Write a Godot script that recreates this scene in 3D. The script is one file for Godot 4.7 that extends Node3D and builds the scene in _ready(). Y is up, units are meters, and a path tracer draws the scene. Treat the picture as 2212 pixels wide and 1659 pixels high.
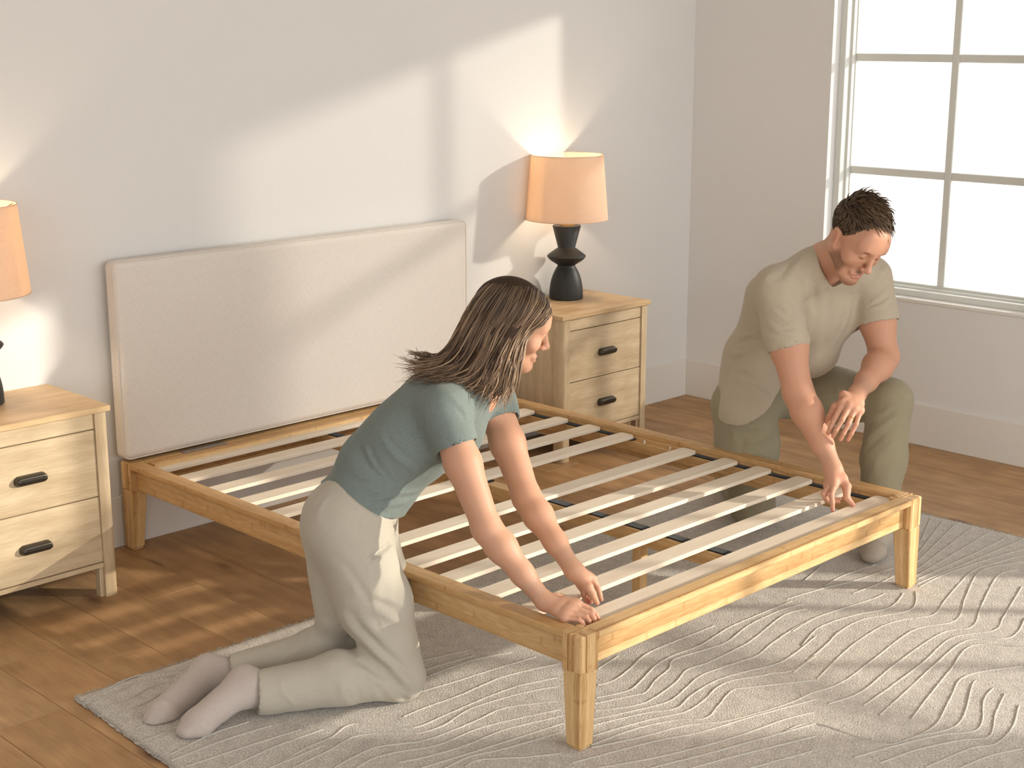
extends Node3D

# A bedroom: two people fit the slats of a wooden bed. x runs along the back wall, y up, z out of the wall; metres.
const XR := 3.1414      # inner face of the window wall
const BH := 0.3151      # top of the bed frame
const BW := 1.60        # its width
const BZ := 0.0327      # its head end
const BF := 2.1788      # its foot end

func _ready() -> void:
	# ---- camera
	var cam := Camera3D.new()
	cam.name = "camera"
	add_child(cam)
	cam.position = Vector3(-2.4662, 1.7453, 4.4190)
	cam.rotation = Vector3(-0.2346, -0.7829, 0.0)
	cam.keep_aspect = Camera3D.KEEP_HEIGHT
	cam.fov = 29.274
	cam.near = 0.05
	cam.far = 100.0
	cam.current = true
	# ---- sky and exposure
	var env := Environment.new()
	env.background_mode = Environment.BG_SKY
	var sky := Sky.new()
	var sm := ProceduralSkyMaterial.new()
	sm.sky_top_color = Color(0.97, 0.98, 1.0)
	sm.sky_horizon_color = Color(1.0, 0.995, 0.985)
	sm.ground_horizon_color = Color(1.0, 0.995, 0.985)
	sm.ground_bottom_color = Color(0.97, 0.965, 0.95)
	sm.sky_energy_multiplier = SKY
	sm.ground_energy_multiplier = SKY
	sky.sky_material = sm
	env.sky = sky
	env.tonemap_mode = Environment.TONE_MAPPER_LINEAR
	env.tonemap_exposure = 1.10
	env.sdfgi_enabled = true
	env.ssao_enabled = true
	env.ssil_enabled = true
	var we := WorldEnvironment.new()
	we.name = "world"
	we.environment = env
	add_child(we)
	# ---- the low sun through the windows: two studio suns outdoors, one to each window
	sun_lamp("window_sun", Vector3(7.8, 3.35, 4.6), Vector3(3.25, 1.36, 1.27), SUN1, 9.5)
	sun_lamp("garden_sun", Vector3(12.1, 4.63, 13.9), Vector3(3.2, 1.05, 4.5), SUN2, 6.0)
	# ---- unseen soft panels, placed to light the room from behind the camera and left
	unseen_panel("unseen_front_panel", Vector3(0.2, 1.55, 7.3), Vector3(0.4, 1.0, 0.0), Vector2(4.6, 2.0), FILL, Color(0.95, 0.98, 1.0))
	unseen_panel("unseen_side_panel", Vector3(-4.3, 1.6, 4.6), Vector3(0.0, 1.0, 1.0), Vector2(3.0, 1.9), FILL2, Color(0.96, 0.98, 1.0))
	make_materials()
	room()
	bed()
	slat_rolls()
	headboard()
	nightstand(Vector3(1.816, 0, 0.006), "two-drawer pale oak nightstand between the bed and the window wall")
	nightstand(Vector3(-0.791, 0, 0.006), "two-drawer pale oak nightstand at the left edge, left of the headboard")
	table_lamp(Vector3(2.147, 0.622, 0.116), "black sculptural table lamp, lit, whose whole drum shade shows before the sunlit wall", 0.0)
	table_lamp(Vector3(-0.513, 0.622, 0.112), "black table lamp cut off by the left edge, on the left nightstand", 0.4)
	rug()
	people()

const SKY := 1.3
const SUN1 := 40.0
const SUN2 := 470.0
const FILL := 9.2
const FILL2 := 2.0
const LAMP := 0.105

func sun_lamp(called: String, at: Vector3, to: Vector3, energy: float, angle: float) -> void:
	var l := SpotLight3D.new()
	l.name = called
	add_child(l)
	l.look_at_from_position(at, to)
	l.light_color = Color(1.0, 0.965, 0.90)
	l.light_energy = energy
	l.spot_range = 40.0
	l.spot_attenuation = 2.0
	l.spot_angle = angle
	l.spot_angle_attenuation = 0.25
	l.light_size = 0.13
	l.shadow_enabled = true

func unseen_panel(called: String, at: Vector3, to: Vector3, size: Vector2, energy: float, c: Color) -> void:
	var l := AreaLight3D.new()
	l.name = called
	add_child(l)
	l.look_at_from_position(at, to)
	l.area_size = size
	l.light_color = c
	l.light_energy = energy
	l.area_range = 30.0
	l.shadow_enabled = true

# ---------------------------------------------------------------- helpers: nodes
var names_taken := {}

func numbered(called: String) -> String:
	var n: int = names_taken.get(called, 0)
	names_taken[called] = n + 1
	return called if n == 0 else "%s_%03d" % [called, n]

func thing(called: String, label: String, category: String, at := Vector3.ZERO, turn := 0.0, group := "") -> Node3D:
	var o := Node3D.new()
	o.name = numbered(called)
	add_child(o)
	o.position = at
	o.rotation.y = turn
	tag(o, label, category, group)
	return o

func tag(o: Node3D, label: String, category: String, group := "") -> void:
	o.set_meta("label", label)
	o.set_meta("category", category)
	if group != "":
		o.set_meta("group", group)

func obj(called: String, mesh: Mesh, m: Material, parent: Node = null) -> MeshInstance3D:
	var o := MeshInstance3D.new()
	o.mesh = mesh
	o.material_override = m
	o.name = numbered(called) if parent == null else called
	if parent == null:
		add_child(o)
	else:
		parent.add_child(o, true)
	return o

func struct(called: String, mesh: Mesh, m: Material) -> MeshInstance3D:
	var o := obj(called, mesh, m)
	o.set_meta("kind", "structure")
	return o

# ---------------------------------------------------------------- helpers: meshes
func st_new() -> SurfaceTool:
	var s := SurfaceTool.new()
	s.begin(Mesh.PRIMITIVE_TRIANGLES)
	return s

func tri(s: SurfaceTool, a: Vector3, b: Vector3, c: Vector3, n: Vector3, ua := Vector2.ZERO, ub := Vector2.ZERO, uc := Vector2.ZERO) -> void:
	var fn := (b - a).cross(c - a)
	if fn.length_squared() < 1e-18:
		return
	if fn.dot(n) > 0.0:
		var t := b
		b = c
		c = t
		var tu := ub
		ub = uc
		uc = tu
	s.set_normal(n)
	s.set_uv(ua)
	s.add_vertex(a)
	s.set_normal(n)
	s.set_uv(ub)
	s.add_vertex(b)
	s.set_normal(n)
	s.set_uv(uc)
	s.add_vertex(c)

func face_uv(p: Vector3, n: Vector3, grain: int, off: Vector2) -> Vector2:
	var an := n.abs()
	var d := 0
	if an.y > an.x and an.y >= an.z:
		d = 1
	elif an.z > an.x:
		d = 2
	if d == grain:
		return Vector2(p[(d + 1) % 3], p[(d + 2) % 3]) + off
	var o := 3 - d - grain
	return Vector2(p[grain], p[o]) + off

# a box from lo to hi with chamfered edges; grain is the axis the wood runs along; fold(p) may bend it
func box(s: SurfaceTool, lo: Vector3, hi: Vector3, bev := 0.0015, grain := 0, off := Vector2.ZERO, fold: Variant = null) -> void:
	var c := (lo + hi) * 0.5
	var h := (hi - lo) * 0.5
	bev = minf(bev, minf(h.x, minf(h.y, h.z)) * 0.45)
	var g := h - Vector3.ONE * bev
	var emit := func(a: Vector3, b: Vector3, d: Vector3, n: Vector3) -> void:
		var ua := face_uv(a, n, grain, off)
		var ub := face_uv(b, n, grain, off)
		var ud := face_uv(d, n, grain, off)
		var pa := a + c
		var pb := b + c
		var pd := d + c
		var nn := n
		if fold != null:
			pa = fold.call(pa)
			pb = fold.call(pb)
			pd = fold.call(pd)
			var m := (pb - pa).cross(pd - pa)
			if m.length_squared() > 1e-18:
				m = m.normalized()
				nn = m if m.dot(n) > 0.0 else -m
		tri(s, pa, pb, pd, nn, ua, ub, ud)
	for ax in 3:
		var u := (ax + 1) % 3
		var v := (ax + 2) % 3
		for sg in [-1.0, 1.0]:
			var n := Vector3.ZERO
			n[ax] = sg
			var q: Array[Vector3] = []
			for k in [[-1, -1], [1, -1], [1, 1], [-1, 1]]:
				var p := Vector3.ZERO
				p[ax] = sg * h[ax]
				p[u] = k[0] * g[u]
				p[v] = k[1] * g[v]
				q.append(p)
			emit.call(q[0], q[1], q[2], n)
			emit.call(q[0], q[2], q[3], n)
	if bev <= 0.0:
		return
	for ax in 3:
		var u := (ax + 1) % 3
		var v := (ax + 2) % 3
		for su in [-1.0, 1.0]:
			for sv in [-1.0, 1.0]:
				var n := Vector3.ZERO
				n[u] = su
				n[v] = sv
				n = n.normalized()
				var q: Array[Vector3] = []
				for e in [-1.0, 1.0]:
					var p := Vector3.ZERO
					p[ax] = e * g[ax]
					p[u] = su * h[u]
					p[v] = sv * g[v]
					q.append(p)
					p[u] = su * g[u]
					p[v] = sv * h[v]
					q.append(p)
				emit.call(q[0], q[1], q[3], n)
				emit.call(q[0], q[3], q[2], n)
	for sx in [-1.0, 1.0]:
		for sy in [-1.0, 1.0]:
			for sz in [-1.0, 1.0]:
				var n := Vector3(sx, sy, sz).normalized()
				emit.call(Vector3(sx * h.x, sy * g.y, sz * g.z), Vector3(sx * g.x, sy * h.y, sz * g.z), Vector3(sx * g.x, sy * g.y, sz * h.z), n)

func box_mesh(lo: Vector3, hi: Vector3, bev := 0.0015, grain := 0, off := Vector2.ZERO) -> ArrayMesh:
	var s := st_new()
	box(s, lo, hi, bev, grain, off)
	return s.commit()

# a box whose edges are rounded with radius r, smooth; rows of each face follow
func round_box(lo: Vector3, hi: Vector3, r: float, seg := 5, puff := 0.0) -> ArrayMesh:
	var s := st_new()
	var c := (lo + hi) * 0.5
	var h := (hi - lo) * 0.5
	var g := h - Vector3.ONE * r
	var ticks := func(ax: int) -> PackedFloat32Array:
		var t := PackedFloat32Array()
		for i in seg + 1:
			t.append(-h[ax] + r * (1.0 - cos(PI * 0.5 * i / seg)))
		for i in range(1, 8):
			t.append(lerpf(-g[ax], g[ax], i / 8.0))
		for i in seg + 1:
			t.append(h[ax] - r * (1.0 - cos(PI * 0.5 * (seg - i) / seg)))
		return t
	for ax in 3:
		var u := (ax + 1) % 3
		var v := (ax + 2) % 3
		var tu: PackedFloat32Array = ticks.call(u)
		var tv: PackedFloat32Array = ticks.call(v)
		for sg in [-1.0, 1.0]:
			for i in tu.size() - 1:
				for j in tv.size() - 1:
					var ps: Array[Vector3] = []
					var ns: Array[Vector3] = []
					for k in [[0, 0], [1, 0], [1, 1], [0, 1]]:
						var p := Vector3.ZERO
						p[ax] = sg * h[ax]
						p[u] = tu[i + k[0]]
						p[v] = tv[j + k[1]]
						var q := p.clamp(-g, g)
						var n := (p - q).normalized()
						var w := q + n * r
						if puff != 0.0 and absf(n[ax]) > 0.9:
							w += n * puff * (1.0 - pow(absf(q[u] / g[u]), 4.0)) * (1.0 - pow(absf(q[v] / g[v]), 4.0))
						ps.append(w + c)
						ns.append(n)
					var cr := (ps[1] - ps[0]).cross(ps[2] - ps[0])
					var order := [0, 2, 1, 0, 3, 2] if cr.dot(ns[0] + ns[2]) > 0.0 else [0, 1, 2, 0, 2, 3]
					for k: int in order:
						s.set_normal(ns[k])
						s.set_uv(Vector2(ps[k][u], ps[k][v]))
						s.add_vertex(ps[k])
	return s.commit()

# profile: points (radius, height); turned about y; corners sharper than 40 degrees stay crisp
func lathe(profile: PackedVector2Array, sides := 64) -> ArrayMesh:
	var s := st_new()
	var n := profile.size()
	for i in n - 1:
		var a := profile[i]
		var b := profile[i + 1]
		var d := (b - a).normalized()
		var nn := Vector2(d.y, -d.x)
		var na := nn
		var nb := nn
		if i > 0:
			var e := (a - profile[i - 1]).normalized()
			if e.dot(d) > 0.76:
				na = (Vector2(e.y, -e.x) + nn).normalized()
		if i < n - 2:
			var e := (profile[i + 2] - b).normalized()
			if e.dot(d) > 0.76:
				nb = (Vector2(e.y, -e.x) + nn).normalized()
		for k in sides:
			var t0 := TAU * k / sides
			var t1 := TAU * (k + 1) / sides
			var c0 := Vector2(cos(t0), sin(t0))
			var c1 := Vector2(cos(t1), sin(t1))
			var vs := [[a, na, c0, t0], [b, nb, c1, t1], [b, nb, c0, t0], [a, na, c0, t0], [a, na, c1, t1], [b, nb, c1, t1]]
			for w in vs:
				var p: Vector2 = w[0]
				var q: Vector2 = w[1]
				var cc: Vector2 = w[2]
				s.set_normal(Vector3(q.x * cc.x, q.y, q.x * cc.y))
				s.set_uv(Vector2(w[3] * 0.15, p.y))
				s.add_vertex(Vector3(p.x * cc.x, p.y, p.x * cc.y))
	return s.commit()

# a tube along pts with a radius at each point; flat > 0 squeezes it along the frame's second axis
func tube(s: SurfaceTool, pts: PackedVector3Array, rad: PackedFloat32Array, sides := 6, col := Color.WHITE, colored := false, flat := 1.0, cap := true) -> void:
	var n := pts.size()
	if n < 2:
		return
	var rings: Array[PackedVector3Array] = []
	var norms: Array[PackedVector3Array] = []
	var t0 := (pts[1] - pts[0]).normalized()
	var u := t0.cross(Vector3.UP if absf(t0.y) < 0.9 else Vector3.RIGHT).normalized()
	for i in n:
		var t := (pts[mini(i + 1, n - 1)] - pts[maxi(i - 1, 0)]).normalized()
		u = (u - t * u.dot(t)).normalized()
		var v := t.cross(u)
		var ring := PackedVector3Array()
		var nr := PackedVector3Array()
		for k in sides:
			var a := TAU * k / sides
			ring.append(pts[i] + (u * cos(a) + v * sin(a) * flat) * rad[i])
			nr.append((u * cos(a) * flat + v * sin(a)).normalized())
		rings.append(ring)
		norms.append(nr)
	for i in n - 1:
		for k in sides:
			var k2 := (k + 1) % sides
			for w in [[i, k], [i + 1, k2], [i, k2], [i, k], [i + 1, k], [i + 1, k2]]:
				if colored:
					s.set_color(col)
				s.set_normal(norms[w[0]][w[1]])
				s.set_uv(Vector2(float(w[1]) / sides, float(w[0]) / n))
				s.add_vertex(rings[w[0]][w[1]])
	if cap:
		for e in [0, n - 1]:
			var nn := (pts[0] - pts[1]).normalized() if e == 0 else (pts[n - 1] - pts[n - 2]).normalized()
			for k in range(1, sides - 1):
				if colored:
					s.set_color(col)
				tri(s, rings[e][0], rings[e][k], rings[e][k + 1], nn)

func curve(pts: Array, per := 8) -> PackedVector3Array:  # Catmull-Rom through the points
	var out := PackedVector3Array()
	var n := pts.size()
	for i in n - 1:
		var a: Vector3 = pts[maxi(i - 1, 0)]
		var b: Vector3 = pts[i]
		var c: Vector3 = pts[i + 1]
		var d: Vector3 = pts[mini(i + 2, n - 1)]
		for k in per:
			out.append(b.cubic_interpolate(c, a, d, float(k) / per))
	out.append(pts[n - 1])
	return out

# ---------------------------------------------------------------- helpers: textures and materials
func noise(sd: int, freq: float, oct := 3, kind := FastNoiseLite.TYPE_SIMPLEX_SMOOTH) -> FastNoiseLite:
	var f := FastNoiseLite.new()
	f.seed = sd
	f.frequency = freq
	f.noise_type = kind
	f.fractal_octaves = oct
	return f

func layer(sd: int, w: int, h: int, sw: int, sh: int, freq: float, oct := 3) -> PackedByteArray:  # seamless noise drawn sw x sh, stretched to w x h
	var im := noise(sd, freq, oct).get_seamless_image(sw, sh)
	im.convert(Image.FORMAT_L8)
	im.resize(w, h, Image.INTERPOLATE_CUBIC)
	return im.get_data()

func picture(w: int, h: int, data: PackedByteArray) -> ImageTexture:
	return ImageTexture.create_from_image(Image.create_from_data(w, h, false, Image.FORMAT_RGB8, data))

func grey(w: int, h: int, data: PackedByteArray) -> ImageTexture:
	return ImageTexture.create_from_image(Image.create_from_data(w, h, false, Image.FORMAT_L8, data))

# wood: colour runs from dark to light with streaks along u; strips > 0 glues it up from strips with their own tone and nodes (bamboo)
func wood(sd: int, w: int, h: int, dark: Color, light: Color, streak := 0.5, fine := 0.3, cloud := 0.3, strips := 0, knots := 0) -> ImageTexture:
	var a := layer(sd, w, h, maxi(w / 32, 8), h, 0.035)
	var b := layer(sd + 1, w, h, w / 12, h, 0.22, 2)
	var c := layer(sd + 2, w, h, w / 8, h / 4, 0.06)
	var data := PackedByteArray()
	data.resize(w * h * 3)
	var rng := RandomNumberGenerator.new()
	rng.seed = sd
	var tones := PackedFloat32Array()
	var nodes := []
	for i in maxi(strips, 1):
		tones.append(rng.randf_range(-0.28, 0.28) if strips > 0 else 0.0)
		var where := PackedInt32Array()
		for k in 3:
			where.append(rng.randi_range(0, w - 1))
		nodes.append(where)
	var spots := []
	for k in knots:
		spots.append([rng.randf() * w, rng.randf() * h, rng.randf_range(5.0, 11.0), rng.randf_range(0.25, 0.6)])
	var dd := Vector3(dark.r, dark.g, dark.b) * 255.0
	var ll := Vector3(light.r, light.g, light.b) * 255.0
	for y in h:
		var sN := (y * strips) / h if strips > 0 else 0
		var edge := 0.0
		if strips > 0:
			var fy := fmod(float(y) * strips / h, 1.0)
			edge = -0.16 if fy < 0.05 else 0.0
		var where: PackedInt32Array = nodes[sN]
		for x in w:
			var i := y * w + x
			var t := 0.55 + (a[i] / 255.0 - 0.5) * streak * 2.0 + (b[i] / 255.0 - 0.5) * fine * 2.0 + (c[i] / 255.0 - 0.5) * cloud * 2.0 + tones[sN] + edge
			if strips > 0:
				for q in where:
					var dx := absi(x - q)
					if dx < 7:
						t -= 0.3 * (1.0 - dx / 7.0)
			t = clampf(t, 0.0, 1.0)
			var v := dd.lerp(ll, t)
			data[i * 3] = int(v.x)
			data[i * 3 + 1] = int(v.y)
			data[i * 3 + 2] = int(v.z)
	for k in spots:
		var rx: float = k[2] * 2.6
		var ry: float = k[2]
		for y in range(int(k[1] - ry * 2), int(k[1] + ry * 2)):
			for x in range(int(k[0] - rx * 2), int(k[0] + rx * 2)):
				var e := Vector2((x - k[0]) / rx, (y - k[1]) / ry).length()
				var f: float = k[3] * clampf(1.0 - e * 0.7, 0.0, 1.0)
				if f > 0.0:
					var i := (posmod(y, h) * w + posmod(x, w)) * 3
					data[i] = int(data[i] * (1.0 - f * 0.75))
					data[i + 1] = int(data[i + 1] * (1.0 - f * 0.85))
					data[i + 2] = int(data[i + 2] * (1.0 - f * 0.9))
	return picture(w, h, data)

func flat_mat(c: Color, rough := 0.6, metal := 0.0, spec := 0.5) -> StandardMaterial3D:
	var m := StandardMaterial3D.new()
	m.albedo_color = c
	m.roughness = rough
	m.metallic = metal
	m.metallic_specular = spec
	return m

func tex_mat(t: Texture2D, scale: Vector3, rough := 0.5, spec := 0.4) -> StandardMaterial3D:
	var m := flat_mat(Color.WHITE, rough, 0.0, spec)
	m.albedo_texture = t
	m.uv1_scale = scale
	return m

# woven or knitted cloth: flecked colour and a fine relief, projected along the object's own axes
func cloth(c: Color, fleck := 0.06, repeat := 6.0, relief := 0.05, sd := 5, rough := 0.9) -> StandardMaterial3D:
	var n := 256
	var a := layer(sd, n, n, n, n, 0.30, 2)
	var b := layer(sd + 1, n, n, n / 8, n, 0.25, 2)
	var e := layer(sd + 2, n, n, n, n / 8, 0.25, 2)
	var data := PackedByteArray()
	data.resize(n * n * 3)
	var hgt := PackedByteArray()
	hgt.resize(n * n)
	for i in n * n:
		var t := (a[i] / 255.0 - 0.5) * 0.7 + (b[i] / 255.0 - 0.5) * 0.8 + (e[i] / 255.0 - 0.5) * 0.8
		var f := 1.0 + t * fleck * 2.0
		data[i * 3] = int(clampf(c.r * f, 0, 1) * 255)
		data[i * 3 + 1] = int(clampf(c.g * f, 0, 1) * 255)
		data[i * 3 + 2] = int(clampf(c.b * f, 0, 1) * 255)
		var x := i % n
		var y := i / n
		hgt[i] = int(clampf(0.5 + 0.3 * sin(TAU * x * 64.0 / n) * sin(TAU * y * 64.0 / n) + t * 0.4, 0, 1) * 255)
	var m := flat_mat(Color.WHITE, rough, 0.0, 0.25)
	m.albedo_texture = picture(n, n, data)
	m.heightmap_enabled = true
	m.heightmap_texture = grey(n, n, hgt)
	m.heightmap_scale = relief
	m.uv1_triplanar = true
	m.uv1_scale = Vector3.ONE * repeat
	m.rim_enabled = true
	m.rim = 0.3
	m.rim_tint = 0.6
	return m

# ---------------------------------------------------------------- materials
var M := {}

func make_materials() -> void:
	M.wall = flat_mat(Color(0.90, 0.89, 0.875), 0.92, 0.0, 0.2)
	var wn := layer(91, 256, 256, 256, 256, 0.08, 4)
	M.wall.heightmap_enabled = true
	M.wall.heightmap_texture = grey(256, 256, wn)
	M.wall.heightmap_scale = 0.03
	M.wall.uv1_triplanar = true
	M.wall.uv1_world_triplanar = true
	M.wall.uv1_scale = Vector3.ONE * 3.0
	M.trim = flat_mat(Color(0.90, 0.88, 0.85), 0.6, 0.0, 0.4)
	M.ceiling = flat_mat(Color(0.93, 0.92, 0.90), 0.95)
	M.frame = flat_mat(Color(0.86, 0.86, 0.83), 0.5, 0.0, 0.4)
	M.dark = flat_mat(Color(0.10, 0.08, 0.06), 0.9)
	M.glass = flat_mat(Color(1, 1, 1, 0.06), 0.02, 0.0, 0.5)
	M.glass.transparency = BaseMaterial3D.TRANSPARENCY_ALPHA
	var oak1 := wood(11, 1024, 256, Color(0.585, 0.445, 0.305), Color(0.80, 0.645, 0.465), 0.16, 0.14, 0.30, 0, 4)
	M.oak = []
	for k in 4:
		var m := tex_mat(oak1, Vector3(0.45, 1.8, 1), 0.48, 0.4)
		m.albedo_color = [Color(1, 1, 1), Color(0.955, 0.945, 0.93), Color(1.0, 0.985, 0.97), Color(0.975, 0.955, 0.93)][k]
		M.oak.append(m)
	var bam := wood(23, 1024, 256, Color(0.68, 0.50, 0.30), Color(0.90, 0.76, 0.555), 0.18, 0.25, 0.10, 12, 0)
	M.bamboo = tex_mat(bam, Vector3(0.8, 4.0, 1), 0.42, 0.45)
	M.bamboo_light = tex_mat(bam, Vector3(0.8, 4.0, 1), 0.42, 0.45)
	M.bamboo_light.albedo_color = Color(1.0, 1.0, 1.0)
	var pale := wood(37, 1024, 256, Color(0.72, 0.625, 0.49), Color(0.88, 0.80, 0.67), 0.26, 0.20, 0.18)
	M.pale = tex_mat(pale, Vector3(0.7, 2.4, 1), 0.5, 0.4)
	M.pale_top = tex_mat(pale, Vector3(0.7, 2.4, 1), 0.42, 0.45)
	M.pale_top.albedo_color = Color(1.0, 0.95, 0.885)
	var slat := wood(41, 512, 256, Color(0.88, 0.81, 0.715), Color(0.96, 0.915, 0.845), 0.18, 0.2, 0.15)
	M.slat = tex_mat(slat, Vector3(0.9, 5.0, 1), 0.5, 0.4)
	M.felt = cloth(Color(0.115, 0.125, 0.135), 0.1, 12.0, 0.03, 61)
	M.linen = cloth(Color(0.895, 0.86, 0.82), 0.03, 5.0, 0.03, 67)
	M.black = flat_mat(Color(0.125, 0.125, 0.12), 0.5, 0.0, 0.5)
	M.black.heightmap_enabled = true
	M.black.heightmap_texture = grey(256, 256, layer(95, 256, 256, 256, 256, 0.15, 3))
	M.black.heightmap_scale = 0.03
	M.black.uv1_triplanar = true
	M.black.uv1_scale = Vector3.ONE * 8.0
	M.brass = flat_mat(Color(0.80, 0.62, 0.36), 0.3, 1.0)
	M.gun = flat_mat(Color(0.34, 0.325, 0.30), 0.36, 0.85)
	M.shade = cloth(Color(0.955, 0.915, 0.86), 0.03, 7.0, 0.02, 71)
	M.shade.backlight_enabled = true
	M.shade.backlight = Color(1.0, 0.93, 0.84)
	M.steel = flat_mat(Color(0.62, 0.58, 0.55), 0.45, 0.6)

# ---------------------------------------------------------------- the room
func room() -> void:
	var x0 := -4.6
	var z1 := 7.8
	var top := 2.75
	# wall_back, wall_left, wall_front, wall_right as thick slabs with openings; those of left and front, unseen, let in light
	struct("wall_back", box_mesh(Vector3(x0 - 0.16, -0.1, -0.16), Vector3(XR + 0.16, top + 0.1, 0.0), 0.0), M.wall)
	var openings := [[0.757, 1.80, 0.632, 2.165], [3.78, 5.31, 0.10, 2.00]]
	wall_with_holes("wall_right", openings, 0.0, z1, top)
	var s := st_new()
	box(s, Vector3(x0 - 0.16, -0.1, 0.0), Vector3(x0, 0.5, z1), 0.0)
	box(s, Vector3(x0 - 0.16, 2.6, 0.0), Vector3(x0, top + 0.1, z1), 0.0)
	box(s, Vector3(x0 - 0.16, 0.5, 0.0), Vector3(x0, 2.6, 3.0), 0.0)
	box(s, Vector3(x0 - 0.16, 0.5, 6.2), Vector3(x0, 2.6, z1), 0.0)
	struct("wall_left", s.commit(), M.wall)
	s = st_new()
	box(s, Vector3(x0 - 0.16, -0.1, z1), Vector3(XR + 0.16, 0.4, z1 + 0.16), 0.0)
	box(s, Vector3(x0 - 0.16, 2.6, z1), Vector3(XR + 0.16, top + 0.1, z1 + 0.16), 0.0)
	box(s, Vector3(x0 - 0.16, 0.4, z1), Vector3(-2.3, 2.6, z1 + 0.16), 0.0)
	box(s, Vector3(2.6, 0.4, z1), Vector3(XR + 0.16, 2.6, z1 + 0.16), 0.0)
	struct("wall_front", s.commit(), M.wall)
	struct("ceiling", box_mesh(Vector3(x0 - 0.16, top, -0.16), Vector3(XR + 0.16, top + 0.12, z1 + 0.16), 0.0), M.ceiling)
	struct("baseboard_back", box_mesh(Vector3(x0, 0.0, 0.0), Vector3(XR, 0.1817, 0.012), 0.002), M.trim)
	struct("baseboard_right", box_mesh(Vector3(XR - 0.012, 0.0, 0.012), Vector3(XR, 0.1817, 3.78), 0.002), M.trim)
	floor_planks(x0, z1)
	window(1, 0.757, 1.80, 0.632, 2.165, 2, 3)
	window(2, 3.78, 5.31, 0.10, 2.00, 3, 4)

func wall_with_holes(called: String, holes: Array, za: float, zb: float, top: float) -> void:
	var s := st_new()
	var x := XR
	var w := 0.16
	var z := za
	for q in holes:
		box(s, Vector3(x, -0.1, z), Vector3(x + w, top + 0.1, q[0]), 0.0)
		box(s, Vector3(x, -0.1, q[0]), Vector3(x + w, q[2], q[1]), 0.0)
		box(s, Vector3(x, q[3], q[0]), Vector3(x + w, top + 0.1, q[1]), 0.0)
		z = q[1]
	box(s, Vector3(x, -0.1, z), Vector3(x + w, top + 0.1, zb), 0.0)
	struct(called, s.commit(), M.wall)

func window(n: int, z0: float, z1: float, y0: float, y1: float, cols: int, rows: int) -> void:
	var root := Node3D.new()
	root.name = "window_%d" % n
	root.set_meta("kind", "structure")
	add_child(root)
	var s := st_new()
	var ring := func(xa: float, xb: float, inset: float, wide: float, lift: float) -> void:
		var a := z0 + inset
		var b := z1 - inset
		var c := y0 + inset * 0.55 + lift
		var d := y1 - inset
		box(s, Vector3(xa, c, a), Vector3(xb, d, a + wide), 0.002)
		box(s, Vector3(xa, c, b - wide), Vector3(xb, d, b), 0.002)
		box(s, Vector3(xa, c, a + wide), Vector3(xb, c + wide * 0.9, b - wide), 0.002)
		box(s, Vector3(xa, d - wide, a + wide), Vector3(xb, d, b - wide), 0.002)
	ring.call(XR + 0.058, XR + 0.158, 0.0, 0.030, 0.0)
	ring.call(XR + 0.098, XR + 0.158, 0.0, 0.040, 0.0)
	obj("window_frame", s.commit(), M.frame, root)
	# sash, bars and panes
	var ga := z0 + 0.044
	var gb := z1 - 0.044
	var gc := y0 + 0.047
	var gd := y1 - 0.052
	s = st_new()
	var xa := XR + 0.122
	var xb := XR + 0.150
	box(s, Vector3(xa, gc - 0.02, ga - 0.014), Vector3(xb, gd + 0.02, ga), 0.002)
	box(s, Vector3(xa, gc - 0.02, gb), Vector3(xb, gd + 0.02, gb + 0.014), 0.002)
	box(s, Vector3(xa, gc - 0.02, ga), Vector3(xb, gc, gb), 0.002)
	box(s, Vector3(xa, gd, ga), Vector3(xb, gd + 0.02, gb), 0.002)
	obj("sash", s.commit(), M.frame, root)
	var bar := 0.033
	var cw := (gb - ga - bar * (cols - 1)) / cols
	var rh := (gd - gc - bar * (rows - 1)) / rows
	for i in cols - 1:
		var z := ga + cw * (i + 1) + bar * i
		obj("muntin", box_mesh(Vector3(xa, gc, z), Vector3(xb, gd, z + bar), 0.003, 1), M.frame, root)
	for j in rows - 1:
		var y := gc + rh * (j + 1) + bar * j
		for i in cols:
			var z := ga + (cw + bar) * i
			obj("muntin", box_mesh(Vector3(xa + 0.001, y, z), Vector3(xb - 0.001, y + bar, z + cw), 0.003, 2), M.frame, root)
	for i in cols:
		for j in rows:
			var z := ga + (cw + bar) * i
			var y := gc + (rh + bar) * j
			obj("pane", box_mesh(Vector3(xa + 0.012, y - 0.003, z - 0.003), Vector3(xa + 0.016, y + rh + 0.003, z + cw + 0.003), 0.0), M.glass, root)
	obj("window_sill", box_mesh(Vector3(XR - 0.004, y0 - 0.014, z0 - 0.002), Vector3(XR + 0.06, y0 + 0.001, z1 + 0.002), 0.002, 2), M.trim, root)

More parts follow.
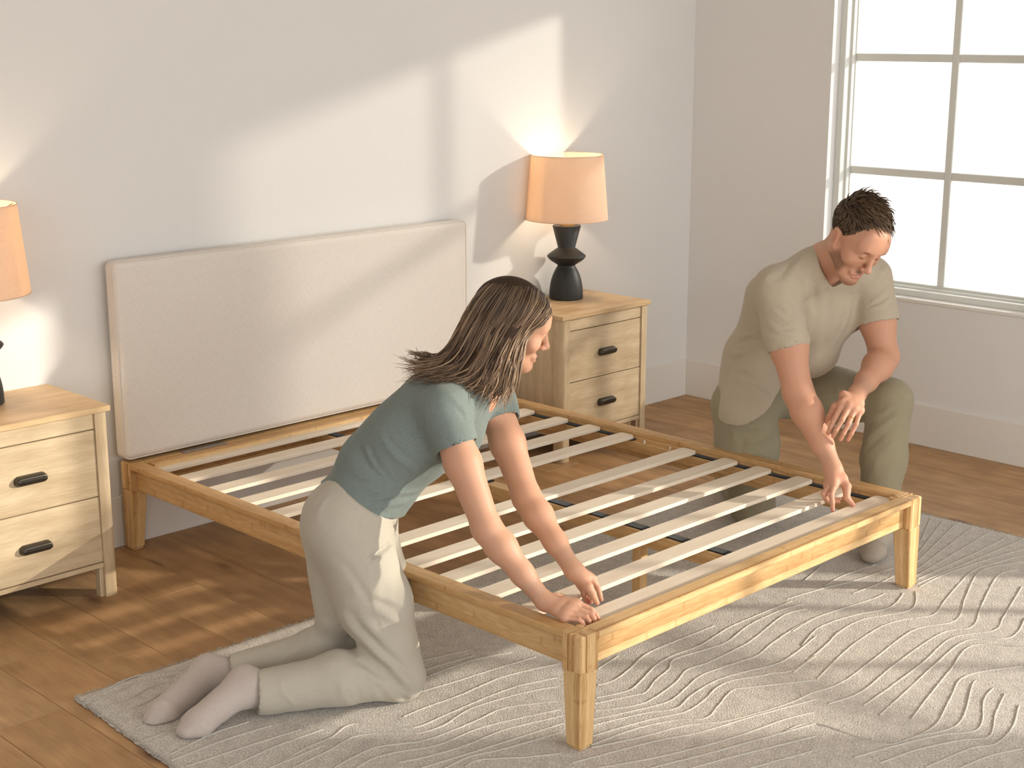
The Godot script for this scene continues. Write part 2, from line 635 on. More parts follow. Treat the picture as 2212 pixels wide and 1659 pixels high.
func floor_planks(x0: float, z1: float) -> void:
	var base := struct("floor", box_mesh(Vector3(x0, -0.12, 0.0), Vector3(XR, -0.016, z1), 0.0), M.dark)
	var rng := RandomNumberGenerator.new()
	rng.seed = 77
	var w := 0.19
	var k0 := int(floor((x0 + 0.0145) / w))
	for k in range(k0, 18):
		var xa := maxf(-0.0145 + w * k, x0)
		var xb := minf(-0.0145 + w * (k + 1), XR)
		if xb - xa < 0.01:
			continue
		var cuts := PackedFloat32Array()
		var z := rng.randf_range(0.4, 1.9)
		if k == -4: z = 0.655
		if k == 9: z = 0.44
		if k == 16: z = 1.694
		while z < z1:
			cuts.append(z)
			z += rng.randf_range(1.5, 2.1)
		cuts.append(z1)
		var za := 0.0
		for c in cuts:
			var off := Vector2(rng.randf() * 9.0, rng.randf() * 5.0)
			var mesh := box_mesh(Vector3(xa + 0.0005, -0.016, za + 0.0005), Vector3(xb - 0.0005, 0.0, c - 0.0005), 0.0012, 2, off)
			obj("plank", mesh, M.oak[rng.randi() % 4], base)
			za = c

# ---------------------------------------------------------------- the bed
func bed() -> void:
	var t := thing("bed_frame", "light bamboo platform bed frame with tapered corner legs, being assembled by two people", "bed frame", Vector3.ZERO)
	var lip := 0.020
	var lw := 0.063
	for sx in [0, 1]:
		for sz in [0, 1]:
			obj("leg", leg_mesh(sx == 1, sz == 1, lw), M.bamboo, t)
	# side rails: a top board that oversails a lower apron
	for sx in [0, 1]:
		var s := st_new()
		var f := func(a: float) -> float: return a if sx == 0 else BW - a
		var o := Vector2(0.3 + sx, 0.11)
		rail_box(s, f.call(0.0), f.call(0.048), BH - lip, BH, BZ + lw + 0.001, BF - lw - 0.001, 2, o)
		rail_box(s, f.call(0.026), f.call(0.048), 0.2165, BH - lip, BZ + lw - 0.012, BF - lw + 0.012, 2, o + Vector2(0.7, 0.05))
		rail_box(s, f.call(0.048), f.call(0.078), 0.245, 0.284, BZ + lw + 0.02, BF - lw - 0.02, 2, o + Vector2(1.7, 0.02))
		obj("side_rail", s.commit(), M.bamboo, t)
	for sz in [0, 1]:
		var s := st_new()
		var f := func(a: float) -> float: return BF - a if sz == 1 else BZ + a
		var o := Vector2(0.9 + sz, 0.07)
		var wide := 0.046 if sz == 1 else 0.118
		rail_box2(s, lw + 0.001, BW - lw - 0.001, BH - lip, BH, f.call(0.0), f.call(wide), o)
		rail_box2(s, lw - 0.008, BW - lw + 0.008, 0.2165, BH - lip, f.call(0.027), f.call(0.049), o + Vector2(0.6, 0.03))
		obj("foot_rail" if sz == 1 else "head_rail", s.commit(), M.bamboo, t)
	# middle beam on small legs
	obj("center_beam", box_mesh(Vector3(0.779, 0.236, BZ + 0.05), Vector3(0.821, 0.284, BF - 0.05), 0.002, 2, Vector2(0.2, 0.4)), M.bamboo, t)
	for z in [0.42, 1.05, 1.69]:
		obj("beam_leg", box_mesh(Vector3(0.783, 0.012 if z > 1.0 else 0.0, z - 0.017), Vector3(0.817, 0.237, z + 0.017), 0.002, 1, Vector2(z, 0.2)), M.bamboo, t)
	for k in 4:
		var peg := CylinderMesh.new()
		peg.top_radius = 0.004
		peg.bottom_radius = 0.004
		peg.height = 0.012
		var p := obj("peg", peg, M.slat, t)
		p.position = Vector3(0.07 if k < 2 else BW - 0.07, 0.289, [1.09, 1.21][k % 2])

func rail_box(s: SurfaceTool, xa: float, xb: float, ya: float, yb: float, za: float, zb: float, grain: int, off: Vector2) -> void:
	box(s, Vector3(minf(xa, xb), ya, za), Vector3(maxf(xa, xb), yb, zb), 0.0018, grain, off)

func rail_box2(s: SurfaceTool, xa: float, xb: float, ya: float, yb: float, za: float, zb: float, off: Vector2) -> void:
	box(s, Vector3(xa, ya, minf(za, zb)), Vector3(xb, yb, maxf(za, zb)), 0.0018, 0, off)

func leg_mesh(right: bool, foot: bool, lw: float) -> ArrayMesh:
	# built for the corner x = 0, z = BF and mirrored: outer faces stay upright, inner faces taper
	var s := st_new()
	var put := func(p: Vector3) -> Vector3:
		var q := p
		if right: q.x = BW - q.x
		q.z = BF - q.z if foot else BZ + q.z
		return q
	var low := 0.0112 if foot else 0.0
	var taper := func(p: Vector3) -> Vector3:
		var k := clampf((0.2165 - p.y) / 0.2165, 0.0, 1.0)
		var q := p
		q.x = p.x * lerpf(1.0, 0.76, k)
		q.z = p.z * lerpf(1.0, 0.76, k)
		return put.call(q)
	var o := Vector2(1.3 if right else 0.2, 0.3 if foot else 0.05)
	box(s, Vector3(0, low + 0.006, 0), Vector3(lw, 0.2165, lw), 0.0045, 1, o, taper)
	box(s, Vector3(0.006, low, 0.006), Vector3(lw - 0.006, low + 0.008, lw - 0.006), 0.002, 1, o, taper)
	# the finger-jointed head: flush fingers and set-back ones between them
	for q in [[0.0262, 0.0342, 0.0055, -0.001], [0.0342, 0.0394, 0.0, 0.001], [0.0394, 0.0484, 0.0055, -0.001], [0.0484, lw, 0.0, 0.0]]:
		box(s, Vector3(q[2], 0.216, q[0]), Vector3(lw - q[2] * 0.2, BH + q[3], q[1]), 0.0006, 1, o + Vector2(0, q[0] * 9.0), put)
	for q in [[0.0, 0.0203, 0.0, 0.0, 0.004], [0.0203, 0.0225, 0.004, -0.002, 0.0004], [0.0225, 0.0310, 0.0, 0.0006, 0.0006], [0.0310, 0.0403, 0.0004, 0.0, 0.0006], [0.0403, lw, 0.0008, -0.0006, 0.0006]]:
		box(s, Vector3(q[0], 0.216, q[2]), Vector3(q[1], BH + q[3], 0.0262), q[4], 1, o + Vector2(0, q[0] * 7.0), put)
	box(s, Vector3(lw - 0.004, 0.287, 0.048), Vector3(lw + 0.012, BH - 0.004, lw + 0.012), 0.001, 0, o, put)
	return s.commit()

func slat_rolls() -> void:
	var rows := [[0.19, 0.352, 0.524, 0.700, 0.868, 1.030], [1.320, 1.500, 1.648, 1.808, 1.962, 2.112]]
	var labels := ["roll of six pale wooden slats laid over the head half of the bed frame", "roll of six pale wooden slats over the foot half, held by two people's hands"]
	for r in 2:
		var t := thing("slat_roll", labels[r], "bed slats", Vector3.ZERO, 0.0, "slat rolls on the bed frame")
		var zs: Array = rows[r]
		for i in zs.size():
			var zf: float = zs[i]
			var s := st_new()
			var tilt := [0.0, 0.004, -0.003, 0.002, -0.002, 0.0][i] as float
			var end := func(p: Vector3) -> Vector3:  # a slight upward bow
				var k := (p.x - 0.8) / 0.745
				return p + Vector3(0, 0.0018 * (1.0 - k * k), tilt * k)
			slat_shape(s, Vector3(0.0565, 0.2885, zf - 0.066), Vector3(1.545, 0.3005, zf), Vector2(0.37 * i + r, 0.13 * i), end)
			obj("slat", s.commit(), M.slat, t)
		for x in [0.0655, 0.8, BW - 0.0655]:
			var hw := 0.017 if x == 0.8 else 0.012
			obj("felt_strip", box_mesh(Vector3(x - hw, 0.2845, zs[0] - 0.075), Vector3(x + hw, 0.2883, zs[zs.size() - 1] + 0.006), 0.0006, 2), M.felt, t)

func slat_shape(s: SurfaceTool, lo: Vector3, hi: Vector3, off: Vector2, fold: Callable) -> void:
	# flat board with rounded corners in plan, split along its length so that it can bow
	var out := PackedVector2Array()
	var r := 0.012
	var xs := [lo.x, hi.x]
	for k in 4:
		var cx: float = hi.x - r if k == 0 or k == 3 else lo.x + r
		var cz: float = hi.z - r if k < 2 else lo.z + r
		for i in 5:
			var a := PI * 0.5 * (k + i / 4.0)
			out.append(Vector2(cx + cos(a) * r, cz + sin(a) * r))
		if k % 2 == 0:
			for i in range(1, 8):
				var f := i / 8.0
				out.append(Vector2(lerpf(cx, lo.x + r if k == 0 else hi.x - r, f), hi.z if k == 0 else lo.z))
	var n := out.size()
	var c := Vector2((lo.x + hi.x) * 0.5, (lo.z + hi.z) * 0.5)
	var e := 0.0014
	for i in n:
		var a := out[i]
		var b := out[(i + 1) % n]
		var ai := a + (Vector2(c.x, c.y) - a).normalized() * 0.0
		ai = Vector2(a.x, lerpf(a.y, c.y, 0.05))
		var bi := Vector2(b.x, lerpf(b.y, c.y, 0.05))
		var nn := Vector2(b.y - a.y, -(b.x - a.x)).normalized()
		if nn.dot((a + b) * 0.5 - c) < 0.0: nn = -nn
		var n3 := Vector3(nn.x, 0, nn.y)
		var up := Vector3.UP
		var P := func(v: Vector2, y: float) -> Vector3: return fold.call(Vector3(v.x, y, v.y))
		var U := func(v: Vector2, y: float) -> Vector2: return Vector2(v.x, v.y + y) + off
		var rows := [[a, b, lo.y, a, b, hi.y - e, n3], [a, b, hi.y - e, ai, bi, hi.y, (n3 + up).normalized()]]
		for q in rows:
			tri(s, P.call(q[0], q[2]), P.call(q[1], q[2]), P.call(q[4], q[5]), q[6], U.call(q[0], q[2]), U.call(q[1], q[2]), U.call(q[4], q[5]))
			tri(s, P.call(q[0], q[2]), P.call(q[4], q[5]), P.call(q[3], q[5]), q[6], U.call(q[0], q[2]), U.call(q[4], q[5]), U.call(q[3], q[5]))
		# top and bottom fan to the middle line
		var am := Vector2(clampf(a.x, lo.x + 0.03, hi.x - 0.03), c.y)
		var bm := Vector2(clampf(b.x, lo.x + 0.03, hi.x - 0.03), c.y)
		tri(s, P.call(ai, hi.y), P.call(bi, hi.y), P.call(bm, hi.y), up, U.call(ai, 0), U.call(bi, 0), U.call(bm, 0))
		tri(s, P.call(ai, hi.y), P.call(bm, hi.y), P.call(am, hi.y), up, U.call(ai, 0), U.call(bm, 0), U.call(am, 0))
		tri(s, P.call(a, lo.y), P.call(b, lo.y), P.call(bm, lo.y), -up, U.call(a, 0), U.call(b, 0), U.call(bm, 0))
		tri(s, P.call(a, lo.y), P.call(bm, lo.y), P.call(am, lo.y), -up, U.call(a, 0), U.call(bm, 0), U.call(am, 0))

func headboard() -> void:
	var t := thing("headboard", "upholstered oatmeal linen headboard standing on the head end of the bed against the wall", "headboard")
	obj("cushion", round_box(Vector3(-0.013, 0.326, 0.0215), Vector3(1.588, 1.010, 0.092), 0.026, 6, 0.002), M.linen, t)
	var s := st_new()
	var pts := []
	var r := 0.028
	for k in 4:
		var cx: float = 1.588 - r if k == 0 or k == 3 else -0.013 + r
		var cy: float = 1.010 - r if k < 2 else 0.326 + r
		for i in 6:
			var a := PI * 0.5 * (k + i / 5.0)
			pts.append(Vector3(cx + cos(a) * (r - 0.003), cy + sin(a) * (r - 0.003), 0.0825))
	pts.append(pts[0])
	var line := PackedVector3Array(pts)
	var rad := PackedFloat32Array()
	for p in line:
		rad.append(0.0024)
	tube(s, line, rad, 6, Color.WHITE, false, 1.0, false)
	obj("piping", s.commit(), M.linen, t)
	obj("bracket_plate", box_mesh(Vector3(0.205, 0.3155, 0.085), Vector3(0.385, 0.3195, 0.112), 0.0008), M.steel, t)

# ---------------------------------------------------------------- nightstands
func nightstand(at: Vector3, label: String) -> void:
	var t := thing("nightstand", label, "nightstand", at, 0.0, "matching nightstands beside the bed")
	var w := 0.56
	var d := 0.40
	var h := 0.622
	var o := Vector2(at.x, at.x * 0.3)
	obj("top", box_mesh(Vector3(0, h - 0.019, 0), Vector3(w, h, d), 0.002, 0, o), M.pale_top, t)
	# legs: rounded on the outer corner
	for sx in [0, 1]:
		for sz in [0, 1]:
			obj("leg", round_leg(sx, sz, w, d, h - 0.019, o), M.pale, t)
	for sx in [0, 1]:
		var x: float = 0.018 if sx == 0 else w - 0.018 - 0.016
		obj("side_panel", box_mesh(Vector3(x, 0.102, 0.045), Vector3(x + 0.016, h - 0.019, d - 0.045), 0.001, 1, o + Vector2(sx, 0.4)), M.pale, t)
	obj("back_panel", box_mesh(Vector3(0.05, 0.102, 0.012), Vector3(w - 0.05, h - 0.019, 0.024), 0.001, 0, o), M.pale, t)
	obj("carcass", box_mesh(Vector3(0.036, 0.112, 0.024), Vector3(w - 0.036, h - 0.022, d - 0.024), 0.001, 0), M.dark, t)
	var xa := 0.0535
	var xb := w - 0.0535
	obj("top_strip", box_mesh(Vector3(xa, 0.553, d - 0.030), Vector3(xb, h - 0.020, d - 0.012), 0.0012, 0, o + Vector2(0.5, 0.2)), M.pale, t)
	obj("base_strip", box_mesh(Vector3(xa, 0.100, d - 0.034), Vector3(xb, 0.1155, d - 0.010), 0.0012, 0, o + Vector2(0.1, 0.6)), M.pale, t)
	var ys := [[0.3355, 0.5495], [0.1185, 0.3320]]
	for k in 2:
		var dr := obj("drawer", box_mesh(Vector3(xa, ys[k][0], d - 0.030), Vector3(xb, ys[k][1], d - 0.012), 0.0012, 0, o + Vector2(0.3 + k * 0.7, 0.31 * k)), M.pale, t)
		var hd := obj("handle", handle_mesh(), M.gun, dr)
		hd.position = Vector3(w * 0.5 + 0.004, (ys[k][0] + ys[k][1]) * 0.5 - 0.004, d - 0.012)

func round_leg(sx: int, sz: int, w: float, d: float, h: float, off: Vector2) -> ArrayMesh:
	var s := st_new()
	var a := 0.0065
	var lw := 0.0465
	var r := 0.021
	var pts := PackedVector2Array([Vector2(lw, lw), Vector2(lw, 0)])
	for i in 9:
		var g := PI * 1.5 - PI * 0.5 * i / 8.0
		pts.append(Vector2(r + cos(g) * r, r + sin(g) * r))
	pts.append(Vector2(0, lw))
	var place := func(p: Vector2) -> Vector2:
		var q := p + Vector2(a, a)
		return Vector2(q.x if sx == 0 else w - q.x, q.y if sz == 0 else d - q.y)
	var n := pts.size()
	var mid: Vector2 = place.call(Vector2(lw, lw) * 0.5)
	for i in n:
		var p: Vector2 = place.call(pts[i])
		var q: Vector2 = place.call(pts[(i + 1) % n])
		var e := q - p
		var nn := Vector2(e.y, -e.x).normalized()
		if nn.dot((p + q) * 0.5 - mid) < 0.0: nn = -nn
		var np := nn
		var nq := nn
		if i >= 2 and i <= 9:
			var cc: Vector2 = place.call(Vector2(r, r))
			np = (p - cc).normalized()
			nq = (q - cc).normalized()
		var vs := [[p, 0.0, np], [q, 0.0, nq], [q, h, nq], [p, 0.0, np], [q, h, nq], [p, h, np]]
		var flip := (Vector3(q.x - p.x, 0, q.y - p.y)).cross(Vector3(q.x - p.x, h, q.y - p.y)).dot(Vector3(nn.x, 0, nn.y)) > 0.0
		var order := [0, 2, 1, 3, 5, 4] if flip else [0, 1, 2, 3, 4, 5]
		for k: int in order:
			var v = vs[k]
			s.set_normal(Vector3(v[2].x, 0, v[2].y))
			s.set_uv(Vector2(v[1], v[0].x + v[0].y) + off)
			s.add_vertex(Vector3(v[0].x, v[1], v[0].y))
		tri(s, Vector3(p.x, 0, p.y), Vector3(q.x, 0, q.y), Vector3(mid.x, 0, mid.y), Vector3.DOWN)
		tri(s, Vector3(p.x, h, p.y), Vector3(q.x, h, q.y), Vector3(mid.x, h, mid.y), Vector3.UP)
	var lo: Vector2 = place.call(Vector2(lw, 0.012))
	var hi: Vector2 = place.call(Vector2(lw + 0.013, lw - 0.006))
	box(s, Vector3(minf(lo.x, hi.x), 0.0, minf(lo.y, hi.y)), Vector3(maxf(lo.x, hi.x), 0.101, maxf(lo.y, hi.y)), 0.001, 1, off)
	return s.commit()

func handle_mesh() -> ArrayMesh:
	# a pill-shaped pull standing off the drawer, its underside scooped
	var s := st_new()
	var L := 0.036
	var r := 0.0165
	var cols := 40
	var rows := 10
	var grid: Array[PackedVector3Array] = []
	for j in rows + 1:
		var ring := PackedVector3Array()
		var a := PI * 0.5 * j / rows
		var k := cos(a)
		var zz := 0.022 * minf(1.0, sin(a) * 1.35)
		if j == 0: zz = 0.0
		for i in cols:
			var t := TAU * i / cols
			var p := Vector2(cos(t), sin(t)) * r * (k if j > 2 else 1.0 - 0.02 * j)
			var q := Vector3(p.x + (L if cos(t) >= 0 else -L) * (1.0 if j < rows else 0.98), p.y, zz)
			if p.y < 0.0:
				q.z -= 0.006 * smoothstep(0.0, r, -p.y) * (0.0 if j < 2 else 1.0)
			ring.append(q)
		grid.append(ring)
	for j in rows:
		for i in cols:
			var i2 := (i + 1) % cols
			for v: Vector3 in [grid[j][i], grid[j + 1][i2], grid[j][i2], grid[j][i], grid[j + 1][i], grid[j + 1][i2]]:
				s.set_smooth_group(0)
				s.add_vertex(v)
	for i in range(1, cols - 1):
		for v: Vector3 in [grid[rows][0], grid[rows][i], grid[rows][i + 1]]:
			s.set_smooth_group(0)
			s.add_vertex(v)
	s.index()
	s.generate_normals()
	return s.commit()

# ---------------------------------------------------------------- lamps
func table_lamp(at: Vector3, label: String, turn: float) -> void:
	var t := thing("table_lamp", label, "lamp", at, turn, "matching table lamps on the nightstands")
	var p := PackedVector2Array([Vector2(0.0, 0.0), Vector2(0.070, 0.0), Vector2(0.0731, 0.003)])
	for i in range(1, 13):   # dome
		var k := i / 12.0
		p.append(Vector2(lerpf(0.0731, 0.037, pow(k, 2.6)), 0.003 + 0.142 * k))
	for q in [[0.037, 0.146], [0.050, 0.155], [0.068, 0.166], [0.080, 0.178], [0.084, 0.185], [0.0815, 0.190], [0.070, 0.199], [0.052, 0.212], [0.0385, 0.2215], [0.0375, 0.224], [0.0612, 0.315], [0.0595, 0.3185], [0.0, 0.3185]]:
		p.append(Vector2(q[0], q[1]))
	obj("base", lathe(p, 72), M.black, t)
	obj("neck", lathe(PackedVector2Array([Vector2(0.034, 0.318), Vector2(0.034, 0.324), Vector2(0.012, 0.326), Vector2(0.009, 0.40), Vector2(0.016, 0.402), Vector2(0.016, 0.45), Vector2(0.0, 0.452)]), 32), M.brass, t)
	var lo := 0.346
	var hi := 0.618
	var ra := 0.177
	var rb := 0.1545
	obj("lamp_shade", lathe(PackedVector2Array([Vector2(ra, lo), Vector2(rb, hi), Vector2(rb - 0.0018, hi), Vector2(ra - 0.0018, lo), Vector2(ra, lo)]), 96), M.shade, t)
	for e in [[ra, lo], [rb, hi]]:
		var tr := TorusMesh.new()
		tr.inner_radius = e[0] - 0.0026
		tr.outer_radius = e[0] + 0.0012
		tr.rings = 96
		tr.ring_segments = 8
		var o := obj("shade_rim", tr, M.shade, t)
		o.position.y = e[1]
	var s := st_new()
	for k in 3:
		var a := TAU * k / 3.0 + 0.5
		tube(s, PackedVector3Array([Vector3(0, 0.575, 0), Vector3(cos(a) * 0.08, 0.578, sin(a) * 0.08), Vector3(cos(a) * (rb - 0.003), 0.612, sin(a) * (rb - 0.003))]), PackedFloat32Array([0.0018, 0.0018, 0.0018]), 6)
	tube(s, PackedVector3Array([Vector3(0, 0.45, 0.0), Vector3(0, 0.58, 0)]), PackedFloat32Array([0.003, 0.003]), 6)
	obj("shade_fitter", s.commit(), M.brass, t)
	var bulb := SphereMesh.new()
	bulb.radius = 0.028
	bulb.height = 0.062
	var bm := flat_mat(Color(1, 0.95, 0.88), 0.4)
	bm.emission_enabled = true
	bm.emission = Color(1.0, 0.88, 0.72)
	bm.emission_energy_multiplier = 3.0
	var b := obj("bulb", bulb, bm, t)
	b.position.y = 0.485
	var l := OmniLight3D.new()
	l.name = "bulb_light"
	t.add_child(l)
	l.position.y = 0.485
	l.light_color = Color(1.0, 0.91, 0.79)
	l.light_energy = LAMP
	l.light_size = 0.025
	l.omni_range = 12.0
	l.omni_attenuation = 2.0
	l.shadow_enabled = true



# ---------------------------------------------------------------- the rug
func rug() -> void:
	var t := thing("area_rug", "oatmeal wool area rug with raised wavy cord lines, under the foot of the bed", "rug")
	var n := 512
	var a := layer(101, n, n, n, n, 0.16, 3)
	var b := layer(102, n, n, n, n, 0.45, 2)
	var c := layer(103, n, n, n / 4, n, 0.30, 2)
	var e := layer(104, n, n, n, n, 0.02, 2)
	var data := PackedByteArray()
	data.resize(n * n * 3)
	var hg := PackedByteArray()
	hg.resize(n * n)
	for i in n * n:
		var k := 1.0 + (a[i] / 255.0 - 0.5) * 0.42 + (b[i] / 255.0 - 0.5) * 0.5 + (e[i] / 255.0 - 0.5) * 0.10
		var dk := clampf((c[i] / 255.0 - 0.70) * 6.0, 0.0, 1.0) * clampf((a[i] / 255.0 - 0.45) * 5.0, 0.0, 1.0)
		k *= 1.0 - 0.42 * dk
		data[i * 3] = int(clampf(0.785 * k, 0, 1) * 255)
		data[i * 3 + 1] = int(clampf((0.755 - 0.02 * dk) * k, 0, 1) * 255)
		data[i * 3 + 2] = int(clampf((0.715 - 0.04 * dk) * k, 0, 1) * 255)
		hg[i] = int(clampf(a[i] * 0.45 + b[i] * 0.5 - 60.0 * dk, 0, 255))
	var m := flat_mat(Color.WHITE, 0.97, 0.0, 0.15)
	m.albedo_texture = picture(n, n, data)
	m.heightmap_enabled = true
	m.heightmap_texture = grey(n, n, hg)
	m.heightmap_scale = 0.35
	m.uv1_scale = Vector3(1.7, 1.7, 1)
	m.rim_enabled = true
	m.rim = 0.35
	var s := st_new()
	var cols := 230
	var rows := 200
	var nz := noise(7, 14.0, 3)
	var nz2 := noise(8, 60.0, 2)
	var pt := func(u: float, v: float) -> Vector3:
		var p := Vector2(-0.728, 1.001).lerp(Vector2(2.262, 1.035), u).lerp(Vector2(-0.86, 3.75).lerp(Vector2(2.35, 3.75), u), v)
		var d := minf(minf(u, 1.0 - u) * 3.0, minf(v, 1.0 - v) * 2.7)
		var y := 0.0105 * smoothstep(-0.008, 0.016, d) + 0.0012 * nz.get_noise_2d(p.x, p.y) + 0.0009 * nz2.get_noise_2d(p.x, p.y)
		var jig := clampf(1.0 - d * 40.0, 0.0, 1.0) * 0.006
		return Vector3(p.x + jig * nz2.get_noise_2d(p.x * 2.0, p.y * 2.0), maxf(y, 0.0008), p.y + jig * nz2.get_noise_2d(p.y * 2.0, p.x * 2.0 + 9.0))
	var vs := PackedVector3Array()
	for j in rows + 1:
		for i in cols + 1:
			vs.append(pt.call(float(i) / cols, float(j) / rows))
	for p in vs:
		s.set_uv(Vector2(p.x, p.z))
		s.set_smooth_group(0)
		s.add_vertex(p)
	for j in rows:
		for i in cols:
			var q := j * (cols + 1) + i
			for k in [q, q + 1, q + cols + 2, q, q + cols + 2, q + cols + 1]:
				s.add_index(k)
	s.generate_normals()
	obj("pile", s.commit(), m, t)
	# raised cords, one by one (centimetres: x,z along the floor)
	var cm := flat_mat(Color(0.82, 0.795, 0.75), 0.97, 0.0, 0.15)
	cm.heightmap_enabled = true
	cm.heightmap_texture = grey(n, n, b)
	cm.heightmap_scale = 0.3
	cm.uv1_triplanar = true
	cm.uv1_scale = Vector3.ONE * 5.0
	var text := "-72,105 -66,103 -57,101 -51,102 -42,107;-72,108 -59,105 -55,105 -46,108;-71,114 -62,112 -55,110 -49,111;-71,119 -60,117 -54,115;-71,129 -67,128;-73,136 -64,136 -57,136 -43,127;-72,147 -59,145 -48,146;-74,150 -59,150 -45,152;-73,155 -55,157 -41,159;-67,163 -51,162 -37,163;-60,170 -42,170;-56,170 -47,168 -39,168 -30,166 -22,176 -19,179 -9,179 5,179 16,180 28,184;-56,174 -43,173 -33,172 -23,180 -21,182 -14,183 -2,181 14,184 24,188;-48,181 -41,180 -34,180 -28,183 -22,186 -7,187 4,187 17,194;-45,185 -38,184 -31,186 -22,190 -7,191 14,198;-35,190 -27,193 -17,195 -4,196 12,201;-33,196 -18,199 -7,201 9,204;-29,200 -21,200 -12,203 5,207;-25,203 -20,203 -11,210 -3,215;-18,172 -10,172 1,173 18,173 35,178;-5,164 7,166 15,167 34,170;2,158 19,159 31,163;4,154 22,157;8,149 23,153;40,188 51,186;32,195 38,196 47,194 57,191 69,191 88,192;26,200 35,203 41,202 53,198 62,197 73,198 89,196 99,196 121,197;23,202 34,206 38,207 46,204 54,202 60,199 72,201 81,202 96,199 112,199 121,201;20,205 29,210 36,211 48,209 57,206 65,207 79,207 89,206 109,202 119,204;16,208 27,212 38,215 48,213 58,211 72,213 79,214 89,212 104,210 113,210;13,210 28,215 36,219 45,217 57,216 67,218 77,221 86,221 103,218;9,214 25,218 36,222 46,221 53,219 60,219 69,223 72,224 78,227 91,226;5,217 19,219 30,223 37,228 45,226 55,223 60,225 77,235;4,218 17,223 30,227 40,233 58,238 70,239;-5,220 5,223 18,227 30,232 46,236 67,242;-3,226 10,232 21,236 35,240 51,243 60,246;6,235 18,239 31,243 55,250;13,242 26,246 49,254;23,252 42,258;101,211 115,210 129,212 141,214 148,214;94,219 109,215 124,217 135,221 142,221 152,218;77,228 98,224 111,221 124,221 141,227 156,220;78,235 100,230 116,228 126,228 133,230 142,234 154,231 170,227 185,224 195,225 212,229;66,238 80,241 100,239 127,236 143,241 162,234 186,226 199,229 206,232;67,246 80,248 102,245 131,243 142,247 159,241 187,232 197,234;73,253 87,252 108,250 130,247 144,253 156,250 184,242;71,259 91,256 110,253 131,251 143,259 160,255;75,266 87,263 109,258 129,254 139,265;67,272 77,272 93,267 109,263 126,271;46,247 55,250 57,268 67,272 81,276 105,267 109,267;46,267 59,271 72,276 82,281 98,274 107,272;48,273 61,276 73,281 80,285 93,280 106,276;54,282 71,285 77,288 88,287 102,282;59,288 70,290 80,294;201,196 225,186;176,206 225,191;164,208 182,206 225,196;165,210 175,210 226,202;161,212 170,213 226,209;166,215 201,216 225,216;162,217 193,219 227,221;160,219 175,219 198,222 218,226;137,190 154,186;139,197 151,196 168,198;121,195 138,198 149,201 170,204;140,207 151,208 163,208"
	var rng := RandomNumberGenerator.new()
	rng.seed = 3
	for line in text.split(";"):
		var pts := []
		for w in line.split(" "):
			var xy := w.split_floats(",")
			pts.append(Vector3(xy[0] * 0.01, 0.0106, xy[1] * 0.01))
		var way := curve(pts, 8)
		# resample at 4 mm so that the nubby yarn shows
		var out := PackedVector3Array()
		var rad := PackedFloat32Array()
		var left := 0.0
		for i in way.size() - 1:
			var d := way[i].distance_to(way[i + 1])
			while left < d:
				var p := way[i].lerp(way[i + 1], left / maxf(d, 1e-6))
				out.append(p + Vector3(rng.randf_range(-1, 1) * 0.0007, rng.randf_range(-0.3, 1.0) * 0.0006, rng.randf_range(-1, 1) * 0.0007))
				rad.append(0.0026 + (0.0009 if out.size() % 2 == 0 else -0.0006) + rng.randf_range(-0.0003, 0.0003))
				left += 0.0042
			left -= d
		if out.size() > 2:
			s = st_new()
			tube(s, out, rad, 6, Color.WHITE, false, 0.9)
			obj("raised_cord", s.commit(), cm, t)
	# loose ends of yarn along the edges
	var mm := MultiMesh.new()
	mm.transform_format = MultiMesh.TRANSFORM_3D
	var tuft := CylinderMesh.new()
	tuft.top_radius = 0.0004
	tuft.bottom_radius = 0.0016
	tuft.height = 0.012
	tuft.radial_segments = 5
	tuft.rings = 1
	mm.mesh = tuft
	mm.instance_count = 5200
	for i in 5200:
		var u := rng.randf()
		var v := 0.0
		if i % 3 == 0:
			v = u
			u = 0.0015
		elif i % 3 == 1:
			v = 0.0015
		else:
			v = u
			u = 0.9985
		var p: Vector3 = pt.call(u, v)
		p.y = rng.randf_range(0.003, 0.010)
		var lean := Vector3(rng.randf_range(-1, 1), rng.randf_range(0.0, 1.2), rng.randf_range(-1, 1)).normalized()
		var q := Quaternion(Vector3.UP, lean)
		mm.set_instance_transform(i, Transform3D(Basis(q), p))
	var mi := MultiMeshInstance3D.new()
	mi.multimesh = mm
	mi.name = "edge_fuzz"
	mi.material_override = cm
	mi.set_meta("kind", "stuff")
	t.add_child(mi)

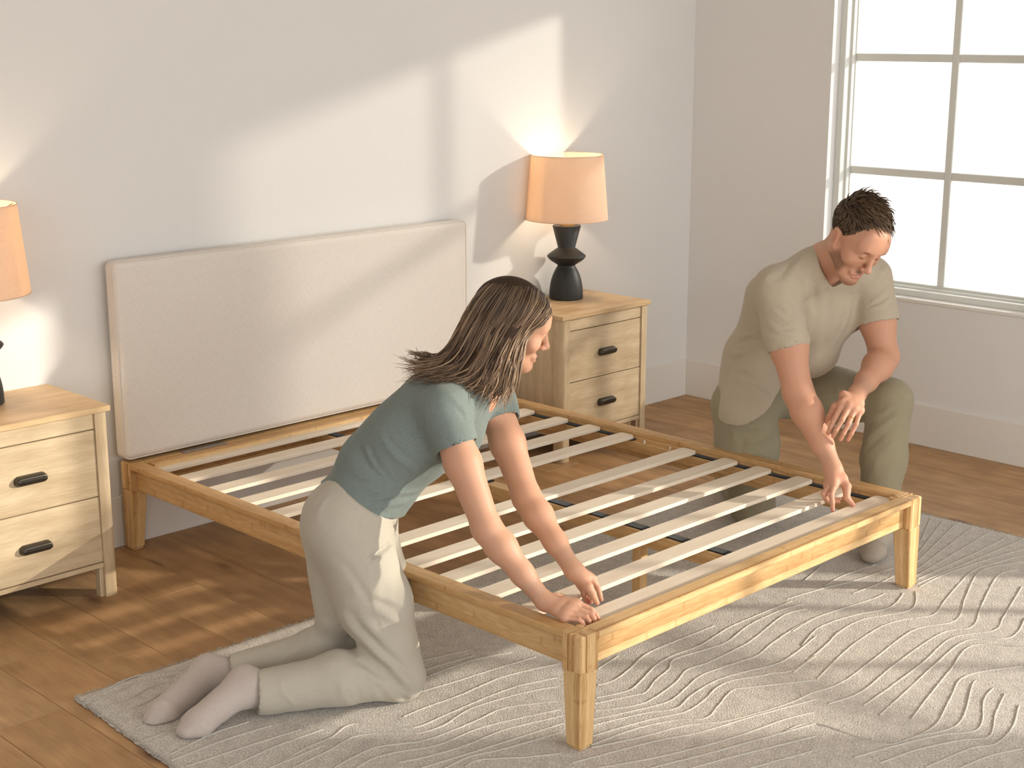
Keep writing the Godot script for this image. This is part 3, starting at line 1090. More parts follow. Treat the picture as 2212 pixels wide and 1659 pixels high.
# ---------------------------------------------------------------- soft bodies: distance fields meshed as surface nets
class Field:
	const UNSET := 1e9
	var kind := PackedByteArray()          # 0 tapered capsule, 1 ellipsoid, 2 cutting plane
	var op := PackedByteArray()            # 0 join, 1 carve, 2 cut
	var pa := PackedVector3Array()
	var ab := PackedVector3Array()
	var inv := PackedFloat32Array()
	var ra := PackedFloat32Array()
	var rb := PackedFloat32Array()
	var kk := PackedFloat32Array()
	var sd := PackedVector3Array()
	var sq := PackedFloat32Array()
	var frames: Array[Basis] = []          # for ellipsoids: rows turn into the unit ball's axes
	var mins := PackedFloat32Array()
	var fold_a := PackedVector3Array()
	var fold_b := PackedVector3Array()
	var fold_w := PackedFloat32Array()
	var fold_h := PackedFloat32Array()
	var rough: FastNoiseLite
	var rough_h := 0.0
	var ribs := []                         # [point, axis, from, to, pitch, height]: a ribbed band
	var tint_p := PackedVector3Array()
	var tint_r: Array[Basis] = []
	var tint_c := PackedColorArray()
	var tint_s := PackedFloat32Array()
	var base := Color.WHITE
	var cell := 0.005
	var keep := []                         # boxes [lo, hi] that bound what is meshed
	var verts := PackedVector3Array()
	var norms := PackedVector3Array()
	var index := PackedInt32Array()
	var cols := PackedColorArray()
	var axes := Transform3D()              # the frame in which the shapes are given

	func _add(k: int, o: int, a: Vector3, b: Vector3, r0: float, r1: float, blend: float, side: Vector3, squash: float, fr: Basis, mn: float) -> void:
		kind.append(k)
		op.append(o)
		pa.append(a)
		ab.append(b - a if k == 0 else b)
		inv.append(1.0 / maxf((b - a).length_squared(), 1e-9))
		ra.append(r0)
		rb.append(r1)
		kk.append(maxf(blend, 1e-4))
		sd.append(side)
		sq.append(squash)
		frames.append(fr)
		mins.append(mn)

	func bone(a: Vector3, b: Vector3, r0: float, r1: float, blend := 0.02, side := Vector3.ZERO, squash := 1.0, carve := false) -> void:
		var dir := axes.basis * side
		_add(0, 1 if carve else 0, axes * a, axes * b, r0, r1, blend, dir.normalized() if side != Vector3.ZERO else dir, squash, Basis(), minf(1.0, squash))

	func ball(c: Vector3, r: Vector3, blend := 0.02, turn := Vector3.ZERO, carve := false) -> void:
		var q := axes.basis * Basis.from_euler(turn)
		var o := q.orthonormalized()
		var u := Basis(o.x / r.x, o.y / r.y, o.z / r.z).transposed()
		_add(1, 1 if carve else 0, axes * c, Vector3(maxf(r.x, maxf(r.y, r.z)), 0, 0), 0, 0, blend, Vector3.ZERO, 1.0, u, minf(r.x, minf(r.y, r.z)))

	func cut(o: Vector3, n: Vector3) -> void:
		_add(2, 2, axes * o, axes.basis * n.normalized(), 0, 0, 0.001, Vector3.ZERO, 1.0, Basis(), 1.0)

	func fold(a: Vector3, b: Vector3, w: float, h: float) -> void:
		fold_a.append(axes * a)
		fold_b.append(axes * b)
		fold_w.append(w)
		fold_h.append(h)

	func tint(c: Vector3, r: Vector3, col: Color, soft := 0.5, turn := Vector3.ZERO) -> void:
		var o := (axes.basis * Basis.from_euler(turn)).orthonormalized()
		tint_p.append(axes * c)
		tint_r.append(Basis(o.x / r.x, o.y / r.y, o.z / r.z).transposed())
		tint_c.append(col)
		tint_s.append(soft)

	func one(i: int, p: Vector3) -> float:
		var v := p - pa[i]
		if kind[i] == 0:
			var s := sq[i]
			if s != 1.0:
				v += sd[i] * (v.dot(sd[i]) * (1.0 / s - 1.0))
			var t := clampf(v.dot(ab[i]) * inv[i], 0.0, 1.0)
			return ((v - ab[i] * t).length() - (ra[i] + (rb[i] - ra[i]) * t)) * mins[i]
		if kind[i] == 1:
			var q := frames[i] * v
			return (q.length() - 1.0) * mins[i]
		return v.dot(ab[i])

	func at(p: Vector3, ids: PackedInt32Array) -> float:
		var d := 1e3
		for i in ids:
			var s := 0.0
			var v := p - pa[i]
			var kd := kind[i]
			if kd == 0:
				var e := ab[i]
				if sq[i] != 1.0:
					v += sd[i] * (v.dot(sd[i]) * (1.0 / sq[i] - 1.0))
				var t := clampf(v.dot(e) * inv[i], 0.0, 1.0)
				s = ((v - e * t).length() - (ra[i] + (rb[i] - ra[i]) * t)) * mins[i]
			elif kd == 1:
				s = ((frames[i] * v).length() - 1.0) * mins[i]
			else:
				d = maxf(d, v.dot(ab[i]))
				continue
			var k := kk[i]
			if op[i] == 0:
				var h := k - absf(d - s)
				d = minf(d, s)
				if h > 0.0:
					d -= h * h / k * 0.25
			else:
				var h := k - absf(d + s)
				d = maxf(d, -s)
				if h > 0.0:
					d += h * h / k * 0.25
		return d

	func run() -> void:
		var n := kind.size()
		var lo := Vector3.ONE * 1e6
		var hi := -lo
		for i in n:
			if op[i] == 0:
				var r := (maxf(ra[i], rb[i]) if kind[i] == 0 else ab[i].x) * maxf(1.0, sq[i]) + 0.01
				var b := pa[i] + (ab[i] if kind[i] == 0 else Vector3.ZERO)
				lo = lo.min(pa[i].min(b) - Vector3.ONE * r)
				hi = hi.max(pa[i].max(b) + Vector3.ONE * r)
		if keep.size() > 0:
			lo = lo.max(keep[0])
			hi = hi.min(keep[1])
		var B := 6
		var bs := cell * B
		var nb := Vector3i(((hi - lo) / bs).ceil())
		var dim := nb * B + Vector3i.ONE
		var rad := bs * 0.8661
		var lists := {}
		for i in n:
			if op[i] == 2:
				continue
			var r := (maxf(ra[i], rb[i]) if kind[i] == 0 else ab[i].x) * maxf(1.0, sq[i]) + kk[i] + 0.012
			var b := pa[i] + (ab[i] if kind[i] == 0 else Vector3.ZERO)
			var b0 := Vector3i(((pa[i].min(b) - Vector3.ONE * r - lo) / bs).floor()).clamp(Vector3i.ZERO, nb - Vector3i.ONE)
			var b1 := Vector3i(((pa[i].max(b) + Vector3.ONE * r - lo) / bs).floor()).clamp(Vector3i.ZERO, nb - Vector3i.ONE)
			for z in range(b0.z, b1.z + 1):
				for y in range(b0.y, b1.y + 1):
					for x in range(b0.x, b1.x + 1):
						var c := lo + (Vector3(x, y, z) + Vector3.ONE * 0.5) * bs
						if one(i, c) < rad + kk[i] + 0.004:
							var key := (z * nb.y + y) * nb.x + x
							if not lists.has(key):
								lists[key] = PackedInt32Array()
							lists[key].append(i)
		var cuts := PackedInt32Array()
		for i in n:
			if op[i] == 2:
				cuts.append(i)
		var val := PackedFloat32Array()
		val.resize(dim.x * dim.y * dim.z)
		val.fill(UNSET)
		var sx := 1
		var sy := dim.x
		var sz := dim.x * dim.y
		var used: Array[Vector3i] = []
		var keys := lists.keys()
		keys.sort()
		for key: int in keys:
			var bx := key % nb.x
			var by := (key / nb.x) % nb.y
			var bz := key / (nb.x * nb.y)
			var ids: PackedInt32Array = lists[key]
			var joins := false
			for i in ids:
				if op[i] == 0:
					joins = true
					break
			if not joins:
				continue
			ids.append_array(cuts)
			var c := lo + (Vector3(bx, by, bz) + Vector3.ONE * 0.5) * bs
			if absf(at(c, ids)) > rad * 1.25 + 0.004:
				continue
			used.append(Vector3i(bx, by, bz))
			for z in range(bz * B, bz * B + B + 1):
				for y in range(by * B, by * B + B + 1):
					var q := z * sz + y * sy
					for x in range(bx * B, bx * B + B + 1):
						if val[q + x] == UNSET:
							val[q + x] = at(lo + Vector3(x, y, z) * cell, ids)
		var vid := PackedInt32Array()
		vid.resize(val.size())
		vid.fill(-1)
		var cells := PackedInt32Array()
		for ub in used:
			for z in range(ub.z * B, ub.z * B + B):
				for y in range(ub.y * B, ub.y * B + B):
					for x in range(ub.x * B, ub.x * B + B):
						var q := z * sz + y * sy + x
						var a := val[q]
						var b := val[q + 1]
						var c := val[q + sy]
						var d := val[q + sy + 1]
						var e := val[q + sz]
						var f := val[q + sz + 1]
						var g := val[q + sz + sy]
						var h := val[q + sz + sy + 1]
						var m := int(a < 0.0) + int(b < 0.0) + int(c < 0.0) + int(d < 0.0) + int(e < 0.0) + int(f < 0.0) + int(g < 0.0) + int(h < 0.0)
						if m == 0 or m == 8:
							continue
						var s := Vector3.ZERO
						var cnt := 0
						if (a < 0.0) != (b < 0.0):
							s += Vector3(a / (a - b), 0, 0)
							cnt += 1
						if (c < 0.0) != (d < 0.0):
							s += Vector3(c / (c - d), 1, 0)
							cnt += 1
						if (e < 0.0) != (f < 0.0):
							s += Vector3(e / (e - f), 0, 1)
							cnt += 1
						if (g < 0.0) != (h < 0.0):
							s += Vector3(g / (g - h), 1, 1)
							cnt += 1
						if (a < 0.0) != (c < 0.0):
							s += Vector3(0, a / (a - c), 0)
							cnt += 1
						if (b < 0.0) != (d < 0.0):
							s += Vector3(1, b / (b - d), 0)
							cnt += 1
						if (e < 0.0) != (g < 0.0):
							s += Vector3(0, e / (e - g), 1)
							cnt += 1
						if (f < 0.0) != (h < 0.0):
							s += Vector3(1, f / (f - h), 1)
							cnt += 1
						if (a < 0.0) != (e < 0.0):
							s += Vector3(0, 0, a / (a - e))
							cnt += 1
						if (b < 0.0) != (f < 0.0):
							s += Vector3(1, 0, b / (b - f))
							cnt += 1
						if (c < 0.0) != (g < 0.0):
							s += Vector3(0, 1, c / (c - g))
							cnt += 1
						if (d < 0.0) != (h < 0.0):
							s += Vector3(1, 1, d / (d - h))
							cnt += 1
						vid[q] = verts.size()
						cells.append(q)
						verts.append(lo + (Vector3(x, y, z) + s / cnt) * cell)
						norms.append(Vector3(b + d + f + h - a - c - e - g, c + d + g + h - a - b - e - f, e + f + g + h - a - b - c - d).normalized())
		for q in cells:
			var a := val[q]
			var w := vid[q]
			for ax in 3:
				var s0: int = [sx, sy, sz][ax]
				var s1: int = [sy, sz, sx][ax]
				var s2: int = [sz, sx, sy][ax]
				var b := val[q + s0]
				if (a < 0.0) == (b < 0.0) or q < s1 + s2:
					continue
				var v1 := vid[q - s1]
				var v2 := vid[q - s1 - s2]
				var v3 := vid[q - s2]
				if v1 < 0 or v2 < 0 or v3 < 0:
					continue
				if a < 0.0:
					index.append_array(PackedInt32Array([w, v2, v1, w, v3, v2]))
				else:
					index.append_array(PackedInt32Array([w, v1, v2, w, v2, v3]))
		finish()

	func finish() -> void:
		var nf := fold_a.size()
		var moved := nf > 0 or rough_h > 0.0 or ribs.size() > 0
		if moved:
			var fc := PackedVector3Array()
			var fr := PackedFloat32Array()
			for j in nf:
				fc.append((fold_a[j] + fold_b[j]) * 0.5)
				fr.append(pow(fold_a[j].distance_to(fold_b[j]) * 0.5 + fold_w[j] * 2.5, 2.0))
			for i in verts.size():
				var p := verts[i]
				var d := 0.0
				for j in nf:
					if (p - fc[j]).length_squared() > fr[j]:
						continue
					var e := fold_b[j] - fold_a[j]
					var v := p - fold_a[j]
					var t := clampf(v.dot(e) / maxf(e.length_squared(), 1e-9), 0.0, 1.0)
					var w := fold_w[j]
					var x := (v - e * t).length_squared() / (w * w)
					if x < 6.0:
						d += fold_h[j] * exp(-x) * (0.35 + 0.65 * sin(PI * clampf(t * 0.9 + 0.05, 0.0, 1.0)))
				if rough_h > 0.0:
					d += rough_h * rough.get_noise_3dv(p)
				for r in ribs:
					var s: float = (p - r[0]).dot(r[1])
					if s > r[2] and s < r[3]:
						d += r[5] * sin(TAU * s / r[4])
				verts[i] = p + norms[i] * d
			norms.fill(Vector3.ZERO)
			for i in range(0, index.size(), 3):
				var a := verts[index[i]]
				var f := (verts[index[i + 2]] - a).cross(verts[index[i + 1]] - a)
				norms[index[i]] += f
				norms[index[i + 1]] += f
				norms[index[i + 2]] += f
			for i in norms.size():
				norms[i] = norms[i].normalized()
		var nt := tint_p.size()
		if nt > 0 or base != Color.WHITE:
			for p in verts:
				var c := base
				for j in nt:
					var e := (tint_r[j] * (p - tint_p[j])).length()
					if e < 1.0:
						c = c.lerp(tint_c[j], tint_c[j].a * smoothstep(0.0, tint_s[j], 1.0 - e))
				c.a = 1.0
				cols.append(c)

	func surface(into: ArrayMesh = null) -> ArrayMesh:
		var arr := []
		arr.resize(Mesh.ARRAY_MAX)
		arr[Mesh.ARRAY_VERTEX] = verts
		arr[Mesh.ARRAY_NORMAL] = norms
		arr[Mesh.ARRAY_INDEX] = index
		if cols.size() > 0:
			arr[Mesh.ARRAY_COLOR] = cols
		var m := into if into != null else ArrayMesh.new()
		m.add_surface_from_arrays(Mesh.PRIMITIVE_TRIANGLES, arr)
		return m

func join_fields(list: Array) -> Field:  # several grids become one surface
	var f := Field.new()
	for g: Field in list:
		var n := f.verts.size()
		f.verts.append_array(g.verts)
		f.norms.append_array(g.norms)
		f.cols.append_array(g.cols)
		for i in g.index:
			f.index.append(i + n)
	return f

func run_all(list: Array) -> void:
	var lanes := []
	for k in 4:
		var th := Thread.new()
		var mine := []
		for i in range(k, list.size(), 4):
			mine.append(list[i])
		th.start(run_lane.bind(mine))
		lanes.append(th)
	for th: Thread in lanes:
		th.wait_to_finish()

func run_lane(mine: Array) -> void:
	for f: Field in mine:
		f.run()

func people() -> void:
	var jobs := []
	var w := woman_fields(jobs)
	var m := man_fields(jobs)
	run_all(jobs)
	woman(w)
	man(m)

# ---------------------------------------------------------------- the woman kneeling at the left rail
func woman_fields(jobs: Array) -> Dictionary:
	var shirt := Field.new()
	shirt.cell = 0.0045
	shirt.bone(Vector3(-0.0842, 0.5456, 1.4862), Vector3(-0.0692, 0.5722, 1.4995), 0.098, 0.09, 0.03, Vector3(0.72, -0.1823, -0.6696), 1.34)
	shirt.bone(Vector3(-0.109, 0.502, 1.4644), Vector3(-0.0692, 0.5722, 1.4995), 0.116, 0.096, 0.03, Vector3(0.72, -0.1823, -0.6696), 1.3)
	shirt.bone(Vector3(-0.1237, 0.4899, 1.4498), Vector3(-0.0692, 0.5722, 1.4995), 0.112, 0.09, 0.03, Vector3(0.72, -0.1823, -0.6696), 1.3)
	shirt.bone(Vector3(-0.0711, 0.5745, 1.4968), Vector3(-0.0011, 0.6841, 1.5585), 0.094, 0.106, 0.04, Vector3(0.9277, -0.135, -0.348), 1.28)
	shirt.bone(Vector3(-0.0658, 0.6444, 1.4785), Vector3(0.0471, 0.7913, 1.5776), 0.074, 0.082, 0.05, Vector3(0.9277, -0.135, -0.348), 1.42)
	shirt.bone(Vector3(0.0012, 0.6799, 1.5622), Vector3(0.0728, 0.7715, 1.6144), 0.102, 0.098, 0.04, Vector3(0.9277, -0.135, -0.348), 1.32)
	shirt.ball(Vector3(0.0105, 0.7101, 1.676), Vector3(0.052, 0.052, 0.052), 0.04)
	shirt.ball(Vector3(0.1256, 0.6934, 1.6329), Vector3(0.052, 0.052, 0.052), 0.04)
	shirt.bone(Vector3(0.0743, 0.7663, 1.6203), Vector3(0.1379, 0.8182, 1.6644), 0.08, 0.058, 0.05, Vector3(0.9277, -0.135, -0.348), 1.25)
	shirt.bone(Vector3(-0.009, 0.801, 1.6998), Vector3(0.0999, 0.8202, 1.6798), 0.056, 0.052, 0.03)
	shirt.bone(Vector3(0.2669, 0.7609, 1.5962), Vector3(0.1827, 0.8081, 1.6488), 0.056, 0.052, 0.03)
	shirt.bone(Vector3(-0.009, 0.801, 1.6998), Vector3(-0.0075, 0.7327, 1.7365), 0.06, 0.0605, 0.03)
	shirt.bone(Vector3(0.2669, 0.7609, 1.5962), Vector3(0.2578, 0.726, 1.6259), 0.06, 0.0605, 0.03)
	shirt.cut(Vector3(-0.1462, 0.5693, 1.3803), Vector3(-0.3219, -0.9244, -0.2048))
	shirt.bone(Vector3(0.1488, 0.8206, 1.6801), Vector3(0.1964, 0.908, 1.6895), 0.052, 0.056, 0.006, Vector3(0, 0, 0), 1, true)
	shirt.bone(Vector3(-0.0074, 0.7306, 1.7376), Vector3(-0.0036, 0.558, 1.8304), 0.0525, 0.0525, 0.003, Vector3(0, 0, 0), 1, true)
	shirt.bone(Vector3(-0.0057, 0.6504, 1.7807), Vector3(-0.0026, 0.5139, 1.8541), 0.088, 0.088, 0.002, Vector3(0, 0, 0), 1, true)
	shirt.bone(Vector3(0.2573, 0.7242, 1.6275), Vector3(0.219, 0.5778, 1.752), 0.0525, 0.0525, 0.003, Vector3(0, 0, 0), 1, true)
	shirt.bone(Vector3(0.2395, 0.6562, 1.6853), Vector3(0.2092, 0.5404, 1.7838), 0.088, 0.088, 0.002, Vector3(0, 0, 0), 1, true)
	shirt.fold(Vector3(-0.1552, 0.7003, 1.5336), Vector3(-0.1613, 0.6617, 1.5765), 0.009, -0.004)
	shirt.fold(Vector3(-0.1613, 0.6617, 1.5765), Vector3(-0.1421, 0.6249, 1.6128), 0.009, -0.004)
	shirt.fold(Vector3(-0.1505, 0.7066, 1.5497), Vector3(-0.1544, 0.6664, 1.5866), 0.008, 0.0035)
	shirt.fold(Vector3(-0.1544, 0.6664, 1.5866), Vector3(-0.1325, 0.6242, 1.6194), 0.008, 0.0035)
	shirt.fold(Vector3(-0.1485, 0.706, 1.5686), Vector3(-0.1487, 0.6635, 1.5978), 0.008, -0.004)
	shirt.fold(Vector3(-0.1487, 0.6635, 1.5978), Vector3(-0.1221, 0.615, 1.6248), 0.008, -0.004)
	shirt.fold(Vector3(-0.1326, 0.729, 1.5988), Vector3(-0.1202, 0.6859, 1.6366), 0.009, 0.0045)
	shirt.fold(Vector3(-0.1202, 0.6859, 1.6366), Vector3(-0.0786, 0.6495, 1.6584), 0.009, 0.0045)
	shirt.fold(Vector3(-0.1249, 0.7373, 1.6078), Vector3(-0.109, 0.6979, 1.6475), 0.008, -0.004)
	shirt.fold(Vector3(-0.109, 0.6979, 1.6475), Vector3(-0.0699, 0.6615, 1.6665), 0.008, -0.004)
	shirt.fold(Vector3(-0.0988, 0.7598, 1.6255), Vector3(-0.0856, 0.7312, 1.6567), 0.009, 0.004)
	shirt.fold(Vector3(-0.0856, 0.7312, 1.6567), Vector3(-0.063, 0.7027, 1.6771), 0.009, 0.004)
	shirt.fold(Vector3(-0.0876, 0.7637, 1.6362), Vector3(-0.0771, 0.742, 1.6589), 0.008, -0.0035)
	shirt.fold(Vector3(-0.0771, 0.742, 1.6589), Vector3(-0.0601, 0.72, 1.6859), 0.008, -0.0035)
	shirt.fold(Vector3(-0.0634, 0.8201, 1.6626), Vector3(-0.074, 0.7876, 1.6914), 0.009, -0.004)
	shirt.fold(Vector3(-0.074, 0.7876, 1.6914), Vector3(-0.0656, 0.7493, 1.6869), 0.009, -0.004)
	shirt.fold(Vector3(-0.1615, 0.5744, 1.6042), Vector3(-0.1037, 0.5827, 1.6263), 0.007, 0.004)
	shirt.fold(Vector3(-0.1037, 0.5827, 1.6263), Vector3(-0.0246, 0.5716, 1.6189), 0.007, 0.004)
	shirt.fold(Vector3(-0.1508, 0.5629, 1.6091), Vector3(-0.0918, 0.5672, 1.624), 0.006, -0.004)
	shirt.fold(Vector3(-0.0918, 0.5672, 1.624), Vector3(-0.0149, 0.5557, 1.6045), 0.006, -0.004)
	shirt.fold(Vector3(-0.1423, 0.5511, 1.6107), Vector3(-0.0709, 0.5506, 1.6173), 0.006, 0.004)
	shirt.fold(Vector3(-0.1131, 0.5363, 1.6119), Vector3(-0.0556, 0.5318, 1.6053), 0.006, -0.003)
	shirt.fold(Vector3(-0.1756, 0.5951, 1.5915), Vector3(-0.1374, 0.5966, 1.6184), 0.009, 0.0035)
	shirt.fold(Vector3(-0.1374, 0.5966, 1.6184), Vector3(-0.0976, 0.603, 1.6317), 0.009, 0.0035)
	shirt.fold(Vector3(-0.1913, 0.622, 1.5506), Vector3(-0.1685, 0.6106, 1.5956), 0.01, -0.003)
	shirt.fold(Vector3(-0.1685, 0.6106, 1.5956), Vector3(-0.1364, 0.6125, 1.6177), 0.01, -0.003)
	shirt.fold(Vector3(-0.0198, 0.8185, 1.7631), Vector3(-0.0063, 0.8017, 1.7708), 0.005, -0.0025)
	shirt.fold(Vector3(-0.0063, 0.8017, 1.7708), Vector3(-0.0066, 0.787, 1.7766), 0.005, -0.0025)
	shirt.fold(Vector3(-0.0229, 0.8472, 1.7444), Vector3(-0.0113, 0.8282, 1.7597), 0.01, 0.003)
	shirt.fold(Vector3(-0.0113, 0.8282, 1.7597), Vector3(0.0128, 0.8015, 1.7672), 0.01, 0.003)
	shirt.fold(Vector3(-0.0626, 0.7365, 1.6861), Vector3(-0.0594, 0.7437, 1.7657), 0.004, -0.0016)
	shirt.fold(Vector3(-0.0594, 0.7437, 1.7657), Vector3(0.0006, 0.7379, 1.7963), 0.004, -0.0016)
	shirt.fold(Vector3(-0.2109, 0.602, 1.4773), Vector3(-0.2149, 0.5684, 1.5777), 0.004, -0.0014)
	shirt.fold(Vector3(-0.2149, 0.5684, 1.5777), Vector3(-0.1661, 0.5424, 1.6025), 0.004, -0.0014)
	shirt.fold(Vector3(-0.1661, 0.5424, 1.6025), Vector3(-0.1105, 0.5246, 1.6085), 0.004, -0.0014)
	shirt.fold(Vector3(0.0307, 0.7818, 1.7649), Vector3(0.0762, 0.809, 1.7396), 0.01, 0.004)
	shirt.fold(Vector3(0.0762, 0.809, 1.7396), Vector3(0.0977, 0.8324, 1.7343), 0.01, 0.004)
	shirt.fold(Vector3(0.0143, 0.8307, 1.7547), Vector3(0.065, 0.8382, 1.7347), 0.01, -0.003)
	shirt.rough = noise(41, 16.0, 3)
	shirt.rough_h = 0.0011
	var trousers := Field.new()
	trousers.cell = 0.005
	trousers.bone(Vector3(-0.1796, 0.4752, 1.5094), Vector3(-0.1473, 0.2749, 1.5728), 0.104, 0.096, 0.03)
	trousers.bone(Vector3(-0.1473, 0.2749, 1.5728), Vector3(-0.1151, 0.0786, 1.6361), 0.096, 0.064, 0.03)
	trousers.bone(Vector3(-0.1151, 0.0746, 1.6361), Vector3(-0.2541, 0.093, 1.5523), 0.062, 0.068, 0.02)
	trousers.bone(Vector3(-0.2541, 0.087, 1.5523), Vector3(-0.4239, 0.0714, 1.4499), 0.068, 0.06, 0.03)
	trousers.bone(Vector3(-0.0569, 0.4441, 1.3953), Vector3(-0.0413, 0.267, 1.4343), 0.104, 0.096, 0.03)
	trousers.bone(Vector3(-0.0413, 0.267, 1.4343), Vector3(-0.0257, 0.0939, 1.4733), 0.096, 0.064, 0.03)
	trousers.bone(Vector3(-0.0257, 0.0899, 1.4733), Vector3(-0.1855, 0.0896, 1.3792), 0.062, 0.068, 0.02)
	trousers.bone(Vector3(-0.1855, 0.0836, 1.3792), Vector3(-0.3809, 0.0453, 1.2641), 0.068, 0.06, 0.03)
	trousers.bone(Vector3(-0.137, 0.426, 1.3942), Vector3(-0.163, 0.2022, 1.4293), 0.088, 0.06, 0.05)
	trousers.bone(Vector3(-0.1801, 0.5014, 1.4927), Vector3(-0.0575, 0.4703, 1.3787), 0.098, 0.098, 0.05)
	trousers.bone(Vector3(-0.1294, 0.4658, 1.4464), Vector3(-0.0903, 0.535, 1.4809), 0.112, 0.096, 0.05, Vector3(0.72, -0.1823, -0.6696), 1.3)
	trousers.cut(Vector3(-0.0864, 0.5481, 1.4905), Vector3(0.4522, 0.798, 0.3984))
	trousers.bone(Vector3(-0.4951, 0.0756, 1.407), Vector3(-0.6792, 0.076, 1.296), 0.085, 0.085, 0.002, Vector3(0, 0, 0), 1, true)
	trousers.bone(Vector3(-0.4052, 0.0754, 1.4612), Vector3(-0.5079, 0.0756, 1.3993), 0.047, 0.047, 0.003, Vector3(0, 0, 0), 1, true)
	trousers.bone(Vector3(-0.4518, 0.0412, 1.2223), Vector3(-0.6362, 0.0202, 1.1137), 0.085, 0.085, 0.002, Vector3(0, 0, 0), 1, true)
	trousers.bone(Vector3(-0.3618, 0.0515, 1.2754), Vector3(-0.4647, 0.0397, 1.2148), 0.047, 0.047, 0.003, Vector3(0, 0, 0), 1, true)
	trousers.cut(Vector3(0, 0.0125, 0), Vector3(0, -1, 0))
	trousers.fold(Vector3(-0.1615, 0.5129, 1.6143), Vector3(-0.2068, 0.4252, 1.6228), 0.0035, 0.0016)
	trousers.fold(Vector3(-0.2068, 0.4252, 1.6228), Vector3(-0.2114, 0.3854, 1.6284), 0.0035, 0.0016)
	trousers.fold(Vector3(-0.2114, 0.3854, 1.6284), Vector3(-0.2128, 0.3059, 1.6482), 0.0035, 0.0016)
	trousers.fold(Vector3(-0.2128, 0.3059, 1.6482), Vector3(-0.1925, 0.2424, 1.6635), 0.0035, 0.0016)
	trousers.fold(Vector3(-0.2046, 0.4258, 1.6236), Vector3(-0.1746, 0.437, 1.6275), 0.0055, -0.011)
	trousers.fold(Vector3(-0.1746, 0.437, 1.6275), Vector3(-0.1303, 0.4467, 1.6168), 0.0055, -0.011)
	trousers.fold(Vector3(-0.1303, 0.4467, 1.6168), Vector3(-0.0119, 0.413, 1.5033), 0.0055, -0.011)
	trousers.fold(Vector3(-0.0119, 0.413, 1.5033), Vector3(-0.0927, 0.4886, 1.5919), 0.0055, -0.011)
	trousers.fold(Vector3(-0.1985, 0.4172, 1.6277), Vector3(-0.166, 0.4261, 1.6307), 0.006, 0.004)
	trousers.fold(Vector3(-0.166, 0.4261, 1.6307), Vector3(-0.1142, 0.4365, 1.6115), 0.006, 0.004)
	trousers.fold(Vector3(-0.1142, 0.4365, 1.6115), Vector3(0.0155, 0.4012, 1.4833), 0.006, 0.004)
	trousers.fold(Vector3(-0.242, 0.3819, 1.6026), Vector3(-0.2385, 0.3358, 1.6106), 0.012, 0.004)
	trousers.fold(Vector3(-0.207, 0.2966, 1.6548), Vector3(-0.1801, 0.2744, 1.6706), 0.011, 0.005)
	trousers.fold(Vector3(-0.1801, 0.2744, 1.6706), Vector3(-0.1454, 0.2469, 1.6773), 0.011, 0.005)
	trousers.fold(Vector3(-0.2034, 0.3184, 1.6512), Vector3(-0.1774, 0.3015, 1.6681), 0.009, -0.004)
	trousers.fold(Vector3(-0.1774, 0.3015, 1.6681), Vector3(-0.1439, 0.2751, 1.6764), 0.009, -0.004)
	trousers.fold(Vector3(-0.2045, 0.3315, 1.646), Vector3(-0.1642, 0.3165, 1.6669), 0.009, 0.004)
	trousers.fold(Vector3(-0.1642, 0.3165, 1.6669), Vector3(-0.129, 0.2892, 1.6732), 0.009, 0.004)
	trousers.fold(Vector3(-0.2495, 0.4093, 1.5918), Vector3(-0.2315, 0.3546, 1.6168), 0.012, -0.004)
	trousers.fold(Vector3(-0.2315, 0.3546, 1.6168), Vector3(-0.2174, 0.3193, 1.6403), 0.012, -0.004)
	trousers.fold(Vector3(-0.2177, 0.2853, 1.4513), Vector3(-0.1924, 0.1952, 1.4895), 0.014, -0.007)
	trousers.fold(Vector3(-0.1924, 0.1952, 1.4895), Vector3(-0.2251, 0.1589, 1.58), 0.014, -0.007)
	trousers.fold(Vector3(-0.2046, 0.2219, 1.4838), Vector3(-0.216, 0.1791, 1.591), 0.012, -0.007)
	trousers.fold(Vector3(-0.216, 0.1791, 1.591), Vector3(-0.1864, 0.1232, 1.6595), 0.012, -0.007)
	trousers.fold(Vector3(-0.1864, 0.1232, 1.6595), Vector3(-0.1459, 0.0575, 1.6937), 0.012, -0.007)
	trousers.fold(Vector3(-0.2516, 0.2718, 1.5744), Vector3(-0.2174, 0.1987, 1.6219), 0.013, 0.007)
	trousers.fold(Vector3(-0.2174, 0.1987, 1.6219), Vector3(-0.1762, 0.1374, 1.6687), 0.013, 0.007)
	trousers.fold(Vector3(-0.1762, 0.1374, 1.6687), Vector3(-0.1342, 0.0758, 1.7015), 0.013, 0.007)
	trousers.fold(Vector3(-0.248, 0.2876, 1.5992), Vector3(-0.2063, 0.207, 1.644), 0.011, -0.005)
	trousers.fold(Vector3(-0.2063, 0.207, 1.644), Vector3(-0.1577, 0.1407, 1.6819), 0.011, -0.005)
	trousers.fold(Vector3(-0.1577, 0.1407, 1.6819), Vector3(-0.1215, 0.0961, 1.7012), 0.011, -0.005)
	trousers.fold(Vector3(-0.2332, 0.2732, 1.6299), Vector3(-0.1865, 0.1967, 1.6619), 0.014, 0.005)
	trousers.fold(Vector3(-0.1865, 0.1967, 1.6619), Vector3(-0.1395, 0.1418, 1.6884), 0.014, 0.005)
	trousers.fold(Vector3(-0.2272, 0.1448, 1.6106), Vector3(-0.1893, 0.1055, 1.6624), 0.009, -0.007)
	trousers.fold(Vector3(-0.1893, 0.1055, 1.6624), Vector3(-0.136, 0.0303, 1.6816), 0.009, -0.007)
	trousers.fold(Vector3(-0.2524, 0.139, 1.613), Vector3(-0.2029, 0.0936, 1.6572), 0.01, 0.005)
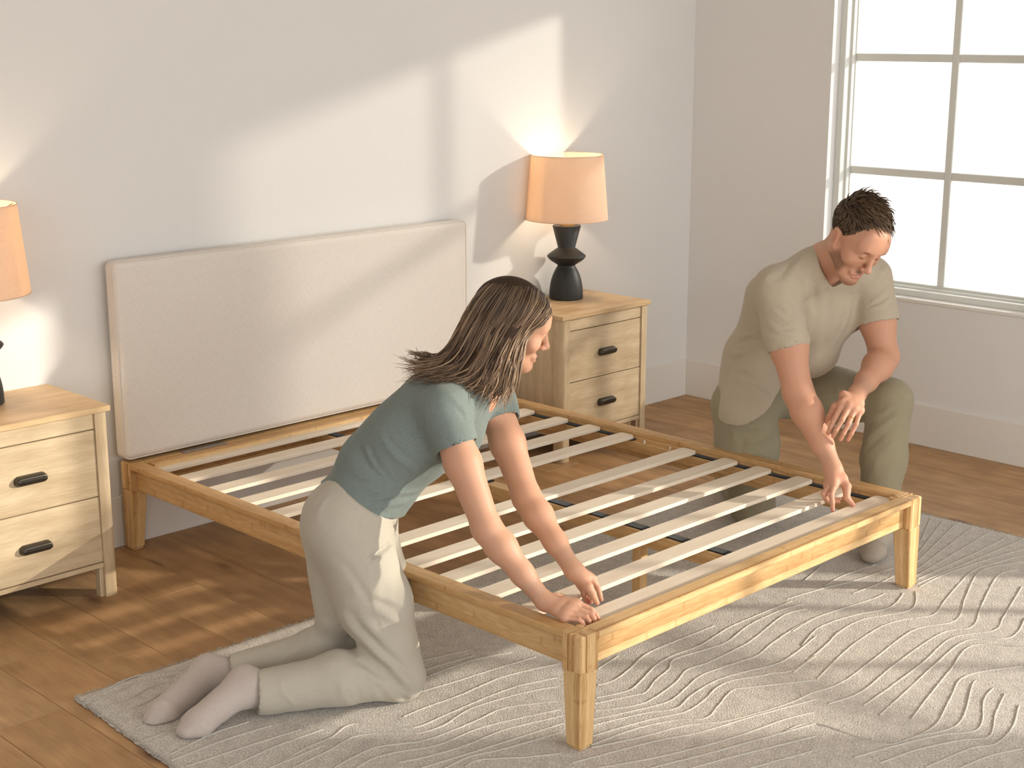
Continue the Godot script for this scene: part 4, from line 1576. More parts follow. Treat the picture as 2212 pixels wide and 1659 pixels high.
	trousers.fold(Vector3(-0.2029, 0.0936, 1.6572), Vector3(-0.1468, 0.0237, 1.666), 0.01, 0.005)
	trousers.fold(Vector3(-0.4112, 0.1213, 1.5049), Vector3(-0.4161, 0.0909, 1.5246), 0.007, 0.003)
	trousers.fold(Vector3(-0.4161, 0.0909, 1.5246), Vector3(-0.3896, 0.0528, 1.5386), 0.007, 0.003)
	trousers.fold(Vector3(-0.2966, 0.1136, 1.61), Vector3(-0.2953, 0.0757, 1.6139), 0.01, 0.004)
	trousers.fold(Vector3(-0.2953, 0.0757, 1.6139), Vector3(-0.2498, 0.0256, 1.5981), 0.01, 0.004)
	trousers.fold(Vector3(-0.2662, 0.1, 1.6286), Vector3(-0.2466, 0.048, 1.6237), 0.01, -0.004)
	trousers.fold(Vector3(-0.2237, 0.0872, 1.6468), Vector3(-0.1968, 0.037, 1.641), 0.01, 0.004)
	trousers.fold(Vector3(-0.4117, 0.1229, 1.5019), Vector3(-0.4132, 0.0862, 1.5278), 0.003, -0.0018)
	trousers.fold(Vector3(-0.2393, 0.5849, 1.4717), Vector3(-0.2746, 0.5441, 1.4643), 0.01, -0.003)
	trousers.fold(Vector3(-0.2502, 0.5782, 1.5144), Vector3(-0.2791, 0.5427, 1.5139), 0.007, 0.003)
	trousers.fold(Vector3(-0.2131, 0.5338, 1.6009), Vector3(-0.2292, 0.492, 1.6051), 0.008, -0.003)
	trousers.fold(Vector3(-0.188, 0.521, 1.6117), Vector3(-0.2078, 0.4889, 1.6137), 0.006, 0.002)
	trousers.fold(Vector3(-0.2997, 0.1028, 1.3745), Vector3(-0.254, 0.1292, 1.392), 0.012, 0.004)
	trousers.fold(Vector3(-0.254, 0.1292, 1.392), Vector3(-0.2209, 0.1607, 1.3962), 0.012, 0.004)
	trousers.fold(Vector3(-0.3495, 0.085, 1.3479), Vector3(-0.3083, 0.0992, 1.3704), 0.012, -0.003)
	trousers.rough = noise(42, 16.0, 3)
	trousers.rough_h = 0.0016
	var sock_right := Field.new()
	sock_right.cell = 0.0035
	sock_right.bone(Vector3(-0.3941, 0.0753, 1.4679), Vector3(-0.4477, 0.0794, 1.4282), 0.041, 0.042, 0.02)
	sock_right.bone(Vector3(-0.448, 0.0813, 1.4244), Vector3(-0.4499, 0.095, 1.3976), 0.04, 0.0345, 0.025)
	sock_right.bone(Vector3(-0.4487, 0.0862, 1.4148), Vector3(-0.6079, 0.0368, 1.4195), 0.039, 0.031, 0.03, Vector3(-0.1128, 0, -0.9936), 1.15)
	sock_right.bone(Vector3(-0.4499, 0.095, 1.3976), Vector3(-0.6079, 0.0368, 1.4195), 0.03, 0.028, 0.03)
	sock_right.bone(Vector3(-0.6079, 0.0368, 1.4195), Vector3(-0.647, 0.0278, 1.4199), 0.0275, 0.0175, 0.02, Vector3(-0.1128, 0, -0.9936), 1.45)
	sock_right.cut(Vector3(0, 0.0125, 0), Vector3(0, -1, 0))
	sock_right.ribs.append([Vector3(-0.4472, 0.0755, 1.4359), Vector3(0.8564, -0.0021, 0.5163), 0.002, 0.2, 0.0052, 0.0007])
	sock_right.fold(Vector3(-0.5555, 0.0856, 1.4415), Vector3(-0.5604, 0.0938, 1.4183), 0.004, -0.002)
	sock_right.fold(Vector3(-0.6145, 0.0544, 1.4577), Vector3(-0.6024, 0.0385, 1.4651), 0.004, -0.003)
	sock_right.fold(Vector3(-0.6624, 0.0322, 1.4277), Vector3(-0.6261, 0.0541, 1.452), 0.006, 0.002)
	sock_right.fold(Vector3(-0.6261, 0.0541, 1.452), Vector3(-0.6125, 0.048, 1.4618), 0.006, 0.002)
	var sock_left := Field.new()
	sock_left.cell = 0.0035
	sock_left.bone(Vector3(-0.3572, 0.052, 1.2781), Vector3(-0.4238, 0.0481, 1.2334), 0.041, 0.042, 0.02)
	sock_left.bone(Vector3(-0.4255, 0.0498, 1.2297), Vector3(-0.4376, 0.0614, 1.2036), 0.04, 0.0345, 0.025)
	sock_left.bone(Vector3(-0.4299, 0.0539, 1.2204), Vector3(-0.6238, 0.0215, 1.2783), 0.039, 0.031, 0.03, Vector3(-0.3539, 0, -0.9353), 1.15)
	sock_left.bone(Vector3(-0.4376, 0.0614, 1.2036), Vector3(-0.6238, 0.0215, 1.2783), 0.03, 0.028, 0.03)
	sock_left.bone(Vector3(-0.6238, 0.0215, 1.2783), Vector3(-0.6605, 0.0141, 1.2879), 0.0275, 0.0175, 0.02, Vector3(-0.3539, 0, -0.9353), 1.45)
	sock_left.cut(Vector3(0, 0.0125, 0), Vector3(0, -1, 0))
	sock_left.ribs.append([Vector3(-0.4204, 0.0448, 1.2409), Vector3(0.8575, 0.0979, 0.5051), 0.002, 0.2, 0.0052, 0.0007])
	sock_left.fold(Vector3(-0.6463, 0.0525, 1.2823), Vector3(-0.628, 0.0461, 1.31), 0.005, -0.002)
	sock_left.fold(Vector3(-0.6323, 0.0592, 1.2729), Vector3(-0.6169, 0.0539, 1.3013), 0.005, 0.002)
	sock_left.fold(Vector3(-0.6099, 0.0582, 1.249), Vector3(-0.6032, 0.0595, 1.2884), 0.005, -0.002)
	var arms := Field.new()
	arms.cell = 0.004
	arms.base = Color(0.6, 0.33, 0.215)
	arms.bone(Vector3(-0.009, 0.801, 1.6998), Vector3(-0.0062, 0.6728, 1.7687), 0.047, 0.0465, 0.02)
	arms.bone(Vector3(-0.0062, 0.6728, 1.7687), Vector3(-0.0027, 0.5162, 1.8529), 0.0465, 0.036, 0.02)
	arms.bone(Vector3(-0.0027, 0.5162, 1.8529), Vector3(0.0121, 0.4733, 1.8893), 0.0375, 0.0385, 0.02)
	arms.bone(Vector3(0.0121, 0.4733, 1.8893), Vector3(0.034, 0.4099, 1.9431), 0.0385, 0.0285, 0.02)
	arms.bone(Vector3(0.034, 0.4099, 1.9431), Vector3(0.0564, 0.3448, 1.9985), 0.0285, 0.0225, 0.02)
	arms.bone(Vector3(0.2669, 0.7609, 1.5962), Vector3(0.2404, 0.6597, 1.6823), 0.047, 0.0465, 0.02)
	arms.bone(Vector3(0.2404, 0.6597, 1.6823), Vector3(0.208, 0.5361, 1.7875), 0.0465, 0.036, 0.02)
	arms.bone(Vector3(0.208, 0.5361, 1.7875), Vector3(0.2031, 0.4986, 1.8351), 0.0375, 0.0385, 0.02)
	arms.bone(Vector3(0.2031, 0.4986, 1.8351), Vector3(0.1958, 0.4432, 1.9056), 0.0385, 0.0285, 0.02)
	arms.bone(Vector3(0.1958, 0.4432, 1.9056), Vector3(0.1883, 0.3863, 1.9779), 0.0285, 0.0225, 0.02)
	arms.bone(Vector3(0.0743, 0.7663, 1.6203), Vector3(0.1466, 0.8284, 1.6713), 0.06, 0.05, 0.04, Vector3(0.9277, -0.135, -0.348), 1.2)
	arms.bone(Vector3(-0.009, 0.801, 1.6998), Vector3(0.2669, 0.7609, 1.5962), 0.045, 0.045, 0.04)
	arms.bone(Vector3(0.137, 0.8109, 1.6694), Vector3(0.2188, 0.9491, 1.67), 0.052, 0.046, 0.03)
	var head := Field.new()
	head.cell = 0.0027
	head.base = Color(0.6, 0.33, 0.215)
	head.axes = Transform3D(Vector3(0.6242, 0.138, -0.769), Vector3(0.1444, 0.9469, 0.2872), Vector3(0.7678, -0.2903, 0.5711), Vector3(0.2433, 0.9924, 1.6977))
	head.ball(Vector3(0, 0.0325, -0.0172), Vector3(0.0707, 0.0821, 0.0898), 0.0191)
	head.bone(Vector3(0, 0.0115, 0.0344), Vector3(0, -0.0764, 0.042), 0.0573, 0.0382, 0.0286, Vector3(1, 0, 0), 0.98)
	head.bone(Vector3(-0.0497, -0.0478, -0.0038), Vector3(-0.0153, -0.1031, 0.063), 0.0181, 0.0153, 0.0239)
	head.ball(Vector3(-0.043, -0.0286, 0.0554), Vector3(0.0229, 0.021, 0.0229), 0.0286)
	head.bone(Vector3(0.0497, -0.0478, -0.0038), Vector3(0.0153, -0.1031, 0.063), 0.0181, 0.0153, 0.0239)
	head.ball(Vector3(0.043, -0.0286, 0.0554), Vector3(0.0229, 0.021, 0.0229), 0.0286)
	head.ball(Vector3(0, -0.1031, 0.0707), Vector3(0.0162, 0.0143, 0.0153), 0.0191)
	head.bone(Vector3(-0.0344, 0.021, 0.0764), Vector3(0.0344, 0.021, 0.0764), 0.0095, 0.0095, 0.0191)
	head.ball(Vector3(0, 0.043, 0.0688), Vector3(0.0478, 0.0382, 0.021), 0.0286)
	head.ball(Vector3(-0.0296, 0, 0.0955), Vector3(0.0158, 0.0119, 0.0143), 0.0134, Vector3.ZERO, true)
	head.ball(Vector3(-0.0296, -0.0005, 0.0778), Vector3(0.0129, 0.0119, 0.0119), 0.0038)
	head.ball(Vector3(0.0296, 0, 0.0955), Vector3(0.0158, 0.0119, 0.0143), 0.0134, Vector3.ZERO, true)
	head.ball(Vector3(0.0296, -0.0005, 0.0778), Vector3(0.0129, 0.0119, 0.0119), 0.0038)
	head.bone(Vector3(0, 0.0115, 0.0859), Vector3(0, -0.0344, 0.1055), 0.0072, 0.0091, 0.0115)
	head.ball(Vector3(0, -0.0372, 0.106), Vector3(0.01, 0.0091, 0.01), 0.0076)
	head.ball(Vector3(-0.011, -0.0415, 0.0955), Vector3(0.0072, 0.0065, 0.0091), 0.0057)
	head.ball(Vector3(0.011, -0.0415, 0.0955), Vector3(0.0072, 0.0065, 0.0091), 0.0057)
	head.bone(Vector3(-0.0191, -0.0702, 0.0788), Vector3(0.0191, -0.0702, 0.0788), 0.0081, 0.0081, 0.0115)
	head.bone(Vector3(-0.0086, -0.0692, 0.0874), Vector3(0.0086, -0.0692, 0.0874), 0.004, 0.004, 0.0057)
	head.bone(Vector3(-0.0115, -0.0807, 0.0855), Vector3(0.0115, -0.0807, 0.0855), 0.0053, 0.0053, 0.0057)
	head.bone(Vector3(-0.022, -0.075, 0.0845), Vector3(0, -0.075, 0.0941), 0.0013, 0.0015, 0.0029, Vector3(0, 0, 0), 1, true)
	head.bone(Vector3(0.022, -0.075, 0.0845), Vector3(0, -0.075, 0.0941), 0.0013, 0.0015, 0.0029, Vector3(0, 0, 0), 1, true)
	head.bone(Vector3(-0.0707, 0.0076, -0.0172), Vector3(-0.0669, -0.0382, -0.0057), 0.01, 0.0072, 0.0057, Vector3(0, 0, 1), 1.45)
	head.bone(Vector3(-0.0793, 0.0038, -0.0134), Vector3(-0.0764, -0.021, -0.0076), 0.0038, 0.0033, 0.0038, Vector3(0, 0, 0), 1, true)
	head.bone(Vector3(0.0707, 0.0076, -0.0172), Vector3(0.0669, -0.0382, -0.0057), 0.01, 0.0072, 0.0057, Vector3(0, 0, 1), 1.45)
	head.bone(Vector3(0.0793, 0.0038, -0.0134), Vector3(0.0764, -0.021, -0.0076), 0.0038, 0.0033, 0.0038, Vector3(0, 0, 0), 1, true)
	head.bone(Vector3(0, -0.0478, -0.0191), Vector3(-0.0627, -0.1769, -0.0417), 0.046, 0.05, 0.03)
	head.tint(Vector3(0, -0.0754, 0.0936), Vector3(0.0229, 0.0134, 0.0191), Color(0.56, 0.2, 0.16, 0.75), 0.5)
	head.tint(Vector3(-0.0478, -0.0334, 0.0621), Vector3(0.0286, 0.0248, 0.0334), Color(0.62, 0.26, 0.17, 0.55), 0.9)
	head.tint(Vector3(-0.0325, 0.0201, 0.084), Vector3(0.0191, 0.0043, 0.0191), Color(0.16, 0.09, 0.05, 0.8), 0.5)
	head.tint(Vector3(-0.0306, -0.001, 0.0888), Vector3(0.0124, 0.0033, 0.0115), Color(0.06, 0.04, 0.03, 0.9), 0.4)
	head.tint(Vector3(0.0478, -0.0334, 0.0621), Vector3(0.0286, 0.0248, 0.0334), Color(0.62, 0.26, 0.17, 0.55), 0.9)
	head.tint(Vector3(0.0325, 0.0201, 0.084), Vector3(0.0191, 0.0043, 0.0191), Color(0.16, 0.09, 0.05, 0.8), 0.5)
	head.tint(Vector3(0.0306, -0.001, 0.0888), Vector3(0.0124, 0.0033, 0.0115), Color(0.06, 0.04, 0.03, 0.9), 0.4)
	var hand_right := Field.new()
	hand_right.cell = 0.0021
	hand_right.base = Color(0.6, 0.33, 0.215)
	hand_right.bone(Vector3(0.0654, 0.3447, 2.0108), Vector3(0.1063, 0.344, 2.0672), 0.0146, 0.0112, 0.012)
	hand_right.bone(Vector3(0.0614, 0.3438, 2.0117), Vector3(0.0844, 0.3391, 2.0717), 0.0164, 0.0112, 0.012)
	hand_right.bone(Vector3(0.0578, 0.3428, 2.0122), Vector3(0.0639, 0.3336, 2.075), 0.0164, 0.0112, 0.012)
	hand_right.bone(Vector3(0.0547, 0.3414, 2.0128), Vector3(0.047, 0.3258, 2.0782), 0.0146, 0.0101, 0.012)
	hand_right.bone(Vector3(0.1028, 0.3441, 2.0624), Vector3(0.0824, 0.3395, 2.0666), 0.0106, 0.0106, 0.01)
	hand_right.bone(Vector3(0.0824, 0.3395, 2.0666), Vector3(0.0634, 0.3343, 2.0696), 0.0106, 0.0106, 0.01)
	hand_right.bone(Vector3(0.0634, 0.3343, 2.0696), Vector3(0.0477, 0.3271, 2.0726), 0.0106, 0.0106, 0.01)
	hand_right.bone(Vector3(0.0739, 0.3445, 2.0225), Vector3(0.0531, 0.3382, 2.0264), 0.0118, 0.0112, 0.012)
	hand_right.bone(Vector3(0.0863, 0.3443, 2.0397), Vector3(0.0508, 0.3334, 2.0463), 0.0118, 0.0112, 0.012)
	hand_right.bone(Vector3(0.0564, 0.3448, 1.9985), Vector3(0.1127, 0.3341, 1.9856), 0.0146, 0.0125, 0.014)
	hand_right.bone(Vector3(0.081, 0.3384, 1.9961), Vector3(0.0938, 0.3442, 2.05), 0.0125, 0.009, 0.014)
	hand_right.bone(Vector3(0.1127, 0.3341, 1.9856), Vector3(0.1324, 0.3297, 1.985), 0.0115, 0.0095, 0.006)
	hand_right.bone(Vector3(0.1324, 0.3297, 1.985), Vector3(0.146, 0.3253, 1.9854), 0.0095, 0.007, 0.004)
	hand_right.bone(Vector3(0.1063, 0.344, 2.0672), Vector3(0.1265, 0.3296, 2.098), 0.0087, 0.0072, 0.007)
	hand_right.bone(Vector3(0.1265, 0.3296, 2.098), Vector3(0.1327, 0.3171, 2.1083), 0.0073, 0.0064, 0.0035)
	hand_right.bone(Vector3(0.1327, 0.3171, 2.1083), Vector3(0.1367, 0.305, 2.1135), 0.0064, 0.0055, 0.003)
	hand_right.bone(Vector3(0.0844, 0.3391, 2.0717), Vector3(0.1122, 0.3263, 2.111), 0.009, 0.0074, 0.007)
	hand_right.bone(Vector3(0.1122, 0.3263, 2.111), Vector3(0.1179, 0.3131, 2.1139), 0.0076, 0.0066, 0.0035)
	hand_right.bone(Vector3(0.1179, 0.3131, 2.1139), Vector3(0.1185, 0.301, 2.1112), 0.0066, 0.0057, 0.003)
	hand_right.bone(Vector3(0.0639, 0.3336, 2.075), Vector3(0.0907, 0.3253, 2.1117), 0.0086, 0.0071, 0.007)
	hand_right.bone(Vector3(0.0907, 0.3253, 2.1117), Vector3(0.1009, 0.3113, 2.1121), 0.0072, 0.0063, 0.0035)
	hand_right.bone(Vector3(0.1009, 0.3113, 2.1121), Vector3(0.1032, 0.2986, 2.107), 0.0063, 0.0054, 0.003)
	hand_right.bone(Vector3(0.047, 0.3258, 2.0782), Vector3(0.0675, 0.3236, 2.108), 0.0075, 0.0062, 0.007)
	hand_right.bone(Vector3(0.0675, 0.3236, 2.108), Vector3(0.0762, 0.3146, 2.1111), 0.0063, 0.0055, 0.0035)
	hand_right.bone(Vector3(0.0762, 0.3146, 2.1111), Vector3(0.0818, 0.3051, 2.114), 0.0055, 0.0047, 0.003)
	hand_right.bone(Vector3(0.0416, 0.3877, 1.9621), Vector3(0.0564, 0.3448, 1.9985), 0.0262, 0.0225, 0.02)
	hand_right.tint(Vector3(0.1367, 0.305, 2.1135), Vector3(0.013, 0.013, 0.013), Color(0.66, 0.27, 0.2, 0.6), 0.8)
	hand_right.tint(Vector3(0.1265, 0.3296, 2.098), Vector3(0.011, 0.011, 0.011), Color(0.55, 0.25, 0.17, 0.45), 0.9)
	hand_right.tint(Vector3(0.1185, 0.301, 2.1112), Vector3(0.013, 0.013, 0.013), Color(0.66, 0.27, 0.2, 0.6), 0.8)
	hand_right.tint(Vector3(0.1122, 0.3263, 2.111), Vector3(0.011, 0.011, 0.011), Color(0.55, 0.25, 0.17, 0.45), 0.9)
	hand_right.tint(Vector3(0.1032, 0.2986, 2.107), Vector3(0.013, 0.013, 0.013), Color(0.66, 0.27, 0.2, 0.6), 0.8)
	hand_right.tint(Vector3(0.0907, 0.3253, 2.1117), Vector3(0.011, 0.011, 0.011), Color(0.55, 0.25, 0.17, 0.45), 0.9)
	hand_right.tint(Vector3(0.0818, 0.3051, 2.114), Vector3(0.013, 0.013, 0.013), Color(0.66, 0.27, 0.2, 0.6), 0.8)
	hand_right.tint(Vector3(0.0675, 0.3236, 2.108), Vector3(0.011, 0.011, 0.011), Color(0.55, 0.25, 0.17, 0.45), 0.9)
	hand_right.tint(Vector3(0.146, 0.3253, 1.9854), Vector3(0.013, 0.013, 0.013), Color(0.66, 0.27, 0.2, 0.6), 0.8)
	hand_right.tint(Vector3(0.1127, 0.3341, 1.9856), Vector3(0.011, 0.011, 0.011), Color(0.55, 0.25, 0.17, 0.45), 0.9)
	var hand_left := Field.new()
	hand_left.cell = 0.0021
	hand_left.base = Color(0.6, 0.33, 0.215)
	hand_left.bone(Vector3(0.1954, 0.3813, 1.9836), Vector3(0.2278, 0.3586, 2.0091), 0.0152, 0.0118, 0.012)
	hand_left.bone(Vector3(0.1973, 0.3791, 1.9799), Vector3(0.238, 0.3463, 1.9887), 0.0171, 0.0118, 0.012)
	hand_left.bone(Vector3(0.1979, 0.3772, 1.977), Vector3(0.2415, 0.3358, 1.9725), 0.0171, 0.0118, 0.012)
	hand_left.bone(Vector3(0.1958, 0.3762, 1.9762), Vector3(0.2298, 0.3301, 1.9685), 0.0152, 0.0106, 0.012)
	hand_left.bone(Vector3(0.225, 0.3605, 2.007), Vector3(0.2346, 0.3491, 1.9879), 0.0112, 0.0112, 0.01)
	hand_left.bone(Vector3(0.2346, 0.3491, 1.9879), Vector3(0.2378, 0.3393, 1.9729), 0.0112, 0.0112, 0.01)
	hand_left.bone(Vector3(0.2378, 0.3393, 1.9729), Vector3(0.2269, 0.3341, 1.9692), 0.0112, 0.0112, 0.01)
	hand_left.bone(Vector3(0.2021, 0.3766, 1.9889), Vector3(0.2028, 0.3666, 1.9746), 0.0124, 0.0118, 0.012)
	hand_left.bone(Vector3(0.212, 0.3697, 1.9967), Vector3(0.2132, 0.3526, 1.9723), 0.0124, 0.0118, 0.012)
	hand_left.bone(Vector3(0.1883, 0.3863, 1.9779), Vector3(0.1905, 0.3549, 2.0284), 0.0152, 0.0125, 0.014)
	hand_left.bone(Vector3(0.1911, 0.3707, 2.0033), Vector3(0.2179, 0.3655, 2.0013), 0.0125, 0.0094, 0.014)
	hand_left.bone(Vector3(0.1905, 0.3549, 2.0284), Vector3(0.1924, 0.3343, 2.0431), 0.0115, 0.0095, 0.006)
	hand_left.bone(Vector3(0.1924, 0.3343, 2.0431), Vector3(0.2014, 0.3131, 2.049), 0.0095, 0.007, 0.004)
	hand_left.bone(Vector3(0.2278, 0.3586, 2.0091), Vector3(0.2301, 0.3385, 2.0269), 0.0087, 0.0072, 0.007)
	hand_left.bone(Vector3(0.2301, 0.3385, 2.0269), Vector3(0.2309, 0.3232, 2.0329), 0.0073, 0.0064, 0.0035)
	hand_left.bone(Vector3(0.2309, 0.3232, 2.0329), Vector3(0.2341, 0.3088, 2.0351), 0.0064, 0.0055, 0.003)
	hand_left.bone(Vector3(0.238, 0.3463, 1.9887), Vector3(0.2453, 0.3201, 1.9989), 0.009, 0.0074, 0.007)
	hand_left.bone(Vector3(0.2453, 0.3201, 1.9989), Vector3(0.2339, 0.3084, 2.0061), 0.0076, 0.0066, 0.0035)
	hand_left.bone(Vector3(0.2339, 0.3084, 2.0061), Vector3(0.2203, 0.298, 2.0105), 0.0066, 0.0057, 0.003)
	hand_left.bone(Vector3(0.2415, 0.3358, 1.9725), Vector3(0.246, 0.3082, 1.9804), 0.0086, 0.0071, 0.007)
	hand_left.bone(Vector3(0.246, 0.3082, 1.9804), Vector3(0.2364, 0.2965, 1.9893), 0.0072, 0.0063, 0.0035)
	hand_left.bone(Vector3(0.2364, 0.2965, 1.9893), Vector3(0.2208, 0.2919, 1.9986), 0.0063, 0.0054, 0.003)
	hand_left.bone(Vector3(0.2298, 0.3301, 1.9685), Vector3(0.2297, 0.3041, 1.9772), 0.0075, 0.0062, 0.007)
	hand_left.bone(Vector3(0.2297, 0.3041, 1.9772), Vector3(0.224, 0.2948, 1.9892), 0.0063, 0.0055, 0.0035)
	hand_left.bone(Vector3(0.224, 0.2948, 1.9892), Vector3(0.2116, 0.2922, 2.0038), 0.0055, 0.0047, 0.003)
	hand_left.bone(Vector3(0.1933, 0.4237, 1.9303), Vector3(0.1883, 0.3863, 1.9779), 0.0266, 0.0225, 0.02)
	hand_left.tint(Vector3(0.2341, 0.3088, 2.0351), Vector3(0.013, 0.013, 0.013), Color(0.66, 0.27, 0.2, 0.6), 0.8)
	hand_left.tint(Vector3(0.2301, 0.3385, 2.0269), Vector3(0.011, 0.011, 0.011), Color(0.55, 0.25, 0.17, 0.45), 0.9)
	hand_left.tint(Vector3(0.2203, 0.298, 2.0105), Vector3(0.013, 0.013, 0.013), Color(0.66, 0.27, 0.2, 0.6), 0.8)
	hand_left.tint(Vector3(0.2453, 0.3201, 1.9989), Vector3(0.011, 0.011, 0.011), Color(0.55, 0.25, 0.17, 0.45), 0.9)
	hand_left.tint(Vector3(0.2208, 0.2919, 1.9986), Vector3(0.013, 0.013, 0.013), Color(0.66, 0.27, 0.2, 0.6), 0.8)
	hand_left.tint(Vector3(0.246, 0.3082, 1.9804), Vector3(0.011, 0.011, 0.011), Color(0.55, 0.25, 0.17, 0.45), 0.9)
	hand_left.tint(Vector3(0.2116, 0.2922, 2.0038), Vector3(0.013, 0.013, 0.013), Color(0.66, 0.27, 0.2, 0.6), 0.8)
	hand_left.tint(Vector3(0.2297, 0.3041, 1.9772), Vector3(0.011, 0.011, 0.011), Color(0.55, 0.25, 0.17, 0.45), 0.9)
	hand_left.tint(Vector3(0.2014, 0.3131, 2.049), Vector3(0.013, 0.013, 0.013), Color(0.66, 0.27, 0.2, 0.6), 0.8)
	hand_left.tint(Vector3(0.1905, 0.3549, 2.0284), Vector3(0.011, 0.011, 0.011), Color(0.55, 0.25, 0.17, 0.45), 0.9)
	var torso := Field.new()
	torso.cell = 0.009
	torso.base = Color(0.6, 0.33, 0.215)
	torso.bone(Vector3(-0.1294, 0.4658, 1.4464), Vector3(-0.0692, 0.5722, 1.4995), 0.088, 0.075, 0.03, Vector3(0.72, -0.1823, -0.6696), 1.3)
	torso.bone(Vector3(-0.0692, 0.5722, 1.4995), Vector3(0.0743, 0.7663, 1.6203), 0.075, 0.085, 0.04, Vector3(0.9277, -0.135, -0.348), 1.3)
	torso.bone(Vector3(-0.009, 0.801, 1.6998), Vector3(0.2669, 0.7609, 1.5962), 0.04, 0.04, 0.03)
	torso.bone(Vector3(-0.1796, 0.4752, 1.5094), Vector3(-0.1151, 0.0746, 1.6361), 0.075, 0.045, 0.03)
	torso.bone(Vector3(-0.1151, 0.0746, 1.6361), Vector3(-0.4472, 0.0755, 1.4359), 0.044, 0.03, 0.03)
	torso.bone(Vector3(-0.0569, 0.4441, 1.3953), Vector3(-0.0257, 0.0899, 1.4733), 0.075, 0.045, 0.03)
	torso.bone(Vector3(-0.0257, 0.0899, 1.4733), Vector3(-0.4204, 0.0448, 1.2409), 0.044, 0.03, 0.03)
	var d := {"shirt": shirt, "trousers": trousers, "sock_right": sock_right, "sock_left": sock_left, "arms": arms, "head": head, "hand_right": hand_right, "hand_left": hand_left, "torso": torso}
	jobs.append_array(d.values())
	return d

const WOMAN_HEAD := Transform3D(Vector3(0.6242, 0.138, -0.769), Vector3(0.1444, 0.9469, 0.2872), Vector3(0.7678, -0.2903, 0.5711), Vector3(0.2433, 0.9924, 1.6977))
func woman(d: Dictionary) -> void:
	var body := join_fields([d.arms, d.torso, d.head, d.hand_right, d.hand_left])
	var t := obj("person", body.surface(), skin_material())
	tag(t, "woman in a sage tee kneeling on the rug, leaning over the near bed corner", "person")
	obj("tee_shirt", d.shirt.surface(), cloth(Color(0.475, 0.515, 0.495), 0.10, 9.0, 0.05, 201), t)
	obj("trousers", d.trousers.surface(), cloth(Color(0.735, 0.705, 0.645), 0.035, 9.0, 0.04, 211), t)
	var sm := cloth(Color(0.765, 0.715, 0.68), 0.05, 12.0, 0.05, 221)
	obj("sock", d.sock_right.surface(), sm, t)
	obj("sock", d.sock_left.surface(), sm, t)
	var guides := []
	guides.append([Vector3(0.3182, 1.0411, 1.7622), Vector3(0.2916, 1.023, 1.7921), Vector3(0.2579, 1.0016, 1.7931), Vector3(0.2208, 0.9778, 1.7774), Vector3(0.186, 0.9278, 1.7843), Vector3(0.1656, 0.8767, 1.7842), Vector3(0.1457, 0.8172, 1.7786)])
	guides.append([Vector3(0.3005, 1.0714, 1.7545), Vector3(0.2631, 1.057, 1.7874), Vector3(0.2271, 1.0255, 1.7898), Vector3(0.1938, 0.9824, 1.7724), Vector3(0.1522, 0.9191, 1.7739), Vector3(0.1325, 0.8631, 1.7732), Vector3(0.1139, 0.8079, 1.7646)])
	guides.append([Vector3(0.2742, 1.0962, 1.7389), Vector3(0.2304, 1.0761, 1.7742), Vector3(0.1988, 1.0333, 1.7782), Vector3(0.1689, 0.9804, 1.7581), Vector3(0.1185, 0.9131, 1.7569), Vector3(0.0892, 0.8589, 1.749), Vector3(0.0569, 0.8438, 1.7291)])
	guides.append([Vector3(0.2484, 1.1098, 1.7204), Vector3(0.2008, 1.0906, 1.7479), Vector3(0.1637, 1.0423, 1.7464), Vector3(0.1365, 0.9856, 1.724), Vector3(0.0886, 0.9051, 1.7153), Vector3(0.0428, 0.8693, 1.692), Vector3(-0.0146, 0.8519, 1.6481)])
	guides.append([Vector3(0.2223, 1.112, 1.6997), Vector3(0.1719, 1.0974, 1.7132), Vector3(0.1339, 1.0533, 1.7018), Vector3(0.1116, 0.9933, 1.6779), Vector3(0.0785, 0.9155, 1.6539), Vector3(0.0304, 0.8801, 1.6253), Vector3(-0.0294, 0.8707, 1.5762)])
	guides.append([Vector3(0.1981, 1.1059, 1.6789), Vector3(0.1649, 1.0933, 1.677), Vector3(0.1393, 1.0545, 1.6617), Vector3(0.1223, 0.9988, 1.6378), Vector3(0.1054, 0.9144, 1.6013), Vector3(0.0596, 0.8857, 1.5654), Vector3(0.0187, 0.8857, 1.5247)])
	guides.append([Vector3(0.2043, 1.1081, 1.6818), Vector3(0.201, 1.1004, 1.6455), Vector3(0.1928, 1.0611, 1.6131), Vector3(0.1743, 1.0059, 1.5882), Vector3(0.1402, 0.8989, 1.5686), Vector3(0.1049, 0.8846, 1.5239), Vector3(0.0747, 0.8991, 1.4889)])
	# a full cap of hair under the loose strands
	var f := Field.new()
	f.cell = 0.005
	f.axes = WOMAN_HEAD
	f.ball(Vector3(0, 0.035, -0.020), Vector3(0.080, 0.090, 0.100), 0.02)
	f.ball(Vector3(0, -0.030, 0.105), Vector3(0.085, 0.088, 0.085), 0.01, Vector3.ZERO, true)
	f.axes = Transform3D()
	for k in range(1, 7):
		var g: Array = guides[k]
		var c: Vector3 = WOMAN_HEAD * Vector3(0, 0.0, -0.02)
		for i in range(2, 5):
			var a: Vector3 = g[i]
			var b: Vector3 = g[i + 1]
			a = a.lerp(c, 0.30 if i < 4 else 0.10)
			b = b.lerp(c, 0.25 if i < 3 else 0.06)
			f.bone(a, b, 0.026 if i < 4 else 0.022, 0.024 if i < 3 else 0.012, 0.02)
	f.run()
	var hair_m := flat_mat(Color.WHITE, 0.42, 0.0, 0.55)
	hair_m.vertex_color_use_as_albedo = true
	var s := st_new()
	var rng := RandomNumberGenerator.new()
	rng.seed = 15
	var dark := Vector3(0.060, 0.036, 0.020)
	var mid := Vector3(0.165, 0.100, 0.055)
	var fair := Vector3(0.42, 0.29, 0.175)
